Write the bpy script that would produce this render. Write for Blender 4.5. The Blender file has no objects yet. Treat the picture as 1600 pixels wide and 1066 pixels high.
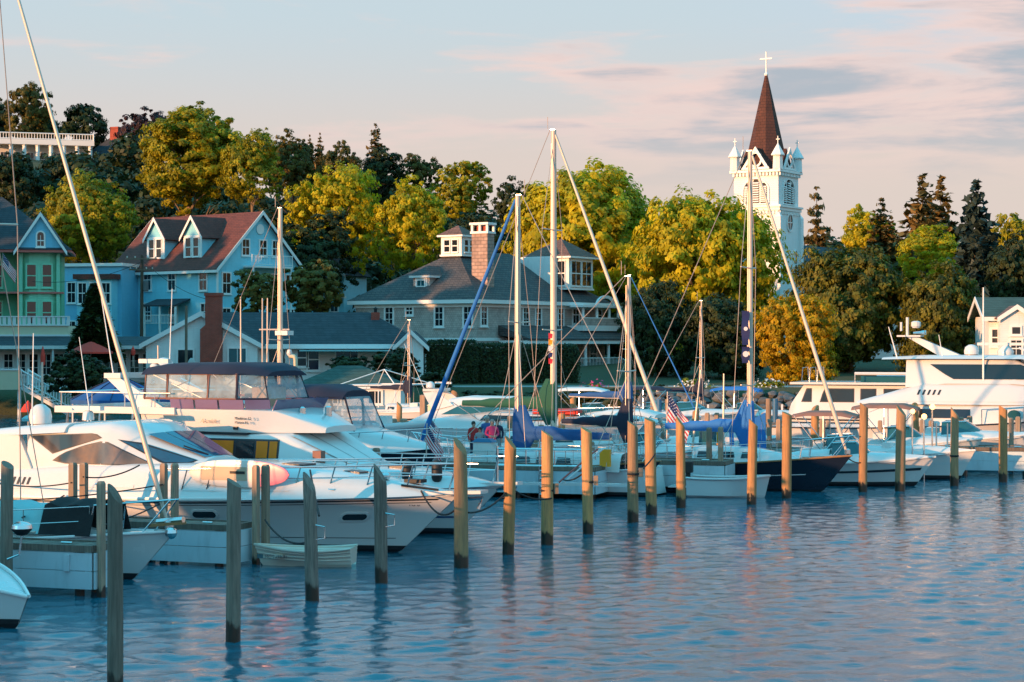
import bpy, bmesh, math, random
import numpy as np
from mathutils import Vector, Matrix

# ------------------------------------------------------------------ scene, camera, sky, sun
R = math.radians
scene = bpy.context.scene
COL = scene.collection
FPX, CAMH = 3111.0, 5.0                      # focal length in photo pixels, eye height over the water

cam_d = bpy.data.cameras.new('camera')
cam_d.lens, cam_d.sensor_width = 70.0, 36.0
cam_d.clip_start, cam_d.clip_end = 0.5, 6000
cam = bpy.data.objects.new('camera', cam_d)
cam.location = (0, 0, CAMH)
cam.rotation_euler = (R(90), 0, 0)
COL.objects.link(cam)
scene.camera = cam

SUN_AZ, SUN_EL = R(52), R(7)                 # sun low, behind the viewer's left shoulder
LX, LY = math.sin(SUN_AZ), math.cos(SUN_AZ)  # the way the light travels over the ground

world = bpy.data.worlds.new('World')
scene.world = world
world.use_nodes = True
wn, wl = world.node_tree.nodes, world.node_tree.links
wn.clear()
w_out = wn.new('ShaderNodeOutputWorld')
w_bg = wn.new('ShaderNodeBackground')
w_bg.inputs['Strength'].default_value = 0.15
sky = wn.new('ShaderNodeTexSky')
sky.sky_type = 'NISHITA'
sky.sun_disc = False
sky.sun_elevation = SUN_EL
sky.sun_rotation = R(180) + SUN_AZ
sky.altitude = 0
sky.air_density, sky.dust_density, sky.ozone_density = 1.0, 1.2, 3.0


def wmath(op, a, b=None, clamp=False):
    n = wn.new('ShaderNodeMath')
    n.operation = op
    n.use_clamp = clamp
    for i, v in enumerate((a, b)):
        if v is None:
            continue
        if isinstance(v, (int, float)):
            n.inputs[i].default_value = v
        else:
            wl.new(v, n.inputs[i])
    return n.outputs[0]


def wmix(fac, a, b, mode='MIX'):
    n = wn.new('ShaderNodeMix')
    n.data_type = 'RGBA'
    n.blend_type = mode
    for k, v in ((0, fac), (6, a), (7, b)):
        if isinstance(v, (int, float)):
            n.inputs[k].default_value = v
        elif isinstance(v, tuple):
            n.inputs[k].default_value = (*v, 1)
        else:
            wl.new(v, n.inputs[k])
    return n.outputs[2]


CLOUD_SEED = 6.1
tc = wn.new('ShaderNodeTexCoord')
sep = wn.new('ShaderNodeSeparateXYZ')
wl.new(tc.outputs['Generated'], sep.inputs[0])
zz = wmath('MAXIMUM', sep.outputs[2], 0.0)


def wvec(sx, sz):
    """Sky direction stretched so that cloud forms lie long and low."""
    c = wn.new('ShaderNodeCombineXYZ')
    wl.new(wmath('MULTIPLY', sep.outputs[0], sx), c.inputs[0])
    wl.new(wmath('MULTIPLY', sep.outputs[1], sx), c.inputs[1])
    wl.new(wmath('MULTIPLY', zz, sz), c.inputs[2])
    return c.outputs[0]


def wnoise(vec, detail, rough, dist=0.0, off=0.0):
    n = wn.new('ShaderNodeTexNoise')
    n.noise_dimensions = '4D'
    n.inputs['W'].default_value = off
    n.inputs['Scale'].default_value = 1.0
    n.inputs['Detail'].default_value = detail
    n.inputs['Roughness'].default_value = rough
    n.inputs['Distortion'].default_value = dist
    wl.new(vec, n.inputs[0])
    return n.outputs[0]


def wramp(v, stops):
    n = wn.new('ShaderNodeValToRGB')
    cr = n.color_ramp
    cr.interpolation = 'EASE'
    while len(cr.elements) < len(stops):
        cr.elements.new(0.5)
    for e, (p, c) in zip(cr.elements, stops):
        e.position = p
        e.color = (*c, 1) if isinstance(c, tuple) else (c, c, c, 1)
    wl.new(v, n.inputs[0])
    return n.outputs[0]


big = wnoise(wvec(2.6, 11.0), 2, 0.5, 0.0, CLOUD_SEED)
fine = wnoise(wvec(8.5, 58.0), 7, 0.56, 0.35, CLOUD_SEED + 3.0)
dens = wmath('ADD', wmath('MULTIPLY', big, 0.62), wmath('MULTIPLY', fine, 0.5))
deck = wramp(zz, [(0.068, 0.0), (0.115, 1.0), (0.22, 1.0), (0.42, 0.12)])      # evening cloud lies in a low belt, thinning overhead
cover = wmath('MULTIPLY', wramp(dens, [(0.535, 0.0), (0.63, 1.0)]), deck)
body = wramp(wmath('ADD', dens, wmath('MULTIPLY', wnoise(wvec(14.0, 80.0), 4, 0.55, 0.3, CLOUD_SEED + 7.0), 0.14)), [(0.655, 0.0), (0.76, 1.0)])
# evening sky: the physical sky, a warm haze low over the horizon all round, thin cloud bands above
clear = wmix(1.0, sky.outputs[0], (0.2, 0.80, 1.0), 'MULTIPLY')
clear = wmix(1.0, clear, (0.34, 2.1, 3.05), 'LIGHTEN')        # even blue floor overhead, added to brighten the shade
haze_f = wramp(zz, [(0.0, 1.0), (0.08, 0.97), (0.17, 0.7), (0.32, 0.1), (0.5, 0.0)])
clear = wmix(wmath('MULTIPLY', haze_f, 0.97), clear, (2.0, 1.6, 1.38))
cloud = wmix(body, (2.3, 1.74, 1.6), (1.12, 1.26, 1.42))
cl = wmix(wmath('MULTIPLY', cover, 0.92), clear, cloud)
wl.new(cl, w_bg.inputs['Color'])
wl.new(w_bg.outputs[0], w_out.inputs['Surface'])

sun_d = bpy.data.lights.new('sun', 'SUN')
sun_d.energy = 2.7
sun_d.angle = R(0.6)
sun_d.color = (1.0, 0.49, 0.22)
sun = bpy.data.objects.new('sun', sun_d)
sun.rotation_euler = Vector((LX * math.cos(SUN_EL), LY * math.cos(SUN_EL), -math.sin(SUN_EL))).to_track_quat('-Z', 'Y').to_euler()
sun.location = (-60, -50, 40)
COL.objects.link(sun)

scene.view_settings.view_transform = 'Standard'
scene.view_settings.look = 'None'
scene.view_settings.exposure = 1.38
scene.view_settings.gamma = 1.0
scene.view_settings.use_curve_mapping = False
scene.render.engine = 'CYCLES'
scene.cycles.max_bounces = 6
scene.cycles.transparent_max_bounces = 8
scene.cycles.caustics_reflective = False
scene.cycles.caustics_refractive = False
scene.cycles.sample_clamp_indirect = 6.0

random.seed(7)
rng = np.random.default_rng(11)


# ------------------------------------------------------------------ helpers
def P(px, py, Y):
    """A point of the place: photo pixel plus its distance in metres."""
    return Vector(((px - 800) / FPX * Y, Y, CAMH + (533 - py) / FPX * Y))


def PX(px, Y): return (px - 800) / FPX * Y
def PZ(py, Y): return CAMH + (533 - py) / FPX * Y


class MB:
    """Collects shapes that become ONE mesh object."""

    def __init__(s):
        s.v, s.f = [], []

    def add(s, vs, fs):
        o = len(s.v)
        s.v += [tuple(v) for v in vs]
        s.f += [tuple(i + o for i in f) for f in fs]
        return s

    def box(s, x0, x1, y0, y1, z0, z1):
        return s.add([(x0, y0, z0), (x1, y0, z0), (x1, y1, z0), (x0, y1, z0), (x0, y0, z1), (x1, y0, z1), (x1, y1, z1), (x0, y1, z1)],
                     [(0, 3, 2, 1), (4, 5, 6, 7), (0, 1, 5, 4), (1, 2, 6, 5), (2, 3, 7, 6), (3, 0, 4, 7)])

    def hexa(s, lo, hi):
        return s.add(list(lo) + list(hi), [(0, 3, 2, 1), (4, 5, 6, 7), (0, 1, 5, 4), (1, 2, 6, 5), (2, 3, 7, 6), (3, 0, 4, 7)])

    def prism(s, pts, d):
        """Polygon (3-D points) swept by the vector d."""
        n = len(pts)
        a = [Vector(p) for p in pts]
        b = [p + Vector(d) for p in a]
        return s.add(a + b, [tuple(range(n))[::-1], tuple(range(n, 2 * n))] + [(i, (i + 1) % n, n + (i + 1) % n, n + i) for i in range(n)])

    def poly(s, pts):
        return s.add(pts, [tuple(range(len(pts)))])

    def tube(s, pts, r, n=6, cap=True):
        pts = [Vector(p) for p in pts]
        if isinstance(r, (int, float)):
            r = [r] * len(pts)
        vs, fs = [], []
        for i, p in enumerate(pts):
            d = (pts[min(i + 1, len(pts) - 1)] - pts[max(i - 1, 0)]).normalized()
            u = d.cross(Vector((0, 0, 1)))
            if u.length < 1e-3:
                u = d.cross(Vector((0, 1, 0)))
            u.normalize()
            w = d.cross(u)
            for k in range(n):
                a = 2 * math.pi * k / n
                vs.append(p + (u * math.cos(a) + w * math.sin(a)) * r[i])
        for i in range(len(pts) - 1):
            for k in range(n):
                fs.append((i * n + k, i * n + (k + 1) % n, (i + 1) * n + (k + 1) % n, (i + 1) * n + k))
        if cap:
            fs.append(tuple(range(n))[::-1])
            fs.append(tuple(range((len(pts) - 1) * n, len(pts) * n)))
        return s.add(vs, fs)

    def loft(s, rings, closed=True, caps=True):
        n = len(rings[0])
        vs = [p for r in rings for p in r]
        fs = []
        for i in range(len(rings) - 1):
            for k in range(n if closed else n - 1):
                fs.append((i * n + k, i * n + (k + 1) % n, (i + 1) * n + (k + 1) % n, (i + 1) * n + k))
        if caps and closed:
            fs.append(tuple(range(n))[::-1])
            fs.append(tuple(range((len(rings) - 1) * n, len(rings) * n)))
        return s.add(vs, fs)

    def lathe(s, prof, c=(0, 0, 0), n=12):
        """(radius, z) profile turned about the vertical through c."""
        return s.loft([[(c[0] + r * math.cos(2 * math.pi * k / n), c[1] + r * math.sin(2 * math.pi * k / n), c[2] + z) for k in range(n)] for r, z in prof])

    def ball(s, c, r, n=10, m=6, sz=1.0):
        return s.lathe([(max(1e-3, r * math.sin(math.pi * j / m)), -r * sz * math.cos(math.pi * j / m)) for j in range(m + 1)], c, n)

    def mesh(s, name, m=None, smooth=None):
        me = bpy.data.meshes.new(name)
        me.from_pydata(s.v, [], s.f)
        me.update()
        if m:
            me.materials.append(M[m] if isinstance(m, str) else m)
        bm = bmesh.new()
        bm.from_mesh(me)
        bmesh.ops.recalc_face_normals(bm, faces=bm.faces)
        bm.to_mesh(me)
        bm.free()
        if smooth:
            me.polygons.foreach_set('use_smooth', [True] * len(me.polygons))
            me.set_sharp_from_angle(angle=R(smooth))
        return me

    def build(s, name, m, parent=None, smooth=None, loc=None, rz=0, label=None):
        return link(name, s.mesh(name, m, smooth), parent, loc, rz, label)


def link(name, me, parent=None, loc=None, rz=0, label=None):
    o = bpy.data.objects.new(name, me)
    COL.objects.link(o)
    if parent:
        o.parent = parent
    if loc is not None:
        o.location = loc
    if rz:
        o.rotation_euler = (0, 0, rz)
    if label:
        o['label'] = label
    return o


def tag(o, label, cat, group=None):
    o['label'] = label
    o['category'] = cat
    if group:
        o['group'] = group
    return o


def thing(name, label, cat, loc=(0, 0, 0), rz=0, group=None):
    o = bpy.data.objects.new(name, None)
    o.empty_display_size = 0.2
    COL.objects.link(o)
    o.location = loc
    o.rotation_euler = (0, 0, rz)
    return tag(o, label, cat, group)


def copy_tree(root, loc, rz=0, scale=None, label=None, group=None):
    """A thing with copies of its parts and sub-parts, mesh data shared."""
    r = root.copy()
    COL.objects.link(r)
    r.location = loc
    r.rotation_euler = (0, 0, rz)
    if scale:
        r.scale = scale
    if label:
        r['label'] = label
    if group:
        r['group'] = group
    for ch in list(root.children):
        c = ch.copy()
        COL.objects.link(c)
        c.parent = r
        for g in list(ch.children):
            d = g.copy()
            COL.objects.link(d)
            d.parent = c
    return r


# ------------------------------------------------------------------ materials
M = {}


class NT:
    def __init__(s, name):
        s.m = bpy.data.materials.new(name)
        s.m.use_nodes = True
        s.n, s.l = s.m.node_tree.nodes, s.m.node_tree.links
        s.b = s.n['Principled BSDF']
        s.tc = s.n.new('ShaderNodeTexCoord')
        M[name] = s.m

    def sock(s, node, i, v):
        if v is None:
            return
        if isinstance(v, (int, float)):
            node.inputs[i].default_value = v
        elif isinstance(v, tuple):
            node.inputs[i].default_value = (*v, 1) if len(v) == 3 and node.inputs[i].type == 'RGBA' else v
        else:
            s.l.new(v, node.inputs[i])

    def map(s, scale=(1, 1, 1), rot=(0, 0, 0), src='Object'):
        n = s.n.new('ShaderNodeMapping')
        n.inputs['Scale'].default_value = scale
        n.inputs['Rotation'].default_value = rot
        s.l.new(s.tc.outputs[src], n.inputs[0])
        return n.outputs[0]

    def noise(s, vec, scale, detail=4, rough=0.55, dist=0.0):
        n = s.n.new('ShaderNodeTexNoise')
        s.l.new(vec, n.inputs['Vector'])
        n.inputs['Scale'].default_value = scale
        n.inputs['Detail'].default_value = detail
        n.inputs['Roughness'].default_value = rough
        n.inputs['Distortion'].default_value = dist
        return n.outputs[0]

    def math(s, op, a, b=None, clamp=False):
        n = s.n.new('ShaderNodeMath')
        n.operation = op
        n.use_clamp = clamp
        s.sock(n, 0, a)
        s.sock(n, 1, b)
        return n.outputs[0]

    def mix(s, fac, a, b, mode='MIX'):
        n = s.n.new('ShaderNodeMix')
        n.data_type = 'RGBA'
        n.blend_type = mode
        s.sock(n, 0, fac)
        s.sock(n, 6, a)
        s.sock(n, 7, b)
        return n.outputs[2]

    def ramp(s, v, stops):
        n = s.n.new('ShaderNodeValToRGB')
        cr = n.color_ramp
        while len(cr.elements) < len(stops):
            cr.elements.new(0.5)
        for e, (p, c) in zip(cr.elements, stops):
            e.position = p
            e.color = (*c, 1) if isinstance(c, tuple) else (c, c, c, 1)
        s.l.new(v, n.inputs[0])
        return n.outputs[0]

    def bump(s, h, strength=0.3, dist=0.02):
        n = s.n.new('ShaderNodeBump')
        n.inputs['Strength'].default_value = strength
        n.inputs['Distance'].default_value = dist
        s.l.new(h, n.inputs['Height'])
        s.l.new(n.outputs[0], s.b.inputs['Normal'])

    def set(s, col=None, rough=None, metal=None, spec=None, coat=None):
        s.sock(s.b, 'Base Color', col)
        s.sock(s.b, 'Roughness', rough)
        s.sock(s.b, 'Metallic', metal)
        s.sock(s.b, 'Specular IOR Level', spec)
        s.sock(s.b, 'Coat Weight', coat)


def dk(c, f): return tuple(min(1, x * f) for x in c)


def mat(name, col, rough=0.5, var=0.12, scale=2.0, bump=0.0, metal=0.0, spec=0.5, coat=0.0, grime=0.0):
    t = NT(name)
    n = t.noise(t.map(), scale, 5)
    c = t.mix(n, dk(col, 1 - var), dk(col, 1 + var))
    if grime:
        g = t.ramp(t.noise(t.map((1.5, 1.5, 0.35)), 3.0, 6, 0.65), [(0.5, 0.0), (0.75, grime)])
        c = t.mix(g, c, dk(col, 0.45))
    t.set(c, t.math('ADD', t.math('MULTIPLY', n, 0.16), rough - 0.08, True), metal, spec, coat)
    if bump:
        t.bump(t.noise(t.map(), scale * 6, 4), bump, 0.02)
    return t.m


def siding(name, col, pitch=0.16, var=0.1):
    t = NT(name)
    sp = t.n.new('ShaderNodeSeparateXYZ')
    t.l.new(t.tc.outputs['Object'], sp.inputs[0])
    fr = t.math('FRACT', t.math('DIVIDE', sp.outputs[2], pitch))
    n = t.noise(t.map((1, 1, 3)), 1.4, 6, 0.6)
    c = t.mix(n, dk(col, 1 - var), dk(col, 1 + var))
    st = t.ramp(t.noise(t.map((2.2, 2.2, 0.25)), 2.2, 5), [(0.52, 0.0), (0.8, 0.3)])
    c = t.mix(st, c, dk(col, 0.6))
    t.set(c, 0.55)
    t.bump(t.math('SUBTRACT', 1.0, fr), 0.6, 0.03)
    return t.m


def bricks(name, c1, c2, mortar, w=0.3, h=0.1, bump=0.4, ms=0.012, rough=0.85):
    t = NT(name)
    sp = t.n.new('ShaderNodeSeparateXYZ')
    t.l.new(t.tc.outputs['Object'], sp.inputs[0])
    cb = t.n.new('ShaderNodeCombineXYZ')
    t.l.new(t.math('ADD', sp.outputs[0], sp.outputs[1]), cb.inputs[0])
    t.l.new(sp.outputs[2], cb.inputs[1])
    b = t.n.new('ShaderNodeTexBrick')
    t.l.new(cb.outputs[0], b.inputs['Vector'])
    b.inputs['Color1'].default_value = (*c1, 1)
    b.inputs['Color2'].default_value = (*c2, 1)
    b.inputs['Mortar'].default_value = (*mortar, 1)
    b.inputs['Scale'].default_value = 1.0
    b.inputs['Mortar Size'].default_value = ms
    b.inputs['Brick Width'].default_value = w
    b.inputs['Row Height'].default_value = h
    n = t.noise(t.map(), 1.3, 6, 0.6)
    t.set(t.mix(0.75, b.outputs[0], t.ramp(n, [(0.25, 0.45), (0.75, 1.0)]), 'MULTIPLY'), rough)
    t.bump(t.math('SUBTRACT', 1.0, b.outputs[1]), bump, 0.02)
    return t.m


def wood(name, col, dark, rough=0.8, wet=None, bump=0.5):
    t = NT(name)
    g = t.noise(t.map((9, 9, 0.7)), 2.2, 8, 0.62, 0.4)
    k = t.noise(t.map((2, 2, 0.8)), 1.6, 4)
    c = t.mix(t.ramp(g, [(0.36, 0.0), (0.64, 1.0)]), dark, col)
    c = t.mix(t.ramp(k, [(0.5, 0.0), (0.72, 0.55)]), c, dk(dark, 0.8))
    oi = t.n.new('ShaderNodeObjectInfo')
    c = t.mix(t.ramp(oi.outputs['Random'], [(0.2, 0.0), (0.95, 0.5)]), c, t.mix(g, (0.15, 0.12, 0.085), (0.33, 0.26, 0.19)))
    c = t.mix(1.0, c, t.ramp(t.math('FRACT', t.math('MULTIPLY', oi.outputs['Random'], 7.3)), [(0.0, 0.75), (1.0, 1.1)]), 'MULTIPLY')
    ro = rough
    if wet is not None:
        sp = t.n.new('ShaderNodeSeparateXYZ')
        t.l.new(t.tc.outputs['Object'], sp.inputs[0])
        wv = t.math('ADD', sp.outputs[2], t.math('MULTIPLY', t.noise(t.map((2, 2, 0.6)), 3), 0.5))
        wet = wet + 0.2
        wm = t.ramp(wv, [(wet, 1.0), (wet + 0.06, 0.0)])
        c = t.mix(wm, c, (0.022, 0.02, 0.014))
        ro = t.math('SUBTRACT', rough, t.math('MULTIPLY', wm, 0.5))
    t.set(c, ro)
    t.bump(g, bump, 0.012)
    return t.m


def leafmat(name, c_lo, c_hi, trans=0.25):
    t = NT(name)
    a = t.n.new('ShaderNodeAttribute')
    a.attribute_name = 'tint'
    c = t.mix(a.outputs['Fac'], c_lo, c_hi)
    t.set(c, 0.55, spec=0.25)
    tr = t.n.new('ShaderNodeBsdfTranslucent')
    t.l.new(t.mix(0.5, c, dk(c_hi, 1.3)), tr.inputs[0])
    mx = t.n.new('ShaderNodeMixShader')
    mx.inputs[0].default_value = trans
    t.l.new(t.b.outputs[0], mx.inputs[1])
    t.l.new(tr.outputs[0], mx.inputs[2])
    t.l.new(mx.outputs[0], t.n['Material Output'].inputs[0])
    return t.m


mat('white_paint', (0.78, 0.78, 0.76), 0.5, 0.06, 3, 0.05, grime=0.25)
mat('white_trim', (0.8, 0.8, 0.78), 0.45, 0.05, 4)
mat('gelcoat', (0.66, 0.65, 0.635), 0.24, 0.03, 0.8, coat=0.4)
mat('gelcoat_grey', (0.62, 0.64, 0.64), 0.25, 0.05, 0.8, coat=0.3)
mat('cream_gel', (0.68, 0.6, 0.5), 0.35, 0.05, 2, coat=0.2)
mat('cream', (0.72, 0.62, 0.42), 0.6, 0.1, 2)
mat('navy_hull', (0.012, 0.016, 0.03), 0.15, 0.2, 1.0, coat=0.4)
mat('bottom_paint', (0.012, 0.014, 0.018), 0.6, 0.3, 3)
mat('stripe_dark', (0.02, 0.025, 0.035), 0.35, 0.1, 3)
mat('stripe_blue', (0.03, 0.08, 0.2), 0.35, 0.1, 3)
mat('navy_canvas', (0.016, 0.02, 0.045), 0.85, 0.25, 3, 0.3)
mat('blue_canvas', (0.014, 0.085, 0.26), 0.8, 0.25, 3, 0.3)
mat('bright_blue_canvas', (0.02, 0.16, 0.48), 0.8, 0.25, 3, 0.3)
mat('teal_canvas', (0.25, 0.5, 0.52), 0.8, 0.2, 2, 0.35)
mat('green_canvas', (0.012, 0.09, 0.055), 0.85, 0.25, 3, 0.3)
mat('black_canvas', (0.012, 0.012, 0.014), 0.9, 0.3, 3, 0.4)
mat('tan_canvas', (0.26, 0.13, 0.1), 0.85, 0.15, 3, 0.2)
mat('white_canvas', (0.7, 0.7, 0.68), 0.85, 0.1, 3, 0.3)
mat('red_canvas', (0.7, 0.05, 0.03), 0.8, 0.15, 3, 0.2)
mat('steel', (0.7, 0.7, 0.7), 0.22, 0.1, 5, metal=1.0)
mat('spar', (0.62, 0.5, 0.41), 0.42, 0.1, 3, metal=0.1)
mat('wire', (0.55, 0.42, 0.34), 0.4, 0.1, 3, metal=0.4)
mat('rope_dark', (0.02, 0.02, 0.022), 0.9, 0.3, 20, 0.3)
mat('rope_pale', (0.5, 0.46, 0.4), 0.9, 0.2, 20, 0.3)
mat('rubber', (0.015, 0.015, 0.016), 0.6, 0.2, 6)
mat('teak', (0.3, 0.15, 0.06), 0.5, 0.3, 6, 0.2)
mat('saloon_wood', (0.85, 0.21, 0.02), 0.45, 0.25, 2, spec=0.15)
mat('seat_beige', (0.55, 0.4, 0.28), 0.6, 0.1, 3)
mat('yellow_paint', (0.9, 0.33, 0.01), 0.5, 0.15, 3)
mat('red_paint', (0.5, 0.02, 0.02), 0.5, 0.1, 3)
mat('orange_paint', (0.65, 0.12, 0.02), 0.5, 0.1, 3)
mat('pink_board', (0.72, 0.22, 0.31), 0.3, 0.08, 2, coat=0.3)
mat('board_white', (0.75, 0.68, 0.64), 0.35, 0.05, 2, coat=0.3)
mat('tint_purple', (0.2, 0.13, 0.22), 0.12, 0.15, 1.5, spec=0.8)
mat('clear_vinyl', (0.32, 0.42, 0.48), 0.18, 0.3, 1.2, spec=0.6)
mat('glass', (0.016, 0.022, 0.028), 0.06, 0.3, 1.5, spec=0.7)
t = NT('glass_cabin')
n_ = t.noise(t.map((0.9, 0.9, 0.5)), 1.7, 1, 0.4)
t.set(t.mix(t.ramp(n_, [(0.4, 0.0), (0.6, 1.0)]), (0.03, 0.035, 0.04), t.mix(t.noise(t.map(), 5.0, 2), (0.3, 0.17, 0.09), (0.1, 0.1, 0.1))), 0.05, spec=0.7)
mat('glass_teal', (0.02, 0.1, 0.12), 0.05, 0.3, 1.5, spec=0.8)
mat('glass_blue', (0.02, 0.07, 0.14), 0.05, 0.3, 1.5, spec=0.8)
mat('hedge_core', (0.012, 0.016, 0.008), 0.95, 0.3, 3)
mat('dark_interior', (0.02, 0.018, 0.016), 0.7, 0.3, 3)
mat('granite', (0.11, 0.115, 0.12), 0.9, 0.45, 2.5, 0.6)
mat('coral_trim', (0.55, 0.14, 0.12), 0.5, 0.1, 3)
mat('skin', (0.5, 0.27, 0.19), 0.5, 0.08, 8)
mat('hair_dark', (0.03, 0.02, 0.015), 0.7, 0.3, 10)
mat('hair_grey', (0.3, 0.27, 0.24), 0.7, 0.2, 10)
mat('cloth_red', (0.5, 0.03, 0.03), 0.85, 0.15, 10, 0.2)
mat('cloth_pink', (0.75, 0.05, 0.16), 0.85, 0.1, 10, 0.2)
mat('cloth_blue', (0.05, 0.12, 0.32), 0.85, 0.15, 10, 0.2)
mat('cloth_navy', (0.02, 0.025, 0.06), 0.85, 0.15, 10, 0.2)
mat('cloth_grey', (0.3, 0.32, 0.34), 0.85, 0.15, 10, 0.2)
mat('cloth_white', (0.7, 0.7, 0.7), 0.85, 0.08, 10, 0.2)
mat('flag_red', (0.6, 0.03, 0.05), 0.8, 0.1, 8, 0.2)
mat('flag_white', (0.75, 0.73, 0.72), 0.8, 0.05, 8, 0.2)
mat('flag_blue', (0.02, 0.03, 0.12), 0.8, 0.1, 8, 0.2)
mat('dock_blue_box', (0.02, 0.12, 0.25), 0.5, 0.1, 3)
siding('siding_white', (0.75, 0.75, 0.73))
siding('siding_blue', (0.23, 0.62, 0.74))
siding('siding_blue_deep', (0.16, 0.48, 0.66))
siding('siding_green', (0.10, 0.44, 0.26), 0.18)
siding('siding_mint', (0.24, 0.62, 0.42), 0.18)
siding('siding_church', (0.78, 0.78, 0.77), 0.22, 0.05)
siding('fascia', (0.62, 0.66, 0.66), 0.45, 0.06)
mat('fascia_board', (0.5, 0.6, 0.64), 0.55, 0.08, 1.5, 0.1, grime=0.35)
bricks('shingle_wall', (0.66, 0.54, 0.48), (0.52, 0.43, 0.39), (0.3, 0.25, 0.23), 0.22, 0.18, 0.5, 0.01)
bricks('roof_slate', (0.085, 0.08, 0.085), (0.13, 0.11, 0.105), (0.04, 0.04, 0.045), 0.45, 0.2, 0.8, 0.02)
bricks('roof_navy', (0.045, 0.055, 0.07), (0.06, 0.07, 0.085), (0.025, 0.03, 0.04), 0.5, 0.18, 0.6, 0.015)
bricks('roof_maroon', (0.2, 0.058, 0.044), (0.15, 0.045, 0.036), (0.08, 0.025, 0.02), 0.5, 0.18, 0.6, 0.015)
bricks('roof_cedar', (0.26, 0.13, 0.10), (0.2, 0.1, 0.08), (0.09, 0.05, 0.04), 0.35, 0.16, 0.6, 0.015)
bricks('roof_green', (0.05, 0.1, 0.085), (0.06, 0.115, 0.1), (0.03, 0.06, 0.05), 0.5, 0.18, 0.5, 0.015)
bricks('roof_spire', (0.12, 0.042, 0.028), (0.095, 0.034, 0.024), (0.05, 0.02, 0.016), 0.5, 0.3, 0.5, 0.02)
bricks('brick_red', (0.55, 0.07, 0.04), (0.42, 0.055, 0.035), (0.28, 0.14, 0.1), 0.22, 0.075, 0.4, 0.01)
bricks('stone_chimney', (0.55, 0.38, 0.31), (0.4, 0.28, 0.24), (0.27, 0.2, 0.17), 0.6, 0.3, 0.8, 0.03)
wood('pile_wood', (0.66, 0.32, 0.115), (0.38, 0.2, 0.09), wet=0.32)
wood('pile_wood_old_shaded', (0.27, 0.205, 0.165), (0.115, 0.09, 0.075), wet=0.32)  # weathered grey-brown, with the near piles' shade put into the colour too
wood('post_wood', (0.46, 0.31, 0.21), (0.27, 0.19, 0.14), wet=0.2)
wood('deck_wood', (0.22, 0.17, 0.13), (0.11, 0.085, 0.07))
wood('bark', (0.11, 0.075, 0.05), (0.045, 0.032, 0.024), 0.95, bump=0.9)
wood('bark_pale', (0.25, 0.17, 0.1), (0.12, 0.08, 0.05), 0.95, bump=0.9)
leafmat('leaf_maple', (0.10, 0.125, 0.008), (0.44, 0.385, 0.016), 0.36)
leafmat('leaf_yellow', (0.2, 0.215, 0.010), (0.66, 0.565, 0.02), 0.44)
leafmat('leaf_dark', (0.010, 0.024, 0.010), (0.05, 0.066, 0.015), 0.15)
leafmat('leaf_chestnut', (0.022, 0.04, 0.010), (0.2, 0.19, 0.022), 0.3)
leafmat('leaf_olive', (0.05, 0.055, 0.012), (0.17, 0.13, 0.02), 0.25)
leafmat('leaf_orange', (0.2, 0.15, 0.006), (0.66, 0.43, 0.013), 0.42)
leafmat('leaf_copper', (0.022, 0.010, 0.014), (0.06, 0.025, 0.03), 0.1)
leafmat('leaf_conifer', (0.04, 0.05, 0.02), (0.24, 0.16, 0.05), 0.1)
leafmat('leaf_spruce', (0.018, 0.038, 0.034), (0.05, 0.08, 0.07), 0.05)
leafmat('leaf_willow', (0.09, 0.09, 0.02), (0.22, 0.17, 0.035), 0.3)
leafmat('petal_white', (0.6, 0.6, 0.58), (0.75, 0.75, 0.72), 0.2)
leafmat('petal_pink', (0.6, 0.05, 0.2), (0.7, 0.1, 0.3), 0.2)
leafmat('petal_yellow', (0.5, 0.3, 0.02), (0.6, 0.4, 0.04), 0.2)
leafmat('grass_blades', (0.03, 0.05, 0.01), (0.08, 0.1, 0.02), 0.2)

# clear vinyl of the boat enclosures: mostly see-through, glossy, slightly clouded
t = NT('vinyl')
t.set((0.45, 0.55, 0.6), 0.12)
tr = t.n.new('ShaderNodeBsdfTransparent')
mx = t.n.new('ShaderNodeMixShader')
t.l.new(t.ramp(t.noise(t.map(), 2.2, 3), [(0.3, 0.3), (0.7, 0.6)]), mx.inputs[0])
t.l.new(tr.outputs[0], mx.inputs[1])
t.l.new(t.b.outputs[0], mx.inputs[2])
t.l.new(mx.outputs[0], t.n['Material Output'].inputs[0])


# ------------------------------------------------------------------ water and land
def structure(o):
    o['kind'] = 'structure'
    return o


def stuff(o, label, cat=None):
    o['kind'] = 'stuff'
    o['label'] = label
    if cat:
        o['category'] = cat
    return o


def np_mesh(name, v, q, m, smooth=False):
    """Mesh from numpy vertices (n,3) and quads (k,4)."""
    me = bpy.data.meshes.new(name)
    v = np.asarray(v, np.float32)
    q = np.asarray(q, np.int32)
    me.vertices.add(len(v))
    me.vertices.foreach_set('co', v.ravel())
    me.loops.add(q.size)
    me.loops.foreach_set('vertex_index', q.ravel())
    me.polygons.add(len(q))
    me.polygons.foreach_set('loop_start', np.arange(0, q.size, q.shape[1], dtype=np.int32))
    if smooth:
        me.polygons.foreach_set('use_smooth', np.ones(len(q), bool))
    me.materials.append(M[m])
    me.update(calc_edges=True)
    return me


def grid_quads(ny, nx):
    i = np.arange(ny - 1)[:, None] * nx + np.arange(nx - 1)[None, :]
    return np.stack([i, i + 1, i + 1 + nx, i + nx], -1).reshape(-1, 4)


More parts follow.
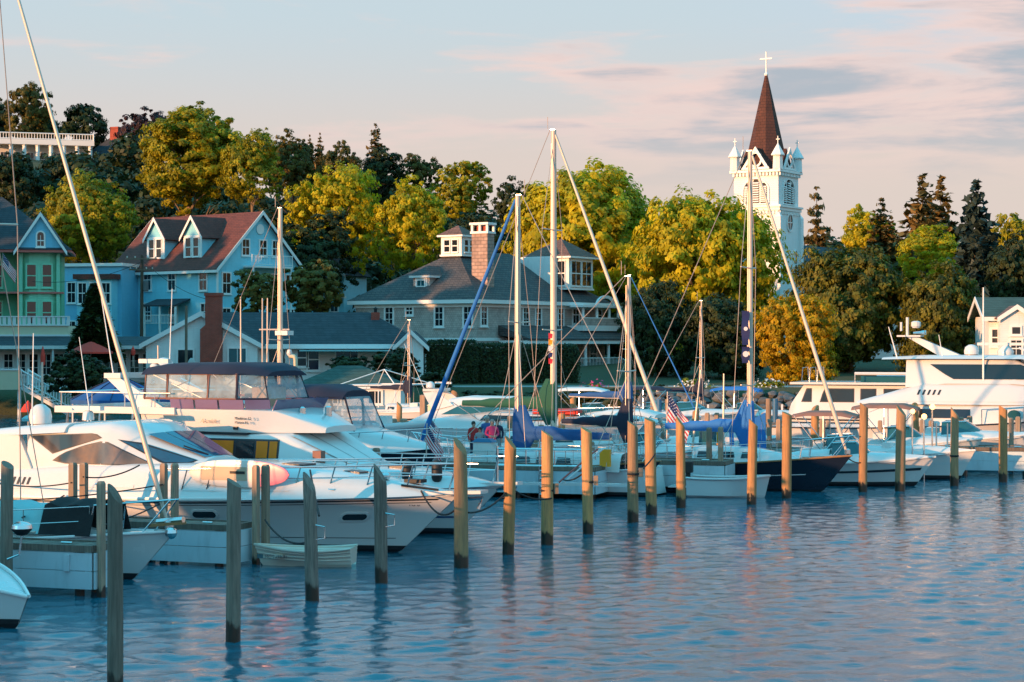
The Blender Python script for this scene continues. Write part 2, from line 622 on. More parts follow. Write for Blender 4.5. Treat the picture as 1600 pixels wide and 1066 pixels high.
t = NT('water')
t.set((0.003, 0.105, 0.155), 0.025, spec=0.5)
t.b.inputs['IOR'].default_value = 1.33
w1 = t.noise(t.map((0.85, 1.8, 1)), 5.5, 4, 0.6, 0.4)
w2 = t.noise(t.map((1.0, 2.0, 1)), 15.0, 3, 0.6)
t.bump(t.math('ADD', w1, t.math('MULTIPLY', w2, 0.35)), 0.3, 0.02)

xs = np.concatenate([[-3000, -600, -120, -70], np.arange(-46, 50, 0.15), [75, 130, 600, 3000]])
ya = [17.0]
while ya[-1] < 134:
    ya.append(ya[-1] + 0.075 + 0.0022 * (ya[-1] - 17))
ys = np.concatenate([[-3000, -300, -40, 5], np.array(ya), [150]])
gx, gy = np.meshgrid(xs, ys)
gz = np.zeros_like(gx)
wr = np.random.default_rng(5)
for k in range(64):
    lam = float(np.exp(wr.uniform(np.log(0.25), np.log(1.15))))
    th = wr.normal(0.15, 0.75) + math.pi / 2          # crests lie mostly across the view
    a = 0.0050 * min(lam, .75) ** 0.95 * wr.uniform(0.5, 1.2)
    kx, ky = 2 * math.pi / lam * math.cos(th), 2 * math.pi / lam * math.sin(th)
    gz += a * np.sin(kx * gx + ky * gy + wr.uniform(0, 6.28))
calm = 0.55 + 0.45 * np.sin(gx * 0.21 + 1.3 * np.sin(gy * 0.11)) * np.sin(gy * 0.17 + gx * 0.05)
edge = ((gx > -45.5) & (gx < 49) & (gy > 17.2) & (gy < 133)).astype(float)
gz *= edge * (0.42 + 0.62 * calm)
water = link('water', np_mesh('water', np.stack([gx, gy, gz], -1).reshape(-1, 3), grid_quads(len(ys), len(xs)), 'water', True))
structure(water)


def sstep(v, a, b):
    u = np.clip((v - a) / (b - a), 0, 1)
    return u * u * (3 - 2 * u)


def hill_amp(x):
    return np.interp(x, [-400, -120, -60, -34, -10, 12, 40, 400], [34, 34, 30, 24, 15, 10, 8, 10])


def ground_h(x, y):
    x, y = np.asarray(x, float), np.asarray(y, float)
    shore = 133.5 - 70 * sstep(-x, 44, 52)
    h = -1.6 + 3.4 * sstep(y, shore, shore + 3.0)
    h = h + 1.3 * sstep(y, 145, 185)
    h = h + hill_amp(x) * sstep(y, 200, 325) + 0.5 * np.sin(x * 0.09) * np.sin(y * 0.07) * sstep(y, 150, 220)
    return h


def gh(x, y): return float(ground_h(x, y))


t = NT('grass_ground')
n1 = t.noise(t.map(), 0.35, 6)
n2 = t.noise(t.map(), 6, 5)
t.set(t.mix(n1, t.mix(n2, (0.03, 0.05, 0.014), (0.06, 0.08, 0.02)), (0.07, 0.06, 0.035)), 0.95)
t.bump(n2, 0.6, 0.1)
xs = np.concatenate([[-4000, -1500, -600, -300, -200], np.arange(-120, 121, 2.0), [200, 300, 600, 1500, 4000]])
ys = np.concatenate([np.arange(56, 140, 1.5), np.arange(140, 380, 4.0), [420, 520, 800, 1600, 5000]])
gx, gy = np.meshgrid(xs, ys)
ground = structure(link('ground', np_mesh('ground', np.stack([gx, gy, ground_h(gx, gy)], -1).reshape(-1, 3), grid_quads(len(ys), len(xs)), 'grass_ground', True)))

# promenade along the shore, behind the boulders
mat('concrete', (0.32, 0.31, 0.29), 0.9, 0.15, 1.2, 0.2)
structure(MB().box(-42, 60, 138.0, 141.5, 1.2, 1.83).build('promenade', 'concrete'))

# boulders of the sea wall: each its own piece
rock_wall = thing('boulder_wall', 'grey boulder sea wall along the shore beneath the flowering shrubs', 'wall', (0, 134.6, 0))
rk = random.Random(3)
protos = []
for k in range(5):
    bm = bmesh.new()
    bmesh.ops.create_icosphere(bm, subdivisions=2, radius=0.5)
    for v in bm.verts:
        v.co *= 1 + rk.uniform(-0.24, 0.2)
        v.co.z *= 0.75
    me = bpy.data.meshes.new('boulder')
    bm.to_mesh(me)
    bm.free()
    me.materials.append(M['granite'])
    protos.append(me)
for row, (dy, z) in enumerate(((0, 0.1), (0.5, 0.5), (1.0, 0.95), (1.45, 1.35))):
    x = 7.5 + row * 0.4
    while x < 21:
        o = link('boulder', rk.choice(protos), rock_wall, (x, dy + rk.uniform(-.15, .15), z + rk.uniform(-.1, .1)), rk.uniform(0, 6))
        sc = rk.uniform(.6, 1.25)
        o.scale = (sc * rk.uniform(.9, 1.3), sc, sc * rk.uniform(.75, 1.0))
        x += sc * rk.uniform(.85, 1.05)


# ------------------------------------------------------------------ sheds added out of frame to the left to shade the harbour
def off_frame_building(name, label, c, across, deep, h, hr, m, roof):
    """A hall set square to the sun; c is its centre, eaves at h and ridge at hr."""
    e = thing(name, label, 'building', (c[0], c[1], 0), -SUN_AZ)
    MB().prism([(-across / 2, -deep / 2, -1), (across / 2, -deep / 2, -1), (across / 2, -deep / 2, h), (0, -deep / 2, hr), (-across / 2, -deep / 2, h)], (0, deep, 0)).build('wall', m, e)
    for s in (-1, 1):
        MB().hexa([(s * (across / 2 + .4), -deep / 2 - .4, h - .2), (0, -deep / 2 - .4, hr + .05), (0, deep / 2 + .4, hr + .05), (s * (across / 2 + .4), deep / 2 + .4, h - .2)],
                  [(s * (across / 2 + .4), -deep / 2 - .4, h), (0, -deep / 2 - .4, hr + .25), (0, deep / 2 + .4, hr + .25), (s * (across / 2 + .4), deep / 2 + .4, h)]).build('roof', roof, e)
    return e


def sun_frame(c_across, d_along):
    """Place given by its distance across and along the light."""
    return (d_along * LX - c_across * LY, d_along * LY + c_across * LX)


def shade_shed(label, c0, c1, a, h, deep=7.0):
    x, y = sun_frame((c0 + c1) / 2, a)
    e = thing('shade_shed', label, 'building', (x, y, 0), math.atan2(LX, -LY) )
    w = c1 - c0
    MB().box(-w / 2, w / 2, -deep / 2, deep / 2, 0.9, h - .25).build('wall', 'siding_white', e)
    MB().box(-w / 2 - .02, w / 2 + .02, -deep / 2 - .3, deep / 2 + .3, h - .25, h).build('roof', 'roof_navy', e)
    MB().box(-w / 2 - .5, w / 2 + .5, -deep / 2 - 1.5, deep / 2 + 1.5, .55, .9).build('pier_deck', 'deck_wood', e)
    for i in range(int(w / 3) + 1):
        for yy in (-deep / 2, deep / 2):
            MB().tube([(-w / 2 + i * 3 + .3, yy, -1.5), (-w / 2 + i * 3 + .3, yy, .6)], .16, 8).build('pile', 'pile_wood', e)
    return e


shade_shed('long white shed added out of view to shade the near boats', 6, 35.4, -24, 8.75)
shade_shed('lower white shed added out of view to shade the cruiser hull', 35.44, 42.6, -24, 7.0)
shade_shed('smallest white shed added out of view, stepping the shade down', 42.64, 46.5, -24, 6.0)
shade_shed('white shed added out of view to shade the middle docks', 53, 86, -2, 7.9)


# ------------------------------------------------------------------ building kit (house frame: front faces local -Y)
WIN = {}


def window(parent, x, y, z, w, h, rz=0.0, cols=2, rows=2, frame='white_trim', glass='glass', trim=0.13, arch=False, name='window'):
    """Window centred at x, sill height z, on a wall plane whose outside is local -Y turned by rz."""
    key = (round(w, 2), round(h, 2), cols, rows, frame, glass, trim, arch)
    if key not in WIN:
        f = MB()
        f.box(-w / 2 - trim, -w / 2, -.09, .0, -trim, h + (0 if arch else trim))
        f.box(w / 2, w / 2 + trim, -.09, .0, -trim, h + (0 if arch else trim))
        f.box(-w / 2, w / 2, -.09, .0, -trim, 0)
        f.box(-w / 2 - trim * 1.4, w / 2 + trim * 1.4, -.15, -.0, -trim - .07, -trim - .002)
        if arch:
            n = 10
            ro, ri = w / 2 + trim, w / 2
            for i in range(n):
                a0, a1 = math.pi * i / n, math.pi * (i + 1) / n
                f.prism([(ri * math.cos(a0), 0, h + ri * math.sin(a0)), (ro * math.cos(a0), 0, h + ro * math.sin(a0)), (ro * math.cos(a1), 0, h + ro * math.sin(a1)), (ri * math.cos(a1), 0, h + ri * math.sin(a1))], (0, -.09, 0))
        else:
            f.box(-w / 2, w / 2, -.09, .0, h, h + trim)
        g = MB()
        if arch:
            g.prism([(-w / 2, -.03, 0), (w / 2, -.03, 0)] + [(w / 2 * math.cos(math.pi * i / 10), -.03, h + w / 2 * math.sin(math.pi * i / 10)) for i in range(11)], (0, .02, 0))
        else:
            g.box(-w / 2, w / 2, -.03, -.01, 0, h)
        b = MB()
        for i in range(1, cols):
            xx = -w / 2 + w * i / cols
            b.box(xx - .022, xx + .022, -.055, -.032, 0, h)
        for j in range(1, rows):
            zz_ = h * j / rows
            wd = .045 if rows == 2 else .022
            b.box(-w / 2, w / 2, -.06, -.034, zz_ - wd, zz_ + wd)
        WIN[key] = (f.mesh('window', frame), g.mesh('pane', glass), b.mesh('glazing_bar', frame) if (cols > 1 or rows > 1) else None)
    f, g, b = WIN[key]
    o = link(name, f, parent, (x, y, z), rz)
    link('pane', g, o)
    if b:
        link('glazing_bar', b, o)
    return o


def slab(parent, name, pts, th, m):
    """A roof plane: its lower-face corners, thickened upwards along its normal."""
    p = [Vector(q) for q in pts]
    n = (p[1] - p[0]).cross(p[2] - p[0]).normalized()
    if n.z < 0:
        n = -n
    return MB().prism(p, n * th).build(name, m, parent)


def gable_roof(parent, x0, x1, y0, y1, ze, zr, m, ov=0.4, th=.16, axis='x', rake='white_trim', oe=None):
    """Gabled roof over a rectangle, ridge along axis; white rake boards and eaves fascia."""
    oe = ov if oe is None else oe
    if axis == 'x':
        ym = (y0 + y1) / 2
        sl = (zr - ze) / (ym - y0)
        a, b = x0 - oe, x1 + oe
        r1 = slab(parent, 'roof', [(a, y0 - ov, ze - ov * sl), (b, y0 - ov, ze - ov * sl), (b, ym, zr), (a, ym, zr)], th, m)
        slab(parent, 'roof', [(a, y1 + ov, ze - ov * sl), (b, y1 + ov, ze - ov * sl), (b, ym + .003, zr), (a, ym + .003, zr)], th, m)
        for xx in (a - .06, b + .002):
            for s, ya in ((1, y0 - ov), (-1, y1 + ov)):
                MB().prism([(xx, ya, ze - ov * sl - .22), (xx, ym, zr - .2), (xx, ym, zr + th + .05), (xx, ya, ze - ov * sl + th)], (.06, 0, 0)).build('rake_board', rake, parent)
        MB().box(a, b, y0 - ov - .07, y0 - ov - .003, ze - ov * sl - .2, ze - ov * sl + .1).build('gutter', rake, parent)
    else:
        xm = (x0 + x1) / 2
        sl = (zr - ze) / (xm - x0)
        a, b = y0 - oe, y1 + oe
        slab(parent, 'roof', [(x0 - ov, a, ze - ov * sl), (x0 - ov, b, ze - ov * sl), (xm, b, zr), (xm, a, zr)], th, m)
        slab(parent, 'roof', [(x1 + ov, a, ze - ov * sl), (x1 + ov, b, ze - ov * sl), (xm + .003, b, zr), (xm + .003, a, zr)], th, m)
        for s, xa in ((1, x0 - ov), (-1, x1 + ov)):
            MB().prism([(xa, a - .06, ze - ov * sl - .22), (xm, a - .06, zr - .2), (xm, a - .06, zr + th + .05), (xa, a - .06, ze - ov * sl + th)], (0, .058, 0)).build('rake_board', rake, parent)


def hip_roof(parent, x0, x1, y0, y1, ze, zr, m, ov=0.5, axis=None, trim='white_trim', fascia=.32):
    x0, x1, y0, y1 = x0 - ov, x1 + ov, y0 - ov, y1 + ov
    w, d = x1 - x0, y1 - y0
    if w > d:
        a, b = (x0 + d / 2, (y0 + y1) / 2, zr), (x1 - d / 2, (y0 + y1) / 2, zr)
    else:
        a, b = ((x0 + x1) / 2, y0 + w / 2, zr), ((x0 + x1) / 2, y1 - w / 2, zr)
    c = [(x0, y0, ze), (x1, y0, ze), (x1, y1, ze), (x0, y1, ze)]
    planes = [[c[0], c[1], b, a], [c[1], c[2], b], [c[2], c[3], a, b], [c[3], c[0], a]] if w > d else [[c[0], c[1], a], [c[1], c[2], b, a], [c[2], c[3], b], [c[3], c[0], a, b]]
    for pl in planes:
        MB().poly(pl).build('roof', m, parent)
    MB().box(x0 + .01, x1 - .01, y0 + .01, y1 - .01, ze - fascia, ze - .006).build('eaves', trim, parent)


def railing(parent, p0, p1, h, n, m='white_trim', name='railing', r=.025, base=.12):
    """Balustrade from p0 to p1 (foot points): rails and n balusters as one part."""
    p0, p1 = Vector(p0), Vector(p1)
    b = MB()
    up = Vector((0, 0, 1))
    b.tube([p0 + up * h, p1 + up * h], r * 1.6, 5)
    b.tube([p0 + up * base, p1 + up * base], r * 1.3, 5)
    for i in range(n + 1):
        q = p0.lerp(p1, i / n)
        b.tube([q + up * (0 if i in (0, n) else base), q + up * (h + (.08 if i in (0, n) else 0))], r * (2 if i in (0, n) else .8), 4)
    o = b.build(name, m, parent)
    return o


# ------------------------------------------------------------------ grey shingle house
Yg = 165.0
gc = P(745, 600, Yg)
gz0 = 2.4
house = thing('shingle_house', 'large grey shingled house with slate hip roof, two white cupolas and stone chimney', 'house', (gc.x, Yg, 0), R(-33))
ZE = 8.45
W_, D_ = 12.6, 21.0
MB().box(-W_, 0, 0, D_, gz0 - .6, ZE - .3).build('wall', 'shingle_wall', house)
hip_roof(house, -W_, 0, 0, D_, ZE, 12.9, 'roof_slate', .55)
MB().box(-W_ - .1, .1, -.1, D_ + .1, ZE - .62, ZE - .325).build('frieze', 'white_trim', house)
MB().box(-W_ - .06, .06, -.06, D_ + .06, 5.0, 5.25).build('belt_course', 'white_trim', house)


def gwin_front(px, y0, y1, w, cols, rows):
    k = (px - 800) / FPX
    cs, sn = math.cos(R(-33)), math.sin(R(-33))
    x = (k * Yg - gc.x) / (cs - k * sn)
    Yd = Yg + x * sn
    return window(house, x, 0, PZ(y1, Yd), w, (y1 - y0) / FPX * Yd, 0, cols, rows, trim=.16)


for px in (608.5, 686.5, 731.5):
    gwin_front(px, 479, 509, .75, 2, 3)
gwin_front(640, 480, 491, .62, 2, 2)
for px in (600, 690):
    gwin_front(px, 545, 575, 1.0, 2, 2)
for yy in (1.0, 7.5, 9.5, 13.2):
    window(house, 0, yy, 6.35, .8, 1.6, R(90), 2, 3, trim=.16)
# dormer on the front slope
dx, dy, dz = -6.6, 1.35, 9.05
MB().box(dx - .85, dx + .85, dy, dy + 3.2, dz - .4, dz + 1.35).build('dormer_wall', 'shingle_wall', house)
MB().box(dx - .62, dx + .62, dy - .05, dy - .003, dz - .25, dz + 1.33).build('dormer_face', 'white_trim', house)
window(house, dx, dy - .05, dz + .1, .75, 1.0, 0, 2, 2, glass='glass_teal', trim=.1)
MB().box(dx - 1.1, dx + 1.1, dy - .3, dy + 2.6, dz + 1.352, dz + 1.55).build('dormer_eaves', 'white_trim', house)
for pl in ([(dx - 1.15, dy - .35, dz + 1.56), (dx + 1.15, dy - .35, dz + 1.56), (dx, dy + .9, dz + 2.4)],
           [(dx - 1.15, dy - .35, dz + 1.56), (dx, dy + .9, dz + 2.4), (dx, dy + 4.2, dz + 2.4), (dx - 1.15, dy + 3, dz + 1.56)],
           [(dx + 1.15, dy - .35, dz + 1.56), (dx, dy + .9, dz + 2.4), (dx, dy + 4.2, dz + 2.4), (dx + 1.15, dy + 3, dz + 1.56)]):
    MB().poly(pl).build('dormer_roof', 'roof_slate', house)
# eyebrow vent low on the front slope
MB().prism([(.9 * math.cos(math.pi * i / 8) - 5.6, 3.4, 10.55 + .42 * math.sin(math.pi * i / 8)) for i in range(9)], (0, 1.6, .1)).build('eyebrow_vent', 'roof_cedar', house)


def cupola(cx, cy, w, zb, ze, zr, roofm, wins, ov=.28, cols=2):
    MB().box(cx - w / 2, cx + w / 2, cy - w / 2, cy + w / 2, zb, ze - .1).build('cupola_wall', 'white_paint', house)
    MB().box(cx - w / 2 - .09, cx + w / 2 + .09, cy - w / 2 - .09, cy + w / 2 + .09, zb + .0, zb + .16).build('cupola_base', 'white_trim', house)
    hip_roof(house, cx - w / 2, cx + w / 2, cy - w / 2, cy + w / 2 + .01, ze, zr, roofm, ov, fascia=.16)
    ww = (w - .5) / wins
    for i in range(wins):
        u = -w / 2 + .25 + ww * (i + .5)
        window(house, cx + u, cy - w / 2, zb + .4, ww - .28, ze - zb - .85, 0, cols, 2, trim=.07)
        window(house, cx + w / 2, cy + u, zb + .4, ww - .28, ze - zb - .85, R(90), cols, 2, trim=.07)


cupola(-6.2, 6.3, 2.15, 12.35, 14.2, 15.1, 'roof_cedar', 2, cols=1)
# belvedere at the far end
MB().box(-7.4, -1.7, 14.6, 19.9, 9.0, 12.55).build('belvedere_parapet', 'white_paint', house)
cupola(-2.5, 17.4, 4.2, 9.6, 12.6, 14.3, 'roof_cedar', 2, .45)
# stone chimney with a white open cap
ch = MB().box(-2.75, -1.15, 3.3, 4.35, 8.8, 14.1).build('chimney', 'stone_chimney', house)
MB().box(-2.85, -1.05, 3.2, 4.45, 14.11, 14.3).build('chimney_cap', 'white_trim', ch)
for q in (-2.8, -2.02, -1.28):
    for qq in (3.25, 4.22):
        MB().box(q, q + .2, qq, qq + .18, 14.302, 14.85).build('cap_pier', 'white_trim', ch)
MB().box(-2.9, -1.0, 3.15, 4.5, 14.852, 15.05).build('cap_slab', 'white_trim', ch)
MB().box(-2.4, -1.5, 3.55, 4.1, 14.302, 14.75).build('flue', 'brick_red', ch)
# two-storey porch on the harbour side
for i, yy in enumerate((5.0, 9.0, 13.0, 17.0, 20.6)):
    MB().lathe([(.2, 0), (.2, .2), (.15, .25), (.13, 2.5), (.2, 2.6), (.2, 2.7)], (2.7, yy, gz0 + .2), 10).build('porch_column', 'white_trim', house)
MB().hexa([(.02, 3.2, 5.5), (3.15, 3.2, 5.05), (3.15, 21.4, 5.05), (.02, 21.4, 5.5)], [(.02, 3.2, 6.35), (3.15, 3.2, 5.2), (3.15, 21.4, 5.2), (.02, 21.4, 6.35)]).build('porch_roof', 'roof_slate', house)
MB().box(.07, 3.1, 3.25, 21.35, 4.75, 5.047).build('porch_fascia', 'white_trim', house)
MB().box(.07, 3.0, 3.3, 21.3, gz0 - .6, gz0 + .18).build('porch_floor', 'deck_wood', house)
for yy in (14.6, 17.0, 19.2, 20.8):
    MB().lathe([(.15, 0), (.12, 1.5), (.17, 1.6)], (1.5, yy, 6.4), 10).build('balcony_column', 'white_trim', house)
MB().box(.07, 1.75, 14.2, 21.0, 5.9, 6.38).build('balcony_floor', 'white_paint', house)
MB().box(1.62, 1.75, 14.2, 21.0, 6.382, 7.0).build('balcony_parapet', 'shingle_wall', house)
MB().box(1.58, 1.79, 14.15, 21.05, 7.002, 7.1).build('balcony_rail', 'white_trim', house)
for i in range(9):
    a0, a1 = math.pi * i / 9, math.pi * (i + 1) / 9
    MB().prism([(1.75, 18.0 - 1.5 * math.cos(a0), 8.1 + .75 * math.sin(a0)), (1.75, 18.0 - 1.5 * math.cos(a1), 8.1 + .75 * math.sin(a1)), (1.75, 18.0 - 1.75 * math.cos(a1), 8.1 + 1.0 * math.sin(a1)), (1.75, 18.0 - 1.75 * math.cos(a0), 8.1 + 1.0 * math.sin(a0))], (.2, 0, 0)).build('arch_trim', 'white_trim', house)
MB().box(.55, 1.9, 13.9, 21.2, 8.0, 8.2).build('balcony_beam', 'white_trim', house)
for yy in (15.8, 19.8):
    window(house, 0, yy, 6.6, 1.0, 1.5, R(90), 2, 2)
# porch steps with a white balustrade, running down towards the water
for i in range(6):
    MB().box(3.0 + i * .34, 3.34 + i * .34, 18.6, 21.2, gz0 - .6, gz0 + .16 - i * .26).build('step', 'white_paint', house)
for yy in (18.6, 21.2):
    railing(house, (3.05, yy, gz0 + .2), (5.6, yy, gz0 - 1.25), .95, 14)
railing(house, (3.0, 3.4, gz0 + .2), (3.0, 18.4, gz0 + .2), .9, 60)
for yy in (6.5, 11.0, 15.2, 18.8):
    window(house, 0, yy, gz0 + .6, 1.1, 1.7, R(90), 2, 2)

# ------------------------------------------------------------------ blue house with two dormers
Yb = 190.0
bc = P(340, 500, Yb)
blue = thing('blue_house', 'bright blue clapboard house with maroon roof, two gabled dormers and a balcony', 'house', (bc.x, Yb, 0), R(-40))
LB, WB = 15.5, 10.9
ZEb, ZRb = 12.2, 17.5
MB().prism([(-LB, 0, 2.6), (-LB, WB, 2.6), (-LB, WB, ZEb), (-LB, WB / 2, ZRb), (-LB, 0, ZEb)], (LB, 0, 0)).build('wall', 'siding_blue', blue)
gable_roof(blue, -LB, 0, 0, WB, ZEb, ZRb, 'roof_maroon', .5, oe=.45)
for yy in (-.05, WB - .1):
    MB().box(-.12, .03, yy - .02, yy + .15, 2.6, ZEb - .15).build('corner_board', 'white_trim', blue)


def bwin_front(px, y0, y1, w, cols=2, rows=2):
    k = (px - 800) / FPX
    cs, sn = math.cos(R(-40)), math.sin(R(-40))
    x = (k * Yb - bc.x) / (cs - k * sn)
    Yd = Yb + x * sn
    return window(blue, x, 0, PZ(y1, Yd), w, (y1 - y0) / FPX * Yd, 0, cols, rows)


for px in (231, 269, 318):
    bwin_front(px, 422, 453, 1.0)
for px in (231, 320):
    bwin_front(px, 475, 500, .95)
for d0 in (-9.9, -4.4):
    zb = 12.75
    MB().prism([(d0 - 1.35, .75, zb), (d0 + 1.35, .75, zb), (d0 + 1.35, .75, zb + 2.55), (d0, .75, zb + 4.3), (d0 - 1.35, .75, zb + 2.55)], (0, 4.2, 0)).build('dormer_wall', 'siding_blue', blue)
    gable_roof(blue, d0 - 1.35, d0 + 1.35, .75, 5.3, zb + 2.55, zb + 4.3, 'roof_maroon', .3, .12, 'y', oe=.3)
    MB().box(d0 - 1.33, d0 + 1.33, .68, .747, zb + .05, zb + 2.5).build('dormer_face', 'white_trim', blue)
    for s in (-.56, .56):
        window(blue, d0 + s, .68, zb + .5, .72, 1.75, 0, 1, 2, trim=.08)
gy = lambda px: (px - 345) / (455 - 345) * WB
MB().lathe([(.5, 0), (.5, .06)], (0, 0, 0), 16).build('round_vent', 'white_trim', blue, loc=(.03, WB / 2, 15.9)).rotation_euler = (0, R(90), 0)
for yy in (gy(381), gy(404), gy(421)):
    window(blue, 0, yy, 13.35, .85, 1.45, R(90), 2, 2)
MB().box(.0, 1.3, gy(378), gy(432), 12.1, 12.28).build('balcony_floor', 'white_trim', blue)
railing(blue, (1.25, gy(378), 12.29), (1.25, gy(432), 12.29), 1.0, 26)
for yy in (gy(380), gy(430)):
    MB().box(1.15, 1.29, yy - .07, yy + .07, 3, 12.1).build('balcony_post', 'white_trim', blue)
for yy in (gy(356), gy(392), gy(418), gy(440)):
    window(blue, 0, yy, 9.6, .95, 1.9, R(90), 2, 2)
    window(blue, 0, yy, 6.2, .95, 1.9, R(90), 2, 2)
# small entrance roof on the front
MB().hexa([(-8.9, -1.9, 8.35), (-3.9, -1.9, 8.35), (-3.9, -.01, 8.95), (-8.9, -.01, 8.95)], [(-8.9, -1.9, 8.5), (-3.9, -1.9, 8.5), (-3.9, -.01, 9.12), (-8.9, -.01, 9.12)]).build('entrance_roof', 'roof_navy', blue)
for xx in (-8.7, -6.4, -4.1):
    MB().box(xx - .08, xx + .08, -1.8, -1.64, 5, 8.35).build('porch_post', 'white_trim', blue)
railing(blue, (-8.7, -1.72, 6.6), (-4.1, -1.72, 6.6), .9, 20)
window(blue, -6.4, 0, 6.5, 1.1, 1.8, 0, 2, 2)

# blue annexe with a flat roof
ax = P(190, 500, 194)
annex = thing('blue_annexe', 'deep blue flat-roofed annexe at the left of the blue house', 'house', (ax.x, 194, 0), R(-14))
MB().box(-6.2, 0, 0, 8, 2.6, 12.3).build('wall', 'siding_blue_deep', annex)
MB().box(-6.45, .2, -.25, 8.2, 12.3, 12.6).build('cornice', 'white_trim', annex)
MB().box(-4.1, -.4, -1.3, -.003, 3, 11.0).build('bay_wall', 'siding_blue', annex)
MB().box(-4.4, -.1, -1.6, -.003, 11.0, 11.5).build('bay_roof', 'roof_maroon', annex)
for xx in (-3.5, -2.3, -1.0):
    window(annex, xx, -1.3, 8.7, .8, 1.9)
    window(annex, xx, -1.3, 5.0, .8, 1.9)
for zz_ in (8.8, 5.0):
    window(annex, -5.3, 0, zz_, .8, 1.9)

# small pale blue house half hidden by trees
sb = P(512, 440, 215)
small = thing('pale_blue_house', 'small pale blue gabled house glimpsed between the trees', 'house', (sb.x, 215, 0), R(-20))
MB().prism([(-1.9, 0, 4), (1.9, 0, 4), (1.9, 0, 12.3), (0, 0, 14.0), (-1.9, 0, 12.3)], (0, 6, 0)).build('wall', 'siding_blue', small)
gable_roof(small, -1.9, 1.9, 0, 6, 12.3, 14.0, 'roof_navy', .35, .14, 'y')
window(small, 0, 0, 10.6, .9, 1.3)
MB().box(-2.2, 2.2, -1.2, -.003, 9.6, 9.85).build('porch_roof', 'white_trim', small)
window(small, -.7, 0, 7.3, .8, 1.7)
window(small, .8, 0, 7.3, .8, 1.7)

# ------------------------------------------------------------------ green Victorian house at the left edge
Yv = 172.0
vc = P(96, 500, Yv)
vic = thing('green_house', 'green Victorian house with coral trim, bay windows and dark gabled roof', 'house', (vc.x, Yv, 0), R(10))
ZV = 12.55
MB().box(-9.5, 0, 0, 6, 2.4, ZV).build('wall', 'siding_green', vic)
MB().prism([(-3.3, -1.1, 2.4), (-2.6, -1.6, 2.4), (-.9, -1.6, 2.4), (-.15, -1.1, 2.4), (-.15, -.003, 2.4), (-3.3, -.003, 2.4)], (0, 0, ZV - 2.4)).build('bay_wall', 'siding_mint', vic)
for xx in (-3.3, -1.78, -.2):
    MB().box(xx - .14, xx + .14, -1.66, -1.0, 2.4, ZV - .02).build('corner_board', 'siding_mint', vic)
MB().box(-10.2, .95, -2.3, 6.6, ZV, ZV + .22).build('eaves', 'coral_trim', vic)
MB().box(-9.8, .25, -1.78, -.004, 9.05, 9.2).build('belt_course', 'coral_trim', vic)
MB().add([(-10.3, -2.4, ZV + .23), (1.05, -2.4, ZV + .23), (1.05, 6.6, ZV + .23), (-10.3, 6.6, ZV + .23), (-7.2, 2.4, 17.6), (-5.2, 3.2, 17.6)],
         [(0, 1, 5, 4), (1, 2, 5), (2, 3, 4, 5), (3, 0, 4)]).build('roof', 'roof_navy', vic)
gx0, gx1 = -3.6, .35
MB().prism([(gx0, -2.2, ZV + .24), (gx1, -2.2, ZV + .24), ((gx0 + gx1) / 2, -2.2, 15.75)], (0, 5.5, 0)).build('gable_wall', 'siding_blue_deep', vic)
gable_roof(vic, gx0, gx1, -2.2, 4.5, ZV + .3, 15.8, 'roof_navy', .25, .14, 'y', oe=.25)
window(vic, (gx0 + gx1) / 2, -2.2, 13.1, .55, .9, 0, 2, 2, arch=True)
for zz_ in (9.45, 6.3):
    for xx in (-2.42, -1.12):
        window(vic, xx, -1.6, zz_ + .2, .72, 1.85, 0, 1, 2, frame='siding_mint')
    for xx in (-5.4, -7.0):
        window(vic, xx, 0, zz_ + .2, .75, 1.85, 0, 1, 2, frame='siding_mint')
# corner turret just inside the frame
MB().lathe([(1.7, 2.4), (1.7, 14.2)], (-8.0, -.4, 0), 12).build('turret_wall', 'siding_green', vic)
MB().lathe([(2.15, 14.2), (2.15, 14.45), (.05, 18.3)], (-8.0, -.4, 0), 12).build('turret_roof', 'roof_navy', vic)

# ------------------------------------------------------------------ white terrace cafe at the left edge
Yt = 150.0
cafe = thing('terrace_cafe', 'low white cafe with dark roof, window row and cream roof terrace', 'building', (P(0, 0, Yt).x, Yt, 0), 0)
sT = FPX / Yt
cw = 245 / sT
MB().box(-4, cw, 0, 7, 1.6, 4.75).build('wall', 'siding_white', cafe)
MB().hexa([(-4.3, -1.3, 4.5), (cw + .4, -1.3, 4.5), (cw + .4, 7, 4.5), (-4.3, 7, 4.5)], [(-4.3, -1.3, 4.68), (cw + .4, -1.3, 4.68), (cw - .6, 1.3, 5.35), (-4.3, 1.3, 5.35)]).build('roof', 'roof_navy', cafe)
MB().box(-4.3, cw + .4, -1.42, -1.303, 4.4, 4.66).build('gutter', 'white_trim', cafe)
tw = 100 / sT
MB().box(-4, tw, 1.5, 7, 5.36, 6.15).build('terrace_wall', 'cream', cafe)
MB().box(-4.1, tw + .12, 1.38, 1.497, 5.36, 5.5).build('terrace_sill', 'white_trim', cafe)
MB().box(-4.1, tw + .1, 1.4, 1.52, 6.16, 6.26).build('terrace_rail', 'white_trim', cafe)
for i in range(24):
    MB().box(-3.9 + i * .375, -3.67 + i * .375, 1.42, 1.5, 6.262, 6.82).build('picket', 'white_trim', cafe)
MB().box(-4.1, tw + .1, 1.36, 1.56, 6.822, 6.9).build('terrace_cap', 'white_trim', cafe)
for i in range(13):
    window(cafe, -.3 + i * .95, 0, 2.5, .62, 1.5, 0, 2, 3, trim=.09)
for i in range(6):
    MB().box(-1.0 + i * 2.6, -.86 + i * 2.6, -1.25, -1.1, 1.7, 4.4).build('post', 'white_trim', cafe)

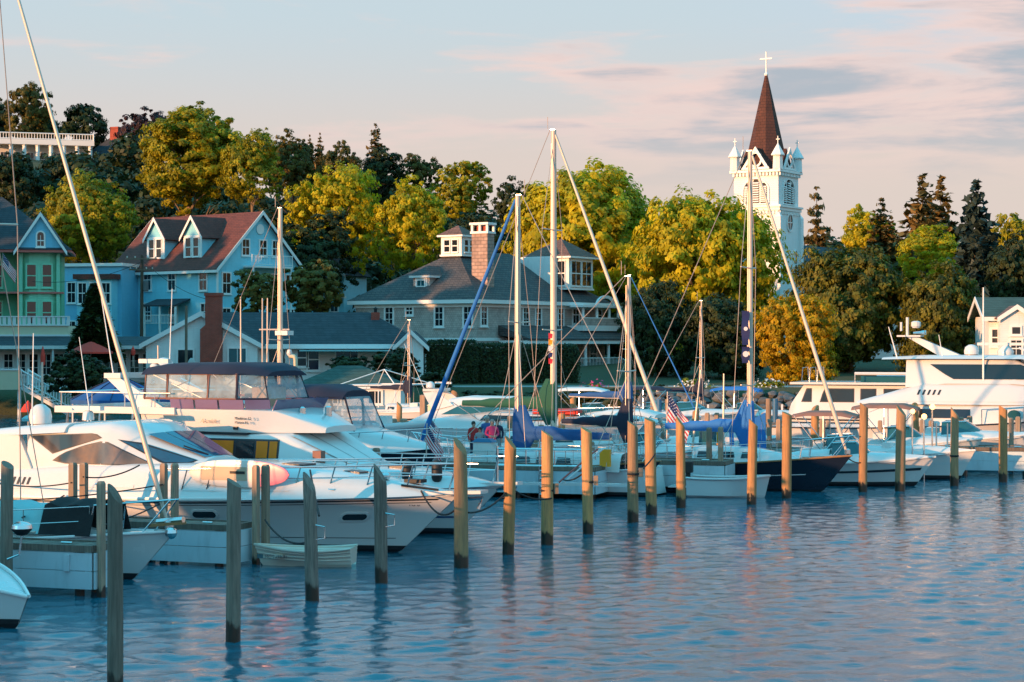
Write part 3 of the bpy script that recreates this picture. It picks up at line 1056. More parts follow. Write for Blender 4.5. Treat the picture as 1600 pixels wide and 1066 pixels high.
# white deck and staircase with balustrade below it
Yd = 130.0
deck = thing('deck_stairs', 'white wooden deck with a long balustraded staircase going down right', 'stairs', (P(0, 0, Yd).x, Yd, 0), 0)
sD = FPX / Yd
X = lambda px: px / sD
zt, zb = PZ(601, Yd), PZ(622, Yd)
MB().box(-3, X(40), -1.5, 5, zt - .12, zt).build('deck_floor', 'deck_wood', deck)
MB().box(-3, X(40), -1.62, -1.5, zt - .3, zt + .95).build('deck_panel', 'cream', deck)
MB().box(-3.1, X(41), -1.68, -1.45, zt + .952, zt + 1.06).build('deck_rail', 'white_trim', deck)
nst = 9
xa, xb = X(42), X(118)
for i in range(nst):
    xx = xa + (xb - xa) * i / nst
    MB().box(xx, xx + (xb - xa) / nst + .05, -1.4, .3, zt - .2 - i * .2 - .06, zt - .2 - i * .2).build('step', 'white_paint', deck)
for yy in (-1.5, .35):
    railing(deck, (xa, yy, zt - .05), (xb, yy, zt - .05 - nst * .2), 1.0, 17, r=.035)
MB().prism([(xa, -1.45, zt - .3), (xb, -1.45, zt - .3 - nst * .2), (xb, -1.45, zt - .05 - nst * .2), (xa, -1.45, zt - .05)], (0, .06, 0)).build('stringer', 'white_trim', deck)
for xx in (-2.5, .1, X(38)):
    MB().box(xx - .1, xx + .1, -1.4, -1.2, -1, zt - .12).build('post', 'white_trim', deck)

# ------------------------------------------------------------------ white cottage with a long dark roof
Yc = 148.0
sC = FPX / Yc
cot = thing('white_cottage', 'long white clapboard cottage with dark roof and tall red brick chimney', 'house', (P(318, 0, Yc).x, Yc, 0), 0)
X = lambda px: (px - 318) / sC
Z = lambda py: PZ(py, Yc)
ze, zr = Z(535), Z(489)
MB().prism([(X(228), 0, 1.6), (X(402), 0, 1.6), (X(402), 0, Z(536)), (X(318), 0, Z(490)), (X(228), 0, Z(536))], (0, 9, 0)).build('wall', 'siding_white', cot)
gable_roof(cot, X(228), X(402), 0, 9, Z(536), Z(490), 'roof_navy', .45, .14, 'y', oe=.3)
MB().box(X(402), X(640), 1.2, 9.5, 1.6, Z(541)).build('wing_wall', 'siding_white', cot)
slab(cot, 'roof', [(X(346), .6, Z(541)), (X(662), .6, Z(541)), (X(568), 5.2, Z(489)), (X(318), 5.2, Z(489))], .14, 'roof_navy')
slab(cot, 'roof', [(X(662), .6, Z(541)), (X(662), 9.8, Z(541)), (X(568), 5.203, Z(489))], .14, 'roof_navy')
slab(cot, 'roof', [(X(662), 9.8, Z(541)), (X(318), 9.8, Z(541)), (X(318), 5.203, Z(489)), (X(568), 5.203, Z(489))], .14, 'roof_navy')
MB().box(X(402), X(640), .48, .597, Z(545), Z(538)).build('gutter', 'white_trim', cot)
MB().prism([(X(619), -.6, 1.6), (X(662), -.6, 1.6), (X(662), -.6, Z(540)), (X(645), -.6, Z(519)), (X(619), -.6, Z(540))], (0, 4.5, 0)).build('porch_wall', 'siding_white', cot)
gable_roof(cot, X(622), X(664), -.6, 5, Z(538), Z(519), 'roof_navy', .35, .12, 'y', oe=.25)
# exterior brick chimney with its shoulder
cx0, cx1 = X(323), X(348)
MB().add([(X(315), -.75, 1.6), (cx1, -.75, 1.6), (cx1, -.003, 1.6), (X(315), -.003, 1.6)] + [(X(315), -.75, Z(515)), (cx1, -.75, Z(515)), (cx1, -.003, Z(515)), (X(315), -.003, Z(515))] + [(cx0, -.75, Z(508)), (cx1, -.75, Z(508)), (cx1, -.003, Z(508)), (cx0, -.003, Z(508))] + [(cx0, -.75, Z(463)), (cx1, -.75, Z(463)), (cx1, -.003, Z(463)), (cx0, -.003, Z(463))],
         [(0, 3, 2, 1)] + [(a + i, a + (i + 1) % 4, a + 4 + (i + 1) % 4, a + 4 + i) for a in (0, 4, 8) for i in range(4)] + [(12, 13, 14, 15)]).build('chimney', 'brick_red', cot)
MB().box(cx0 - .07, cx1 + .07, -.82, .06, Z(463) + .002, Z(458)).build('chimney_cap', 'brick_red', cot)
MB().box(X(574), X(587), 4.0, 4.7, Z(525), Z(487)).build('rear_chimney', 'brick_red', cot)
MB().lathe([(.12, 0), (.12, .25), (.2, .27), (.02, .42)], (X(580.5), 4.35, Z(487)), 8).build('chimney_pot', 'rope_dark', cot)
window(cot, X(290), 0, Z(568), 1.1, 1.0, 0, 2, 1)
window(cot, X(371), 0, Z(566), 1.25, 1.0, 0, 2, 1, glass='glass_teal')
window(cot, X(430), 1.2, Z(572), 1.2, 1.2, 0, 2, 1)
window(cot, X(487), 1.2, Z(578), .8, 1.5, 0, 1, 2)
window(cot, X(540), 1.2, Z(572), 1.6, 1.2, 0, 3, 1)
window(cot, X(470), 1.2, Z(572), .7, 1.2, 0, 1, 2)
MB().box(X(470), X(610), -1.1, 1.19, Z(549), Z(547)).build('awning', 'teal_canvas', cot)

# satellite dish beside the chimney
dish = thing('satellite_dish', 'pale round satellite dish tilted beside the brick chimney of the cottage', 'dish', (X(309) + cot.location.x, Yc - 2.2, 1.8))
bm_ = MB()
rings = []
for r, d in ((.02, .0), (.35, .04), (.7, .13), (.78, .16), (.72, .18), (.35, .08), (.02, .03)):
    rings.append([(r * .62 * math.cos(2 * math.pi * k / 18), -d, 1.0 + r * 1.25 * math.sin(2 * math.pi * k / 18)) for k in range(18)])
bm_.loft(rings).build('reflector', 'white_canvas', dish, 40, rz=R(-35))
MB().tube([(0, .05, -.3), (0, .05, 1.0)], .05, 6).build('mast', 'steel', dish)
MB().tube([(0, 0, 1.0), (-.25, -.7, 1.1)], .02, 5).build('feed_arm', 'steel', dish)
mast_s = P(291, 565, 146)

# ------------------------------------------------------------------ small hip-roofed hut and the bare tent frame
Yh = 126.0
hut = thing('harbour_hut', 'small white hut with green hip roof behind the navy-topped cruiser', 'building', (P(540, 0, Yh).x, Yh, 0), 0)
sH = FPX / Yh
X = lambda px: (px - 540) / sH
MB().box(X(462), X(626), 0, 5, -1.5, PZ(606, Yh)).build('wall', 'white_paint', hut)
hip_roof(hut, X(462), X(622), 0, 5, PZ(604, Yh), PZ(572, Yh), 'roof_green', .4, fascia=.14)
window(hut, X(586), 0, PZ(630, Yh), .75, .75, 0, 2, 1)
window(hut, X(520), 0, PZ(630, Yh), .9, .8, 0, 2, 1)
MB().box(X(420), X(700), -2.5, 6, -1.6, .9).build('quay', 'concrete', hut)

Yf = 119.0
tent = thing('tent_frame', 'bare white pole frame of a marquee standing without its cover', 'tent frame', (P(600, 0, Yf).x, Yf, 0))
sF = FPX / Yf
X = lambda px: (px - 600) / sF
ztf, zpk, zft = PZ(602, Yf), PZ(578, Yf), .9
cs_ = [(X(528), 0), (X(618), -.3), (X(672), 3.2), (X(585), 3.6)]
MB().tube([(a, b, ztf) for a, b in cs_] + [(*cs_[0], ztf)], .045, 6, False).build('eaves_pole', 'white_trim', tent)
for a, b in cs_:
    MB().tube([(a, b, zft), (a, b, ztf)], .04, 6).build('leg', 'white_trim', tent)
    MB().tube([(a, b, ztf), (X(598), 1.6, zpk)], .035, 6).build('hip_pole', 'white_trim', tent)
MB().box(X(440), X(700), -1.5, 5, -1.4, .88).build('quay_slab', 'concrete', tent)

# ------------------------------------------------------------------ church tower
Yk = 200.0
kc = P(1217, 0, Yk)
sK = FPX / Yk
church = thing('church_tower', 'tall white wooden church tower with brown spire, pinnacles and cross', 'church tower', (kc.x, Yk, 0), R(-32))
WK = 5.15
Z = lambda py: PZ(py, Yk)
MB().box(-WK, 0, 0, WK, 2.5, Z(323)).build('lower_stage', 'siding_church', church)
MB().box(-WK + .12, -.12, .12, WK - .12, Z(323), Z(266)).build('belfry_stage', 'siding_church', church)


def band(z0, z1, o):
    MB().box(-WK - o, o, -o, WK + o, z0, z1).build('cornice', 'white_trim', church)


band(Z(323), Z(320), .28)
band(Z(328), Z(323) - .003, .14)
band(Z(268), Z(264), .22)
for i in range(14):
    u = .18 + i * (WK - .36) / 13
    for zz0 in (Z(330) - .25, Z(268) - .34):
        MB().box(-u - .1, -u + .1, -.13, -.003 if zz0 < 18.4 else .117, zz0, zz0 + .32).build('dentil', 'white_trim', church)
        MB().box(.003 if zz0 < 18.4 else -.117, .13, u - .1, u + .1, zz0, zz0 + .32).build('dentil', 'white_trim', church)
for xx, yy in ((-WK, 0), (0, 0), (0, WK), (-WK, WK)):
    MB().box(xx - .3, xx + .3, yy - .3, yy + .3, 2.5, Z(338)).build('buttress', 'siding_church', church)
    MB().add([(xx - .3, yy - .3, Z(338)), (xx + .3, yy - .3, Z(338)), (xx + .3, yy + .3, Z(338)), (xx - .3, yy + .3, Z(338)), (xx, yy, Z(330))], [(0, 1, 4), (1, 2, 4), (2, 3, 4), (3, 0, 4)]).build('buttress_cap', 'white_trim', church)
    sx = xx + (.2 if xx < 0 else -.2)
    sy = yy + (.2 if yy < 1 else -.2)
    MB().lathe([(.55, Z(264)), (.5, Z(243)), (.72, Z(242.5)), (.72, Z(241)), (.03, Z(223))], (sx, sy, 0), 8).build('pinnacle', 'white_trim', church)
    MB().box(sx - .035, sx + .035, sy - .035, sy + .035, Z(224), Z(212)).build('pinnacle_cross', 'white_trim', church)
    MB().box(sx - .2, sx + .2, sy - .03, sy + .03, Z(217.6), Z(216.4)).build('pinnacle_arm', 'white_trim', church)


def lancets(rz, ox, oy):
    """Three louvred lancets and their surround on one face of the belfry."""
    for u, h in ((-.85, 2.0), (0, 2.45), (.85, 2.0)):
        lf = MB()
        w = .34
        zb_ = Z(316)
        pts = [(u - w, 0, zb_), (u + w, 0, zb_), (u + w, 0, zb_ + h - .5)] + [(u + w * math.cos(a), 0, zb_ + h - .5 + .55 * math.sin(a)) for a in (R(35), R(70), R(110), R(145))] + [(u - w, 0, zb_ + h - .5)]
        lf.prism(pts, (0, -.03, 0))
        o = lf.build('lancet', 'dark_interior', church, loc=(ox, oy, 0), rz=rz)
        sl = MB()
        for k in range(9):
            z = zb_ + .1 + k * (h - .35) / 9
            sl.hexa([(u - w, -.16, z), (u + w, -.16, z), (u + w, -.04, z + .1), (u - w, -.04, z + .1)], [(u - w, -.16, z + .05), (u + w, -.16, z + .05), (u + w, -.04, z + .15), (u - w, -.04, z + .15)])
        q = sl.build('louvre', 'white_trim', o)
        q['kind'] = 'stuff'
    hd = MB()
    for i in range(12):
        a0, a1 = math.pi * i / 12, math.pi * (i + 1) / 12
        hd.prism([(1.35 * math.cos(a0), -.003, Z(296) + 1.15 * math.sin(a0)), (1.5 * math.cos(a0), -.003, Z(296) + 1.3 * math.sin(a0)), (1.5 * math.cos(a1), -.003, Z(296) + 1.3 * math.sin(a1)), (1.35 * math.cos(a1), -.003, Z(296) + 1.15 * math.sin(a1))], (0, -.14, 0))
    hd.box(-1.5, -1.35, -.14, -.003, Z(317), Z(296))
    hd.box(1.35, 1.5, -.14, -.003, Z(317), Z(296))
    hd.box(-1.5, 1.5, -.2, -.003, Z(318.5), Z(317))
    hd.build('lancet_surround', 'white_trim', church, loc=(ox, oy, 0), rz=rz)


lancets(0, -WK / 2, .12)
lancets(R(90), -.12, WK / 2)


def kgable(rz, ox, oy):
    g = MB()
    b, top, w = Z(263), Z(227), 1.55
    n = 14
    circ = [(.55 * math.cos(2 * math.pi * k / n + math.pi / 2), 0, b + 1.0 + .6 * math.sin(2 * math.pi * k / n + math.pi / 2)) for k in range(n)]
    # pierced gable: raking boards round an open circle
    for s in (-1, 1):
        g.prism([(s * w, 0, b), (s * (w - .35), 0, b), (0, 0, top - .45), (0, 0, top)], (0, -.16, 0))
    g.prism([(-w, 0, b), (w, 0, b), (w - .1, 0, b + .22), (-w + .1, 0, b + .22)], (0, -.14, 0))
    for k in range(n):
        p, q = circ[k], circ[(k + 1) % n]
        cz = b + 1.0
        g.prism([p, q, (q[0] * 1.35, 0, cz + (q[2] - cz) * 1.35), (p[0] * 1.35, 0, cz + (p[2] - cz) * 1.35)], (0, -.12, 0))
    g.build('gable', 'white_trim', church, loc=(ox, oy, 0), rz=rz)
    MB().prism([(-w, .25, b), (w, .25, b), (0, .25, top - .1)], (0, 1.3, .0)).build('gable_roof', 'roof_spire', church, loc=(ox, oy, 0), rz=rz)


kgable(0, -WK / 2, .05)
kgable(R(90), -.05, WK / 2)
kgable(R(-90), -WK + .05, WK / 2)
# octagonal spire, the cross on top
sp_ = MB()
rb, zb_, za_ = 2.45, Z(264), Z(109)
sp_.loft([[(-WK / 2 + r * math.cos(math.pi / 4 * k + math.pi / 8), WK / 2 + r * math.sin(math.pi / 4 * k + math.pi / 8), z) for k in range(8)] for r, z in ((rb, zb_), (rb * .8, zb_ + .16 * (za_ - zb_)), (.12, za_))]).build('spire', 'roof_spire', church)
MB().tube([(-WK / 2, WK / 2, za_ - .2), (-WK / 2, WK / 2, Z(73))], .085, 6).build('cross_upright', 'white_trim', church)
MB().box(-WK / 2 - .68, -WK / 2 + .68, WK / 2 - .06, WK / 2 + .06, Z(85.2), Z(83.2)).build('cross_arm', 'white_trim', church).rotation_euler = (0, 0, 0)
MB().ball((-WK / 2, WK / 2, za_), .22, 10, 6).build('finial', 'white_trim', church)
# oval tracery window on both faces
for rz, ox, oy in ((R(90), .0, WK / 2), (0, -WK / 2, 0)):
    zc = Z(346)
    o = MB().prism([(.62 * math.cos(2 * math.pi * k / 20), -.003, zc + .82 * math.sin(2 * math.pi * k / 20)) for k in range(20)], (0, -.05, 0)).build('oval_window', 'glass', church, loc=(ox, oy, 0), rz=rz)
    ri = MB()
    for k in range(20):
        a0, a1 = 2 * math.pi * k / 20, 2 * math.pi * (k + 1) / 20
        ri.prism([(.62 * math.cos(a0), -.003, zc + .82 * math.sin(a0)), (.74 * math.cos(a0), -.003, zc + .96 * math.sin(a0)), (.74 * math.cos(a1), -.003, zc + .96 * math.sin(a1)), (.62 * math.cos(a1), -.003, zc + .82 * math.sin(a1))], (0, -.12, 0))
    ri.box(-.04, .04, -.1, -.055, zc - .8, zc + .8)
    ri.box(-.6, .6, -.1, -.055, zc - .04, zc + .04)
    ri.build('tracery', 'white_trim', o)
for px in (.9, 4.1):
    window(church, 0, px, Z(428), .5, 2.2, R(90), 1, 2, arch=True)
nave = thing('church_nave', 'white church nave with dark roof half hidden behind the big trees', 'church', (kc.x, Yk, 0), R(-32))
MB().prism([(-9.5, 5.2, 2.5), (4.5, 5.2, 2.5), (4.5, 5.2, 9.5), (-2.5, 5.2, 15.0), (-9.5, 5.2, 9.5)], (0, 20, 0)).build('wall', 'siding_church', nave)
gable_roof(nave, -9.5, 4.5, 5.2, 25, 9.5, 15.0, 'roof_navy', .4, .2, 'y')

# ------------------------------------------------------------------ house at the right edge
Ye = 150.0
ec = P(1545, 0, Ye)
sE = FPX / Ye
rh = thing('white_house', 'white house with mossy green roof at the right edge', 'house', (ec.x, Ye, 0), R(-6))
X = lambda px: (px - 1545) / sE
MB().box(0, 9, 0, 8, 1.5, PZ(494, Ye)).build('wall', 'siding_white', rh)
gable_roof(rh, 0, 9, 0, 8, PZ(494, Ye), PZ(466, Ye), 'roof_green', .5, .15, 'x')
MB().prism([(X(1558), -1.6, 1.5), (X(1608), -1.6, 1.5), (X(1608), -1.6, PZ(496, Ye)), (X(1583), -1.6, PZ(481, Ye)), (X(1558), -1.6, PZ(496, Ye))], (0, 3, 0)).build('porch_wall', 'siding_white', rh)
gable_roof(rh, X(1558), X(1608), -1.6, 2.5, PZ(496, Ye), PZ(480, Ye), 'roof_cedar', .25, .12, 'y')
window(rh, X(1582), -1.6, PZ(557, Ye), .75, 1.2)
window(rh, X(1582), -1.6, PZ(522, Ye), .6, .5, 0, 1, 1)
window(rh, X(1552) + .1, 0, PZ(540, Ye), .4, 1.2, 0, 1, 2)

# ------------------------------------------------------------------ hotel veranda and house high on the hill
Yo = 318.0
sO = FPX / Yo
hotel = thing('hotel_veranda', 'long white colonnaded veranda high on the wooded hill', 'hotel', (P(-20, 0, Yo).x, Yo - 4, 0), R(16))
X = lambda px: (px + 20) / sO
z0h = PZ(262, Yo)
MB().box(0, X(150), 2.5, 12, z0h - 4, z0h + 4.1).build('wall', 'white_paint', hotel)
MB().box(-.3, X(152), -.3, 12, z0h + 3.5, z0h + 4.3).build('entablature', 'white_trim', hotel)
MB().box(-.3, X(152), -.3, 2.4, z0h - .6, z0h).build('veranda_floor', 'white_trim', hotel)
for i in range(9):
    MB().lathe([(.42, 0), (.36, .3), (.32, 3.2), (.45, 3.5)], (.6 + i * 2.05, .2, z0h), 8).build('column', 'white_trim', hotel)
railing(hotel, (0, -.1, z0h + 4.3), (X(151), -.1, z0h + 4.3), 1.0, 40, r=.06)
railing(hotel, (0, .2, z0h), (X(151), .2, z0h), .9, 40, r=.05)
for i in range(8):
    window(hotel, 1.6 + i * 2.05, 2.5, z0h + .4, 1.0, 2.0)
hh = thing('hill_house', 'dark roofed house with red brick chimney on the wooded hill', 'house', (P(158, 0, 322).x, 322, 0), R(-25))
zz0 = PZ(250, 322)
MB().box(-3.5, 3.5, 0, 7, zz0 - 6, zz0 + .2).build('wall', 'siding_white', hh)
hip_roof(hh, -3.5, 3.5, 0, 7.05, zz0 + .3, PZ(208, 322), 'roof_navy', .5)
MB().box(-.2, 1.4, 2.6, 3.6, zz0 + 2, PZ(196, 322)).build('chimney', 'brick_red', hh)
MB().box(-.3, 1.5, 2.5, 3.7, PZ(199, 322), PZ(197.5, 322)).build('chimney_cap', 'brick_red', hh)
MB().prism([(2.0, -.2, zz0 + .4), (4.4, -.2, zz0 + .4), (3.2, -.2, zz0 + 1.9)], (0, 3, 0)).build('gable_wall', 'white_paint', hh)


# ------------------------------------------------------------------ trees and plants
def leaf_quads(cent, nrm, size, rg):
    """Leaf-sized faces: a kite for each centre, turned to its normal."""
    n = len(cent)
    nrm = nrm / np.linalg.norm(nrm, axis=1, keepdims=True)
    ref = rg.normal(size=(n, 3))
    u = np.cross(nrm, ref)
    u /= np.linalg.norm(u, axis=1, keepdims=True) + 1e-9
    w = np.cross(nrm, u)
    s = size[:, None]
    v = np.stack([cent - u * s, cent + w * s * .6 + nrm * s * .12, cent + u * s * 1.05, cent - w * s * .6 + nrm * s * .12], 1)
    return v.reshape(-1, 3)


def leaf_mesh(name, v, tint, m):
    n = len(v) // 4
    me = np_mesh(name, v, np.arange(n * 4).reshape(n, 4), m)
    at = me.attributes.new('tint', 'FLOAT', 'FACE')
    at.data.foreach_set('value', np.clip(tint, 0, 1).astype(np.float32))
    return me


def crown(seed, m, n_leaf=9000, leaf=.062, lobes=11, flat=.75, droop=0.0, gap=.2, name='crown', open_=1.0):
    """Unit crown (radius about 1): overlapping lobes carrying clumps of leaves."""
    rg = np.random.default_rng(seed)
    n_leaf, leaf = int(n_leaf * 2.0), leaf * .7
    L = []
    for k in range(lobes):
        a = 2 * math.pi * (k * .618 + rg.uniform(-.08, .08))
        zz = rg.uniform(-.6, .75) if k else .45
        rad = math.sqrt(max(.05, 1 - zz * zz)) * rg.uniform(.3, .56)
        L.append((rad * math.cos(a), rad * math.sin(a), zz * .62, rg.uniform(.4, .56)))
    L = np.array(L)
    ncl = max(50, n_leaf // 26)
    pick = rg.integers(0, lobes, ncl)
    d = rg.normal(size=(ncl, 3))
    d[:, 2] += .15
    d /= np.linalg.norm(d, axis=1, keepdims=True)
    cc = L[pick, :3] + d * L[pick, 3:4] * rg.uniform(.7, 1.16, (ncl, 1)) ** 1.0
    dirs = cc / (np.linalg.norm(cc, axis=1, keepdims=True) + 1e-6)
    ph = rg.uniform(0, 6.28, (5, 3))
    fr_ = rg.uniform(2.2, 6.0, (5, 3))
    mod = sum(np.sin(dirs * fr_[i] + ph[i]).sum(1) for i in range(5)) / 15
    cc = cc * (1 + .42 * mod)[:, None]
    keep = np.ones(ncl, bool)
    for q in L:
        keep &= np.linalg.norm(cc - q[:3], axis=1) > q[3] * .55
    keep &= rg.uniform(size=ncl) > gap
    cc, dd = cc[keep], d[keep]
    per = max(8, n_leaf // max(1, len(cc)))
    rc = rg.uniform(.035, .12, len(cc)) * open_
    cidx = np.repeat(np.arange(len(cc)), per)
    o = rg.normal(size=(len(cidx), 3))
    o /= np.linalg.norm(o, axis=1, keepdims=True)
    rr = rg.uniform(.25, 1, (len(cidx), 1)) ** .6
    o2 = o * rr * rc[cidx][:, None] * np.array([1.25, 1.25, .8])
    if droop:
        o2[:, 2] -= droop * rg.uniform(0, 1, len(cidx)) ** 2
    pos = cc[cidx] + o2
    nr = o * .9 + dd[cidx] * 1.3 + rg.normal(size=o.shape) * .45 + np.array([0, 0, .2])
    sz = leaf * rg.uniform(.55, 1.25, len(cidx))
    tint = rg.uniform(.05, .95, len(cc))[cidx] + rg.normal(0, .18, len(cidx))
    pos[:, 2] *= flat / .75
    return leaf_mesh(name, leaf_quads(pos, nr, sz, rg), tint, m)


def trunk_mesh(seed, h, r, crown_r, m='bark', limbs=6, spread=.7):
    """Tapered trunk of height h (to the crown's heart) with limbs rising into the crown."""
    rg = random.Random(seed)
    b = MB()
    pts = [(0, 0, -.6)]
    x = y = 0
    for k in range(1, 6):
        x += rg.uniform(-.06, .06) * h * .3
        y += rg.uniform(-.06, .06) * h * .3
        pts.append((x, y, h * k / 5))
    b.tube(pts, [r * 1.35, r, r * .85, r * .72, r * .55, r * .3], 8)
    for k in range(limbs):
        z0 = h * rg.uniform(.42, .92)
        i = min(4, int(z0 / h * 5))
        a = 2 * math.pi * (k * .618 + rg.uniform(-.1, .1))
        ln = crown_r * rg.uniform(.55, .9) * spread
        p0 = Vector(pts[i]).lerp(Vector(pts[i + 1]), z0 / h * 5 - i)
        p1 = p0 + Vector((math.cos(a) * ln * .5, math.sin(a) * ln * .5, ln * .55))
        p2 = p1 + Vector((math.cos(a + .3) * ln * .5, math.sin(a + .3) * ln * .5, ln * rg.uniform(.3, .7)))
        b.tube([p0, p1, p2], [r * .45, r * .3, r * .1], 6)
        p3 = p1 + Vector((math.cos(a - .8) * ln * .4, math.sin(a - .8) * ln * .4, ln * .5))
        b.tube([p1, p3], [r * .26, r * .08], 5)
    return b.mesh('trunk', m, 50)


CROWNS = {}


def tree(name, label, px0, px1, ytop, ybot, Y, kind='leaf_maple', seed=1, leaves=9000, group=None, leaf=None, lobes=11, gap=.2, droop=0, bark='bark', cat='tree', limbs=6, deep=None, own=False, flat=.75):
    """Broadleaf tree whose crown spans px0..px1 and ytop..ybot in the photo at distance Y."""
    sc = Y / FPX
    rx = (px1 - px0) / 2 * sc / 1.02
    zt, zb = PZ(ytop, Y), PZ(ybot, Y)
    x = PX((px0 + px1) / 2, Y)
    g = gh(x, Y)
    e = thing(name, label, cat, (x, Y, g), random.Random(seed).uniform(0, 6.28), group)
    rz_ = (zt - zb) / 2 / .98
    key = (kind, seed if own else seed % 4, leaves, lobes, gap, droop, flat)
    if key not in CROWNS:
        CROWNS[key] = crown(seed if own else seed % 4 + 40, kind, leaves, leaf or (.062 if leaves < 14000 else .046), lobes, flat, droop, gap)
    c = link('crown', CROWNS[key], e, (0, 0, (zt + zb) / 2 - g))
    c.scale = (rx / 1.0, (deep or rx) / 1.0, rz_ / flat * .72)
    hh_ = max(1.0, (zt + zb) / 2 - g)
    link('trunk', trunk_mesh(seed, hh_, max(.12, rx * .075), rx, bark, limbs), e)
    return e


def conifer_mesh(seed, m, tiers=18, spread=1.0, sparse=.0, droop=.25, n_per=26, leaf=.05):
    """Unit conifer: height 1, base radius about .3, whorls of drooping boughs."""
    rg = np.random.default_rng(seed)
    C, N, S = [], [], []
    for t_ in range(tiers):
        f = t_ / (tiers - 1)
        z = .1 + .88 * f
        r = .28 * spread * (1 - f) ** .7 + .014
        nb = max(5, int(11 * (1 - f) + 5))
        a0 = rg.uniform(0, 6.28)
        for k in range(nb):
            if rg.uniform() < sparse:
                continue
            a = a0 + 2 * math.pi * k / nb + rg.uniform(-.2, .2)
            ln = r * rg.uniform(.5, 1.2)
            zj = z + rg.uniform(-.024, .024)
            m_ = max(5, int(n_per * ln / .28))
            u = rg.uniform(.12, 1, m_)
            px = np.cos(a) * u * ln + rg.normal(0, .012 * spread, m_)
            py = np.sin(a) * u * ln + rg.normal(0, .012 * spread, m_)
            pz = zj - droop * ln * u ** 1.5 + rg.normal(0, .007, m_) + .03 * u * (1 - f)
            C.append(np.stack([px, py, pz], 1))
            nn = rg.normal(size=(m_, 3)) * .6
            nn[:, 2] += 1
            N.append(nn)
            S.append(rg.uniform(.7, 1.5, m_) * leaf * (.5 + .5 * (1 - f)))
    C, N, S = np.concatenate(C), np.concatenate(N), np.concatenate(S)
    return leaf_mesh('crown', leaf_quads(C, N, S, rg), rg.uniform(0, 1, len(C)), m)


def conifer(name, label, px, ytop, Y, wpx, kind='leaf_spruce', seed=1, group=None, ybase=None, sparse=0.0, tiers=18, droop=.25, leaf=.05, n_per=26):
    x = PX(px, Y)
    g = gh(x, Y) if ybase is None else PZ(ybase, Y)
    g0 = gh(x, Y)
    h = PZ(ytop, Y) - g
    e = thing(name, label, 'tree', (x, Y, g0), 0, group)
    key = ('con', kind, seed, sparse, tiers, droop)
    if key not in CROWNS:
        CROWNS[key] = conifer_mesh(seed, kind, tiers, 1.0, sparse, droop, n_per, leaf)
    c = link('crown', CROWNS[key], e, (0, 0, g - g0))
    w = wpx * Y / FPX / .46
    c.scale = (w, w, h)
    b = MB()
    b.tube([(0, 0, -.5), (0, 0, (h + g - g0) * .5), (0, 0, (h + g - g0) * .97)], [h * .018, h * .012, .02], 7)
    b.build('trunk', 'bark', e, 50)
    return e


def shrub(name, label, px0, px1, ytop, ybot, Y, kind='leaf_dark', seed=1, leaves=4000, group=None, cat='shrub', z0=None, flat=.75, gap=.1, deep=None):
    sc = Y / FPX
    rx = (px1 - px0) / 2 * sc
    zt, zb = PZ(ytop, Y), PZ(ybot, Y)
    x = PX((px0 + px1) / 2, Y)
    e = thing(name, label, cat, (x, Y, max(zb, .3)), seed * 1.3, group)
    zb = max(zb, .3)
    key = ('sh', kind, seed % 3, leaves, gap)
    if key not in CROWNS:
        CROWNS[key] = crown(seed % 3 + 70, kind, leaves, .085, 9, .75, 0, gap)
    c = link('foliage', CROWNS[key], e, (0, 0, (zt - zb) * .45))
    c.scale = (rx * 1.05, (deep or rx) * 1.05, (zt - zb) * .58)
    b = MB()
    rg = random.Random(seed)
    for k in range(4):
        a = k * 1.6 + rg.uniform(-.3, .3)
        b.tube([(0, 0, -.4), (math.cos(a) * rx * .3, math.sin(a) * rx * .3, (zt - zb) * .5)], [.05, .02], 5)
    b.build('stem', 'bark', e)
    return e


# the wooded slope behind everything reads as one mass
rg = np.random.default_rng(77)
n = 460
wx, wy = rg.uniform(-105, 90, n), rg.uniform(212, 335, n)
keep = ~((wy > 300) & (wx < -60) & (wx > -88))
wx, wy = wx[keep], wy[keep]
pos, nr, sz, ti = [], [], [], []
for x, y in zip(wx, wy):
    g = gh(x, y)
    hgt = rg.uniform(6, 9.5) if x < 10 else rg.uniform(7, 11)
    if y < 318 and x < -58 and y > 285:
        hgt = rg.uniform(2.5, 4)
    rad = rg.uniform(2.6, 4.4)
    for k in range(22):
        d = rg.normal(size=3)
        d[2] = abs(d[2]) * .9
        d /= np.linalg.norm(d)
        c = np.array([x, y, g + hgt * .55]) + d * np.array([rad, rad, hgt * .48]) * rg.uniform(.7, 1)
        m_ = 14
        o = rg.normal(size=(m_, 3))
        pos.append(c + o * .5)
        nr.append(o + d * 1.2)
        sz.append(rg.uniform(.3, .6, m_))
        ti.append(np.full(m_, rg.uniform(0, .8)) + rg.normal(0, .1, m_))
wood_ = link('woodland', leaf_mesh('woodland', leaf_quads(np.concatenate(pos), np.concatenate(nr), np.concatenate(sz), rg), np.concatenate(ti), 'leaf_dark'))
stuff(wood_, 'dark woodland covering the slope behind the houses')

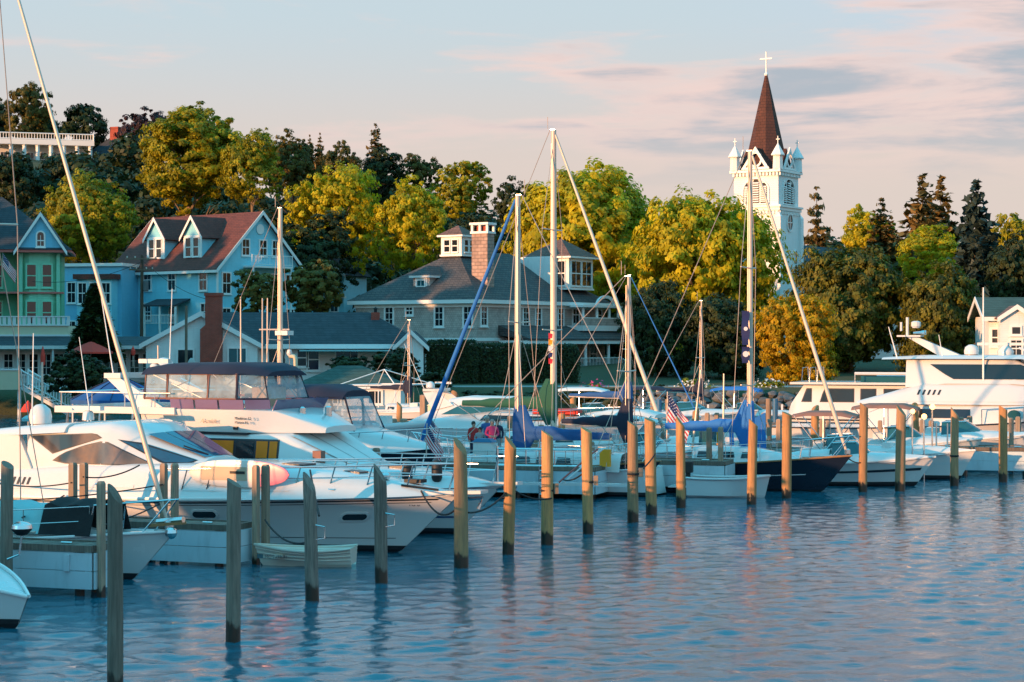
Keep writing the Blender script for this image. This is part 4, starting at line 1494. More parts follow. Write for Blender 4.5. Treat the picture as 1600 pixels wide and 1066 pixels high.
GH = 'trees on the hillside'
tree('maple_tree', 'tall brownish tree on the hilltop at the far left', -2, 82, 126, 235, 322, 'leaf_olive', 1, 11000, GH, lobes=14, gap=.08)
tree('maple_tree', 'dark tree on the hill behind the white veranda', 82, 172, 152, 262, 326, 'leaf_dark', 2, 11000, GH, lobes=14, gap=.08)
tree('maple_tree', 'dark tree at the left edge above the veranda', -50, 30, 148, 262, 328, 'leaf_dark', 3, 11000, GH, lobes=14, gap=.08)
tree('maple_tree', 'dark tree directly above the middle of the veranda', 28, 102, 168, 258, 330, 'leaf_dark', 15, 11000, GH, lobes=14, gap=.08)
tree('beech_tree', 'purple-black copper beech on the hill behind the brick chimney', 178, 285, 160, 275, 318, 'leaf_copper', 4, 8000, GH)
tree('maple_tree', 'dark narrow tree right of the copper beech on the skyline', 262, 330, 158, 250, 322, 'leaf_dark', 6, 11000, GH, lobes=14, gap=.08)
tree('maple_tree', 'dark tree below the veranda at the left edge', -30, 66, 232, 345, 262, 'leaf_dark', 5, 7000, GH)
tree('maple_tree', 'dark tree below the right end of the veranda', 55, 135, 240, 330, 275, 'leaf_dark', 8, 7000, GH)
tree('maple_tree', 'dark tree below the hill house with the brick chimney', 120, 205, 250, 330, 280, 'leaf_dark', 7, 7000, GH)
tree('maple_tree', 'great round sunlit maple with bare limbs behind the maroon roof', 206, 392, 163, 338, 245, 'leaf_maple', 21, 26000, GH, lobes=16, gap=.22, bark='bark_pale', limbs=9, own=True)
tree('maple_tree', 'sunlit maple standing against the right flank of the great maple', 338, 440, 204, 335, 240, 'leaf_maple', 9, 14000, GH, bark='bark_pale')
tree('maple_tree', 'dark green tree on the skyline right of the maples', 415, 508, 204, 320, 262, 'leaf_olive', 10, 9000, GH)
tree('maple_tree', 'brownish tree on the skyline beside the lone spruce', 495, 572, 214, 320, 285, 'leaf_olive', 11, 7000, GH)
tree('maple_tree', 'dark crown filling the gap below the lone spruce', 545, 640, 235, 330, 270, 'leaf_dark', 13, 8000, GH)
conifer('spruce_tree', 'lone pointed spruce breaking the skyline left of centre', 587, 194, 280, 44, 'leaf_conifer', 3, GH, ybase=300, tiers=14, sparse=.15)
for k, (px, yt) in enumerate(((484, 211), (500, 208))):
    conifer('spruce_tree', ('left', 'right')[k] + ' of two small spruce tips above the maples', px, yt, 290, 20, 'leaf_conifer', 4, GH, ybase=270, tiers=10)
tree('pine_tree', 'dark flat-topped pine on the skyline above the grey house', 618, 692, 226, 330, 275, 'leaf_olive', 12, 7000, GH, gap=.3)
tree('maple_tree', 'olive round tree above the white cupola of the grey house', 664, 772, 243, 350, 255, 'leaf_maple', 14, 10000, GH)
tree('maple_tree', 'dark tree on the skyline left of the tallest mast', 768, 858, 270, 380, 245, 'leaf_dark', 16, 8000, GH)
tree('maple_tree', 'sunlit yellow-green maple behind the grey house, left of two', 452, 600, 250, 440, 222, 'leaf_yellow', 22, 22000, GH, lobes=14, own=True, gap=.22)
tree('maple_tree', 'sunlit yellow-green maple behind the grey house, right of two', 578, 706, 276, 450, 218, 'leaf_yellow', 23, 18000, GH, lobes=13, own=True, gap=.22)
tree('maple_tree', 'dark tree in the hollow right of the blue gable', 432, 560, 335, 470, 212, 'leaf_dark', 17, 10000, GH)
tree('maple_tree', 'dark tree tucked behind the stone chimney', 680, 800, 325, 460, 205, 'leaf_dark', 18, 10000, GH)
tree('maple_tree', 'tall tree with yellow top and dark base behind the blue annexe', 62, 222, 266, 432, 210, 'leaf_maple', 24, 20000, 'trees in the town', lobes=13, own=True)
# the great sunlit trees in the middle
GT = 'trees in the town'
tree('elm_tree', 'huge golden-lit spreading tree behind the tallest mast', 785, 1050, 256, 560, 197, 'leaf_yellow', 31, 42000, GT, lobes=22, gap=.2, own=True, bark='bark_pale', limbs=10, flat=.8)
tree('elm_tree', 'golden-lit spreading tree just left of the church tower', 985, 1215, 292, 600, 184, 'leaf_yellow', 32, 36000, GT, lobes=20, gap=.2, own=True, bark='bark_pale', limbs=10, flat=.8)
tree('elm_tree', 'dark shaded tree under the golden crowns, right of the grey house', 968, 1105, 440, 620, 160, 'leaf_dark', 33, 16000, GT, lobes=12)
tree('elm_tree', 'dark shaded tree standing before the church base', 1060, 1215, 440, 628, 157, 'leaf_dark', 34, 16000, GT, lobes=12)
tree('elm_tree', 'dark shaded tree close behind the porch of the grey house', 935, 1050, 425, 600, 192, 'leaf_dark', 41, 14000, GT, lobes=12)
tree('linden_tree', 'orange-gold lit small tree right of the navy sailboat mast', 1172, 1318, 452, 632, 146, 'leaf_orange', 35, 22000, GT, lobes=14, own=True, gap=.18)
tree('chestnut_tree', 'broad dark green tree right of the church, partly sunlit', 1228, 1425, 362, 620, 166, 'leaf_chestnut', 36, 30000, GT, lobes=18, own=True, gap=.16)
tree('chestnut_tree', 'dark round tree above the white motor yacht', 1385, 1545, 400, 625, 162, 'leaf_chestnut', 37, 24000, GT, lobes=16, own=True, gap=.16)
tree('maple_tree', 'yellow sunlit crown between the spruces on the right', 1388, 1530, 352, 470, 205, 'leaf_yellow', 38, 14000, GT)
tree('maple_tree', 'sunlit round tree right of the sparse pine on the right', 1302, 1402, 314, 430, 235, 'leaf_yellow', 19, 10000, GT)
tree('maple_tree', 'dark tree at the right edge with a lit top', 1545, 1660, 310, 480, 215, 'leaf_maple', 20, 12000, GT)
tree('maple_tree', 'dark tree above the green roof at the right edge', 1530, 1640, 355, 500, 178, 'leaf_dark', 39, 12000, GT)
GC = 'conifers on the right skyline'
conifer('pine_tree', 'sparse reddish pine standing right of the church tower', 1276, 293, 225, 62, 'leaf_conifer', 5, GC, ybase=470, sparse=.35, tiers=13, droop=.05, leaf=.055)
conifer('spruce_tree', 'small orange-lit spruce left of the tall pair of spruces', 1378, 309, 232, 60, 'leaf_conifer', 6, GC, ybase=430, tiers=14)
conifer('spruce_tree', 'left one of the tall pair of orange-lit spruces', 1441, 273, 228, 92, 'leaf_conifer', 7, GC, ybase=450, sparse=.1, tiers=15)
conifer('spruce_tree', 'right one of the tall pair of orange-lit spruces', 1470, 276, 234, 80, 'leaf_conifer', 8, GC, ybase=450, sparse=.1, tiers=15)
conifer('spruce_tree', 'dark blue spruce with a pointed top near the right edge', 1525, 283, 190, 96, 'leaf_spruce', 9, GC, ybase=540, tiers=22, n_per=34)
# garden plants
conifer('cypress_tree', 'clipped dark conical evergreen in front of the blue annexe', 147, 442, 146, 60, 'leaf_dark', 10, 'garden evergreens', ybase=548, tiers=26, droop=.9, n_per=60, leaf=.075)
shrub('round_bush', 'rounded dark bush beside the white staircase', 72, 172, 552, 622, 127, 'leaf_dark', 2, 7000, cat='bush')
shrub('willow_shrub', 'loose yellow-olive shrub in front of the blue gable', 362, 450, 425, 498, 168, 'leaf_willow', 4, 6000, gap=.3)
shrub('willow_shrub', 'loose yellow-olive shrub left of the grey shingled house', 440, 545, 408, 500, 172, 'leaf_willow', 5, 6000, gap=.3)
shrub('garden_shrub', 'dark shrub in front of the long cottage wing', 505, 585, 552, 600, 141, 'leaf_dark', 6, 4000)
shrub('garden_shrub', 'dark shrub before the small cottage gable', 575, 662, 545, 610, 140, 'leaf_dark', 7, 5000)
shrub('garden_shrub', 'dark shrub at the water edge beside the hedge', 640, 715, 578, 632, 138, 'leaf_dark', 8, 5000)


def hedge(label, px0, px1, ytop, ybot, Y, deep, seed, group=None):
    """Clipped hedge: a box of foliage with rounded shoulders."""
    x0, x1, zt, zb = PX(px0, Y), PX(px1, Y), PZ(ytop, Y), PZ(ybot, Y)
    e = thing('clipped_hedge', label, 'hedge', ((x0 + x1) / 2, Y, zb), 0, group)
    rg = np.random.default_rng(seed)
    w, h = (x1 - x0) / 2, zt - zb
    m_ = int(620 * w * h)
    side = rg.uniform(size=m_)
    u, v = rg.uniform(-1, 1, m_), rg.uniform(0, 1, m_)
    front = side < .72
    c = np.stack([u * w, np.where(front, -deep / 2, (rg.uniform(-.5, .5, m_)) * deep), np.where(front, v * h, h)], 1)
    r_ = 1 - np.clip(np.abs(u) - .86, 0, 1) * 1.2
    c[:, 2] *= np.clip(r_, .7, 1)
    c += rg.normal(0, .055, c.shape) + (np.sin(u * 9 + v * 5) * .07)[:, None]
    nr = np.where(front[:, None], np.array([0, -1, .35]), np.array([0, -.2, 1])) + rg.normal(0, .55, (m_, 3))
    link('foliage', leaf_mesh('foliage', leaf_quads(c, nr, rg.uniform(.05, .12, m_), rg), rg.uniform(0, .8, m_), 'leaf_dark'), e)
    MB().box(-w + .15, w - .15, -deep / 2 + .15, deep / 2, -.3, h - .25).build('inner_twigs', 'hedge_core', e)
    return e


for k, (a, b, yt) in enumerate(((664, 748, 534), (740, 822, 539), (815, 905, 541))):
    hedge('clipped dark hedge below the grey house, ' + ('left', 'middle', 'right')[k] + ' section', a, b, yt, 640, 149 + k * .5, 2.2, 50 + k, 'hedge sections')
for k, (a, b, yt, Y_, w_) in enumerate(((712, 800, 608, 136.2, 'left of the two furled headsails'), (790, 880, 612, 136.2, 'behind the green sail cover'), (870, 945, 606, 136.2, 'behind the tallest mast foot'), (940, 1010, 602, 136.2, 'right of the porch steps'), (1235, 1320, 610, 136.2, 'behind the trawler stern'), (1310, 1420, 606, 140, 'under the broad dark tree'), (1410, 1530, 604, 140, 'behind the white motor yacht'))):
    shrub('shore_shrub', 'dark shore shrub ' + w_, a, b, yt, 655, Y_, 'leaf_dark', 21 + k, 5000, 'dark shrubs along the shore', gap=.05)
for k, (a, b, yt, w_) in enumerate(((900, 955, 600, 'at the foot of the porch steps'), (1005, 1062, 598, 'left of the flagpole'), (1050, 1125, 590, 'with white blossom in the middle of the shore'), (1120, 1180, 600, 'under the dark trees at the shore'), (1160, 1238, 592, 'with white blossom below the golden tree'))):
    s_ = shrub('shore_shrub', 'low green shrub ' + w_, a, b, yt, 646, 138.5, 'leaf_dark' if k % 2 else 'leaf_maple', 11 + k, 4000, 'shrubs along the shore')
    if k in (2, 4, 0):
        rg2 = np.random.default_rng(k)
        m_ = 260 if k else 60
        d = rg2.normal(size=(m_, 3))
        d[:, 1] = -abs(d[:, 1])
        d /= np.linalg.norm(d, axis=1, keepdims=True)
        rx = (b - a) / 2 * 138.5 / FPX
        c = d * np.array([rx, rx, 1.1]) * rg2.uniform(.85, 1.05, (m_, 1)) + np.array([0, 0, 1.0])
        f_ = link('blossom', leaf_mesh('blossom', leaf_quads(c, d + rg2.normal(size=d.shape) * .3, rg2.uniform(.07, .13, m_), rg2), rg2.uniform(0, 1, m_), 'petal_white' if k else 'petal_pink'), s_)
        f_.rotation_euler = (0, 0, -s_.rotation_euler[2])
        f_['kind'] = 'stuff'

# tall trees added out of frame to the left to shade the town
for k, c in enumerate((113, 119, 126, 133, 140, 148, 156, 164, 172, 181, 190)):
    x, y = sun_frame(c, 30 + (k % 3) * 2)
    top = (15, 17.5, 19.5, 19.5, 19.5, 21.5, 22, 22, 23, 24, 25)[k]
    e = thing('shade_tree', 'unseen tall dark tree added beyond the left edge for its shade', 'tree', (x, y, gh(x, y)), k * 1.1, 'shade trees added beyond the left edge')
    g = gh(x, y)
    if 'shade' not in CROWNS:
        CROWNS['shade'] = crown(90, 'leaf_dark', 12000, .1, 14, .75, 0, .02)
        CROWNS['shadetrunk'] = trunk_mesh(5, 9, .5, 5)
    cr = link('crown', CROWNS['shade'], e, (0, 0, (top - g) * .52))
    cr.scale = (6.2, 6.2, (top - g) * .5)
    link('trunk', CROWNS['shadetrunk'], e)


# ------------------------------------------------------------------ boat kit (boat frame: bow +X, waterline z = 0)
class Hull:
    def __init__(s, L, B, fs, fm, fb, draft=.5, rake=1.2, full=.5, tw=.88, flare=1.3, chine=.86, entry=1.7, stern_in=.0):
        s.L, s.B, s.fs, s.fm, s.fb, s.draft, s.rake, s.full, s.tw, s.flare, s.ch, s.entry, s.stern_in = L, B, fs, fm, fb, draft, rake, full, tw, flare, chine, entry, stern_in

    def b(s, t):
        v = s.tw + (1 - s.tw) * math.sin(min(1, t / .45) * math.pi / 2)
        if t > s.full:
            v *= max(0.012, 1 - ((t - s.full) / (1 - s.full)) ** 2.1)
        return s.B / 2 * v

    def bw(s, t):
        v = s.tw + (1 - s.tw) * math.sin(min(1, t / .45) * math.pi / 2)
        f = s.full - .18
        if t > f:
            v *= max(0.006, 1 - ((t - f) / (1 - f)) ** s.entry)
        return s.B / 2 * s.ch * v

    def f(s, t):
        a = 2 * s.fs - 4 * s.fm + 2 * s.fb
        c = -3 * s.fs + 4 * s.fm - s.fb
        return s.fs + c * t + a * t * t

    def x(s, t, z):
        return -s.L / 2 + t * (s.L - s.rake) + s.rake * t ** 4 * max(-.1, (z + .15) / (s.fb + .15)) + s.stern_in * (1 - t) ** 6 * z

    def pt(s, t, u, side, off=0.0):
        """Point of the topsides: u = 0 at the waterline chine, 1 at the sheer."""
        z = .06 + (s.f(t) - .06) * u
        y = s.bw(t) + (s.b(t) - s.bw(t)) * u ** s.flare + off
        return Vector((s.x(t, z), side * y, z))

    def sheer(s, t, side, dz=0.0, inset=0.0):
        p = s.pt(t, 1, side)
        p.y -= side * min(inset, abs(p.y) * .95)
        p.z += dz
        return p

    def t_of(s, x): return max(0, min(1, (x + s.L / 2) / (s.L - s.rake * .25)))

    def build(s, e, m, mb='bottom_paint', md='gelcoat', n=26, deck=True, boot=None):
        ts = [i / n for i in range(n + 1)]
        k = 7
        mb_ = MB()
        for side in (-1, 1):
            mb_.loft([[s.pt(t, j / k, side) for j in range(k + 1)] for t in ts], False)
        a = [s.pt(0, j / k, -1) for j in range(k + 1)]
        c = [s.pt(0, j / k, 1) for j in range(k + 1)]
        mb_.loft([a, c], False)
        hull = mb_.build('hull', m, e, 40)
        bt = MB()
        bt.loft([[s.pt(t, 0, -1), Vector((s.x(t, -.2), -s.bw(t) * .55, -.08 - s.draft * .5 * (1 - t ** 4))), Vector((s.x(t, -.4), 0, .06 - (s.draft + .06) * (1 - t ** 5))), Vector((s.x(t, -.2), s.bw(t) * .55, -.08 - s.draft * .5 * (1 - t ** 4))), s.pt(t, 0, 1)] for t in ts], False)
        bt.build('bottom', mb, e, 40)
        for side in (-1, 1):
            MB().loft([[s.pt(t, 0.0, side, .004), s.pt(t, (.1 / max(.4, s.f(t))), side, .006)] for t in ts], False).build('boot_stripe', boot or mb, e)
        if deck:
            d = MB()
            d.loft([[s.sheer(t, -1, -.03), s.sheer(t, -1, -.03).lerp(s.sheer(t, 1, -.03), .5) + Vector((0, 0, .05)), s.sheer(t, 1, -.03)] for t in ts], False)
            d.build('deck', md, e, 60)
        return hull

    def strip(s, e, name, m, u0, u1, t0=0, t1=1, off=.008, n=20, sides=(-1, 1)):
        for side in sides:
            MB().loft([[s.pt(t0 + (t1 - t0) * i / n, u0, side, off), s.pt(t0 + (t1 - t0) * i / n, u1, side, off)] for i in range(n + 1)], False).build(name, m, e, 60)

    def rub(s, e, m='white_trim', r=.045, t0=0, t1=1, u=1.0, name='rub_rail'):
        for side in (-1, 1):
            MB().tube([s.pt(t0 + (t1 - t0) * i / 24, u, side, .01) for i in range(25)], r, 6).build(name, m, e, 60)

    def port(s, e, xc, zc, w, h, side=-1, m='glass', ring='gelcoat'):
        """Rounded porthole lying on the topsides."""
        t = s.t_of(xc)
        u = (zc - .06) / (s.f(t) - .06)
        p = s.pt(t, u, side, .004)
        q = s.pt(min(1, t + .02), u, side, .004)
        d = (q - p).normalized()
        up = (s.pt(t, min(1, u + .15), side) - s.pt(t, max(0, u - .15), side)).normalized()
        nrm = d.cross(up) * (1 if side < 0 else -1)
        nrm.normalize()
        if nrm.y * side < 0:
            nrm = -nrm

        def oval(w, h, o):
            r = h / 2
            return [p + nrm * o + d * ((w / 2 - r) * (1 if math.cos(a) > 0 else -1) + r * math.cos(a)) + up * (r * math.sin(a)) for a in [2 * math.pi * (k + .5) / 16 for k in range(16)]]
        f = MB().loft([oval(w + .1, h + .1, -.03), oval(w + .1, h + .1, .02), oval(w, h, .025)], True, True).build('porthole', ring, e, 30)
        MB().loft([oval(w * .98, h * .96, .0), oval(w * .98, h * .96, .028)], True, True).build('pane', m, f)

    def rails(s, e, t0, t1, h, n, inset=.08, mid=True, m='steel', r=.02, sides=(-1, 1), lean=0.0, close=False, dz=.0):
        for side in sides:
            b = MB()
            tt = [t0 + (t1 - t0) * i / (n * 2) for i in range(n * 2 + 1)]
            top = [s.sheer(t, side, h + dz, inset) + Vector((lean * h, 0, 0)) for t in tt]
            b.tube(top, r, 6)
            if mid:
                b.tube([s.sheer(t, side, h * .5 + dz, inset) + Vector((lean * h * .5, 0, 0)) for t in tt], r * .7, 5)
            for i in range(n + 1):
                t = t0 + (t1 - t0) * i / n
                b.tube([s.sheer(t, side, dz - .03, inset), s.sheer(t, side, h + dz, inset) + Vector((lean * h, 0, 0))], r * .9, 5)
            b.build('guard_rail', m, e, 60)
        if close:
            MB().tube([s.sheer(t1, -1, h + dz, inset) + Vector((lean * h, 0, 0)), Vector((s.L / 2 + .25 + lean * h, 0, s.fb + h + dz)), s.sheer(t1, 1, h + dz, inset) + Vector((lean * h, 0, 0))], r, 6).build('bow_rail', m, e, 60)


class Cabin:
    """Lofted superstructure: stations (x, half-width below, half-width above, z below, z above)."""

    def __init__(s, st, rnd=.1):
        s.st, s.r = st, rnd

    def at(s, x):
        st = s.st
        if x <= st[0][0]:
            return st[0]
        for a, b in zip(st, st[1:]):
            if x <= b[0]:
                k = (x - a[0]) / (b[0] - a[0])
                return tuple(p + (q - p) * k for p, q in zip(a, b))
        return st[-1]

    def ring(s, q):
        x, wb, wt, z0, z1 = q
        r = min(s.r, wt * .4, (z1 - z0) * .45)
        dy = (wb - wt) * r / max(.01, z1 - z0)
        h = [(x, -wb, z0), (x, -wt - dy, z1 - r), (x, -wt + r * .25, z1 - r * .3), (x, -wt + r, z1), (x, -wt * .45, z1 + .03)]
        return h + [(a, -b, c) for a, b, c in h[::-1]]

    def build(s, e, m, name='cabin', sub=3):
        st = []
        for a, b in zip(s.st, s.st[1:]):
            for k in range(sub):
                st.append(tuple(p + (q - p) * k / sub for p, q in zip(a, b)))
        st.append(s.st[-1])
        return MB().loft([s.ring(q) for q in st]).build(name, m, e, 38)

    def y(s, x, z):
        q = s.at(x)
        k = (z - q[3]) / max(.01, q[4] - q[3])
        return q[1] + (q[2] - q[1]) * k

    def panel(s, e, name, m, poly, off=.012, sides=(-1, 1), n=6):
        """Pane set on the cabin side, following its curve; poly in (x, z), cut into upright strips."""
        xs = [p[0] for p in poly]
        x0, x1 = min(xs), max(xs)
        N = 14
        obs = []
        for side in sides:
            rings = []
            for i in range(N + 1):
                x = x0 + (x1 - x0) * (i / N if 0 < i < N else (.002 if i == 0 else .998))
                zs = []
                for p, q in zip(poly, poly[1:] + poly[:1]):
                    if (p[0] - x) * (q[0] - x) <= 0 and abs(p[0] - q[0]) > 1e-6:
                        zs.append(p[1] + (q[1] - p[1]) * (x - p[0]) / (q[0] - p[0]))
                if len(zs) < 2:
                    continue
                z0, z1 = min(zs), max(zs)
                col = [(x, side * (s.y(x, z0 + (z1 - z0) * k / 3) + off), z0 + (z1 - z0) * k / 3) for k in range(4)]
                rings.append(col)
            obs.append(MB().loft(rings, False).build(name, m, e, 40))
        return obs

    def top(s, e, name, m, x0, x1, f0, f1, off=.02, n=5):
        """Pane on the sloping top between x0 and x1, f as a share of the half width."""
        rg_ = []
        for i in range(n + 1):
            x = x0 + (x1 - x0) * i / n
            q = s.at(x)
            rg_.append([(x, q[2] * (f0 + (f1 - f0) * j / 4), q[4] + off + .03 * (1 - abs(f0 + (f1 - f0) * j / 4))) for j in range(5)])
        return MB().loft(rg_, False).build(name, m, e, 40)


def text(e, s_, loc, size, m, rot=(R(90), 0, 0), name='lettering', shear=0.0):
    cu = bpy.data.curves.new(name, 'FONT')
    cu.body = s_
    cu.size = size
    cu.shear = shear
    cu.extrude = .003
    tmp = bpy.data.objects.new(name, cu)
    COL.objects.link(tmp)
    me = bpy.data.meshes.new_from_object(tmp)
    bpy.data.objects.remove(tmp)
    me.materials.clear()
    me.materials.append(M[m])
    o = link(name, me, e, loc)
    o.rotation_euler = rot
    return o


def antenna(e, p, h, lean=(0, 0), r=.02, m='white_trim'):
    return MB().tube([p, (p[0] + lean[0], p[1] + lean[1], p[2] + h)], [r, r * .6], 6).build('antenna', m, e)


def radome(e, p, r=.3, h=.45, m='gelcoat'):
    return MB().lathe([(r * .5, 0), (r * .95, .05), (r, h * .4), (r * .85, h * .75), (r * .4, h * .96), (.01, h)], p, 14).build('radome', m, e, 50)


def scanner(e, p, w=1.1):
    o = MB().lathe([(.16, 0), (.14, .2), (.08, .25)], p, 10).build('radar_pedestal', 'gelcoat', e, 50)
    MB().box(p[0] - w / 2, p[0] + w / 2, p[1] - .09, p[1] + .09, p[2] + .252, p[2] + .37).build('radar_array', 'gelcoat', o)
    return o


def fender(e, p, r=.13, h=.6, m='gelcoat'):
    return MB().lathe([(.02, 0), (r * .7, .05), (r, .15), (r, h - .15), (r * .7, h - .05), (.02, h)], p, 10).build('fender', m, e, 50)


def sag(p, q, d, n=10):
    p, q = Vector(p), Vector(q)
    return [p.lerp(q, i / n) - Vector((0, 0, d * 4 * (i / n) * (1 - i / n))) for i in range(n + 1)]


def rope(label, p, q, d, r=.022, m='rope_dark', n=12, group=None):
    return tag(MB().tube(sag(p, q, d, n), r, 6).build('mooring_rope', m), label, 'rope', group or 'mooring ropes')


def boat(name, label, bow_px, Y, L, yaw=-26, cat='boat', group=None, dz=0.0):
    """Empty amidships at the waterline; the stem head stands at bow_px at distance Y."""
    a = R(yaw)
    x = PX(bow_px, Y) - L / 2 * math.cos(a)
    return thing(name, label, cat, (x, Y - L / 2 * math.sin(a), dz), a, group)


def world_of(e, p):
    c, s_ = math.cos(e.rotation_euler[2]), math.sin(e.rotation_euler[2])
    return Vector((e.location.x + p[0] * c - p[1] * s_, e.location.y + p[0] * s_ + p[1] * c, e.location.z + p[2]))


# ------------------------------------------------------------------ A: white sport cruiser with hardtop
ea = boat('sport_cruiser', 'white sport cruiser with curved hardtop and pink paddleboard on its side deck', 718, 46.5, 13.4, cat='motorboat')
ha = Hull(13.4, 4.1, 1.08, 1.2, 1.42, .6, 1.75, .52, .93, 1.5, .84)
ha.build(ea, 'gelcoat', deck=False)
ha.rub(ea, 'white_trim', .05)
ha.strip(ea, 'hull_stripe', 'stripe_dark', .90, .93, .02, .985)
ha.strip(ea, 'hull_stripe', 'stripe_dark', .855, .868, .02, .985)
ha.strip(ea, 'chine_line', 'stripe_dark', .20, .212, .3, .97)
ca = Cabin([(-6.55, 1.85, 1.72, 1.05, 1.45), (-5.2, 1.95, 1.75, 1.08, 1.8), (-3.0, 2.02, 1.75, 1.12, 1.98), (-.5, 2.02, 1.7, 1.18, 2.0), (1.5, 1.92, 1.45, 1.24, 2.02), (3.4, 1.6, 1.05, 1.3, 1.9), (5.2, .95, .55, 1.36, 1.66), (6.4, .28, .12, 1.41, 1.47)], .22)
ca.build(ea, 'gelcoat', 'deck_moulding')
MB().hexa([(5.6, -.42, 1.40), (7.35, -.2, 1.46), (7.35, .2, 1.46), (5.6, .42, 1.40)], [(5.6, -.42, 1.48), (7.35, -.2, 1.54), (7.35, .2, 1.54), (5.6, .42, 1.48)]).build('bow_platform', 'gelcoat', ea)
ga = Cabin([(-4.75, 1.62, 1.5, 1.8, 2.72), (-3.6, 1.66, 1.46, 1.86, 2.9), (-2.4, 1.66, 1.42, 1.9, 2.98), (-1.9, 1.6, 1.28, 1.93, 2.9), (-1.5, 1.5, 1.14, 1.95, 2.72), (.05, .95, .62, 1.95, 2.1)], .25)
ga.build(ea, 'gelcoat', 'deckhouse')
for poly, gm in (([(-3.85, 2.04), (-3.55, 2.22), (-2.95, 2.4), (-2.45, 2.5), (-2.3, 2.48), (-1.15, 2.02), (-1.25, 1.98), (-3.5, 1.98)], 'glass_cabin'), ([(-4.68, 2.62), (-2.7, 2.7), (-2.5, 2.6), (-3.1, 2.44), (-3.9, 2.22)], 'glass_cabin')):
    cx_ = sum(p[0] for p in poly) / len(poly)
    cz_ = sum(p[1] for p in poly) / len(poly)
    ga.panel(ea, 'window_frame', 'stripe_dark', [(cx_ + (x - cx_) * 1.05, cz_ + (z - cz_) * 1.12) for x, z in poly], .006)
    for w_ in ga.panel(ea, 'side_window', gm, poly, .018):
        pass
ga.panel(ea, 'window_frame', 'stripe_dark', [(-2.05, 2.58), (-1.45, 2.5), (-.1, 2.08), (-.15, 2.0), (-.85, 2.0)], .006)
ga.panel(ea, 'windscreen_side', 'glass_blue', [(-1.95, 2.55), (-1.47, 2.46), (-.16, 2.08), (-.2, 2.03), (-.82, 2.04)], .018)
for f0, f1 in ((-.94, -.34), (-.3, .3), (.34, .94)):
    ga.top(ea, 'windscreen', 'glass_blue', -1.42, -.02, f0, f1)
MB().tube([(-.1, -.35, 2.2), (-.6, -.7, 2.42)], .018, 5).build('wiper', 'rubber', ea)
# hardtop aft wing and its slanting pillar
tp = Cabin([(-6.3, 1.42, 1.3, 2.58, 2.72), (-5.0, 1.6, 1.42, 2.64, 2.84), (-3.6, 1.56, 1.4, 2.72, 2.93)], .1)
tp.build(ea, 'gelcoat', 'hardtop')
for s_ in (-1, 1):
    MB().hexa([(-6.0, s_ * 1.62, 1.5), (-4.5, s_ * 1.7, 1.78), (-4.5, s_ * 1.56, 1.78), (-6.0, s_ * 1.48, 1.5)], [(-5.9, s_ * 1.5, 2.62), (-5.05, s_ * 1.56, 2.68), (-5.05, s_ * 1.42, 2.68), (-5.9, s_ * 1.38, 2.62)]).build('hardtop_pillar', 'gelcoat', ea)
MB().box(-7.3, -6.55, -1.7, 1.7, .3, .42).build('swim_platform', 'gelcoat', ea)
MB().prism([(-6.5, -1.4, 1.2), (-5.2, -1.4, 1.2), (-5.2, -1.4, 2.1), (-5.5, -1.4, 2.1)], (0, 2.8, 0)).build('cockpit_seat', 'seat_beige', ea)
for xc, w_ in ((1.35, .62), (4.75, .6), (-2.4, .5), (-3.6, .4)):
    ha.port(ea, xc, .86, w_, .2, -1)
ha.rails(ea, .52, .985, .62, 9, .16, False, r=.022, close=True, lean=.35, dz=.1)
ha.rails(ea, .62, .985, .36, 7, .2, False, r=.014, lean=.35, dz=.1)
scanner(ea, (-4.3, .3, 2.95), .9)
radome(ea, (-5.2, -.5, 2.83), .3, .55)
antenna(ea, (-4.9, -1.2, 2.8), 2.4, (.05, 0))
antenna(ea, (-4.9, 1.2, 2.8), 2.3, (-.4, 0), .015)
MB().tube([(-2.4, -1.78, 1.55), (-1.5, -1.78, 1.62), (-.6, -1.74, 1.68)], .035, 6).build('grab_rail', 'steel', ea)
MB().box(5.3, 5.75, -.15, .15, 1.66, 1.74).build('windlass', 'rubber', ea)
MB().tube([(5.4, -.45, 1.62), (6.3, -.3, 1.53)], .03, 6).build('deck_line', 'rope_dark', ea)
MB().lathe([(.09, 0), (.11, .1), (.05, .16)], (4.9, -.3, 1.74), 8).build('searchlight', 'steel', ea)
for i, (ch, xx) in enumerate((('MC 7', 5.0), ('TG 8', 5.62))):
    t_ = ha.t_of(xx)
    u_ = (1.13 - .06) / (ha.f(t_) - .06)
    p_, q_ = ha.pt(t_, u_, -1, .02), ha.pt(t_ + .03, u_, -1, .02)
    text(ea, ch, p_, .13, 'stripe_dark', (R(78), 0, math.atan2(q_.y - p_.y, q_.x - p_.x)), 'registration')
for xx in (-5.5, -2.2, 3.9):
    MB().tube([(xx - .12, -ha.b(ha.t_of(xx)) + .1, 1.5 if xx < 3 else 1.52), (xx + .12, -ha.b(ha.t_of(xx)) + .1, 1.5 if xx < 3 else 1.52)], .025, 6).build('cleat', 'steel', ea)

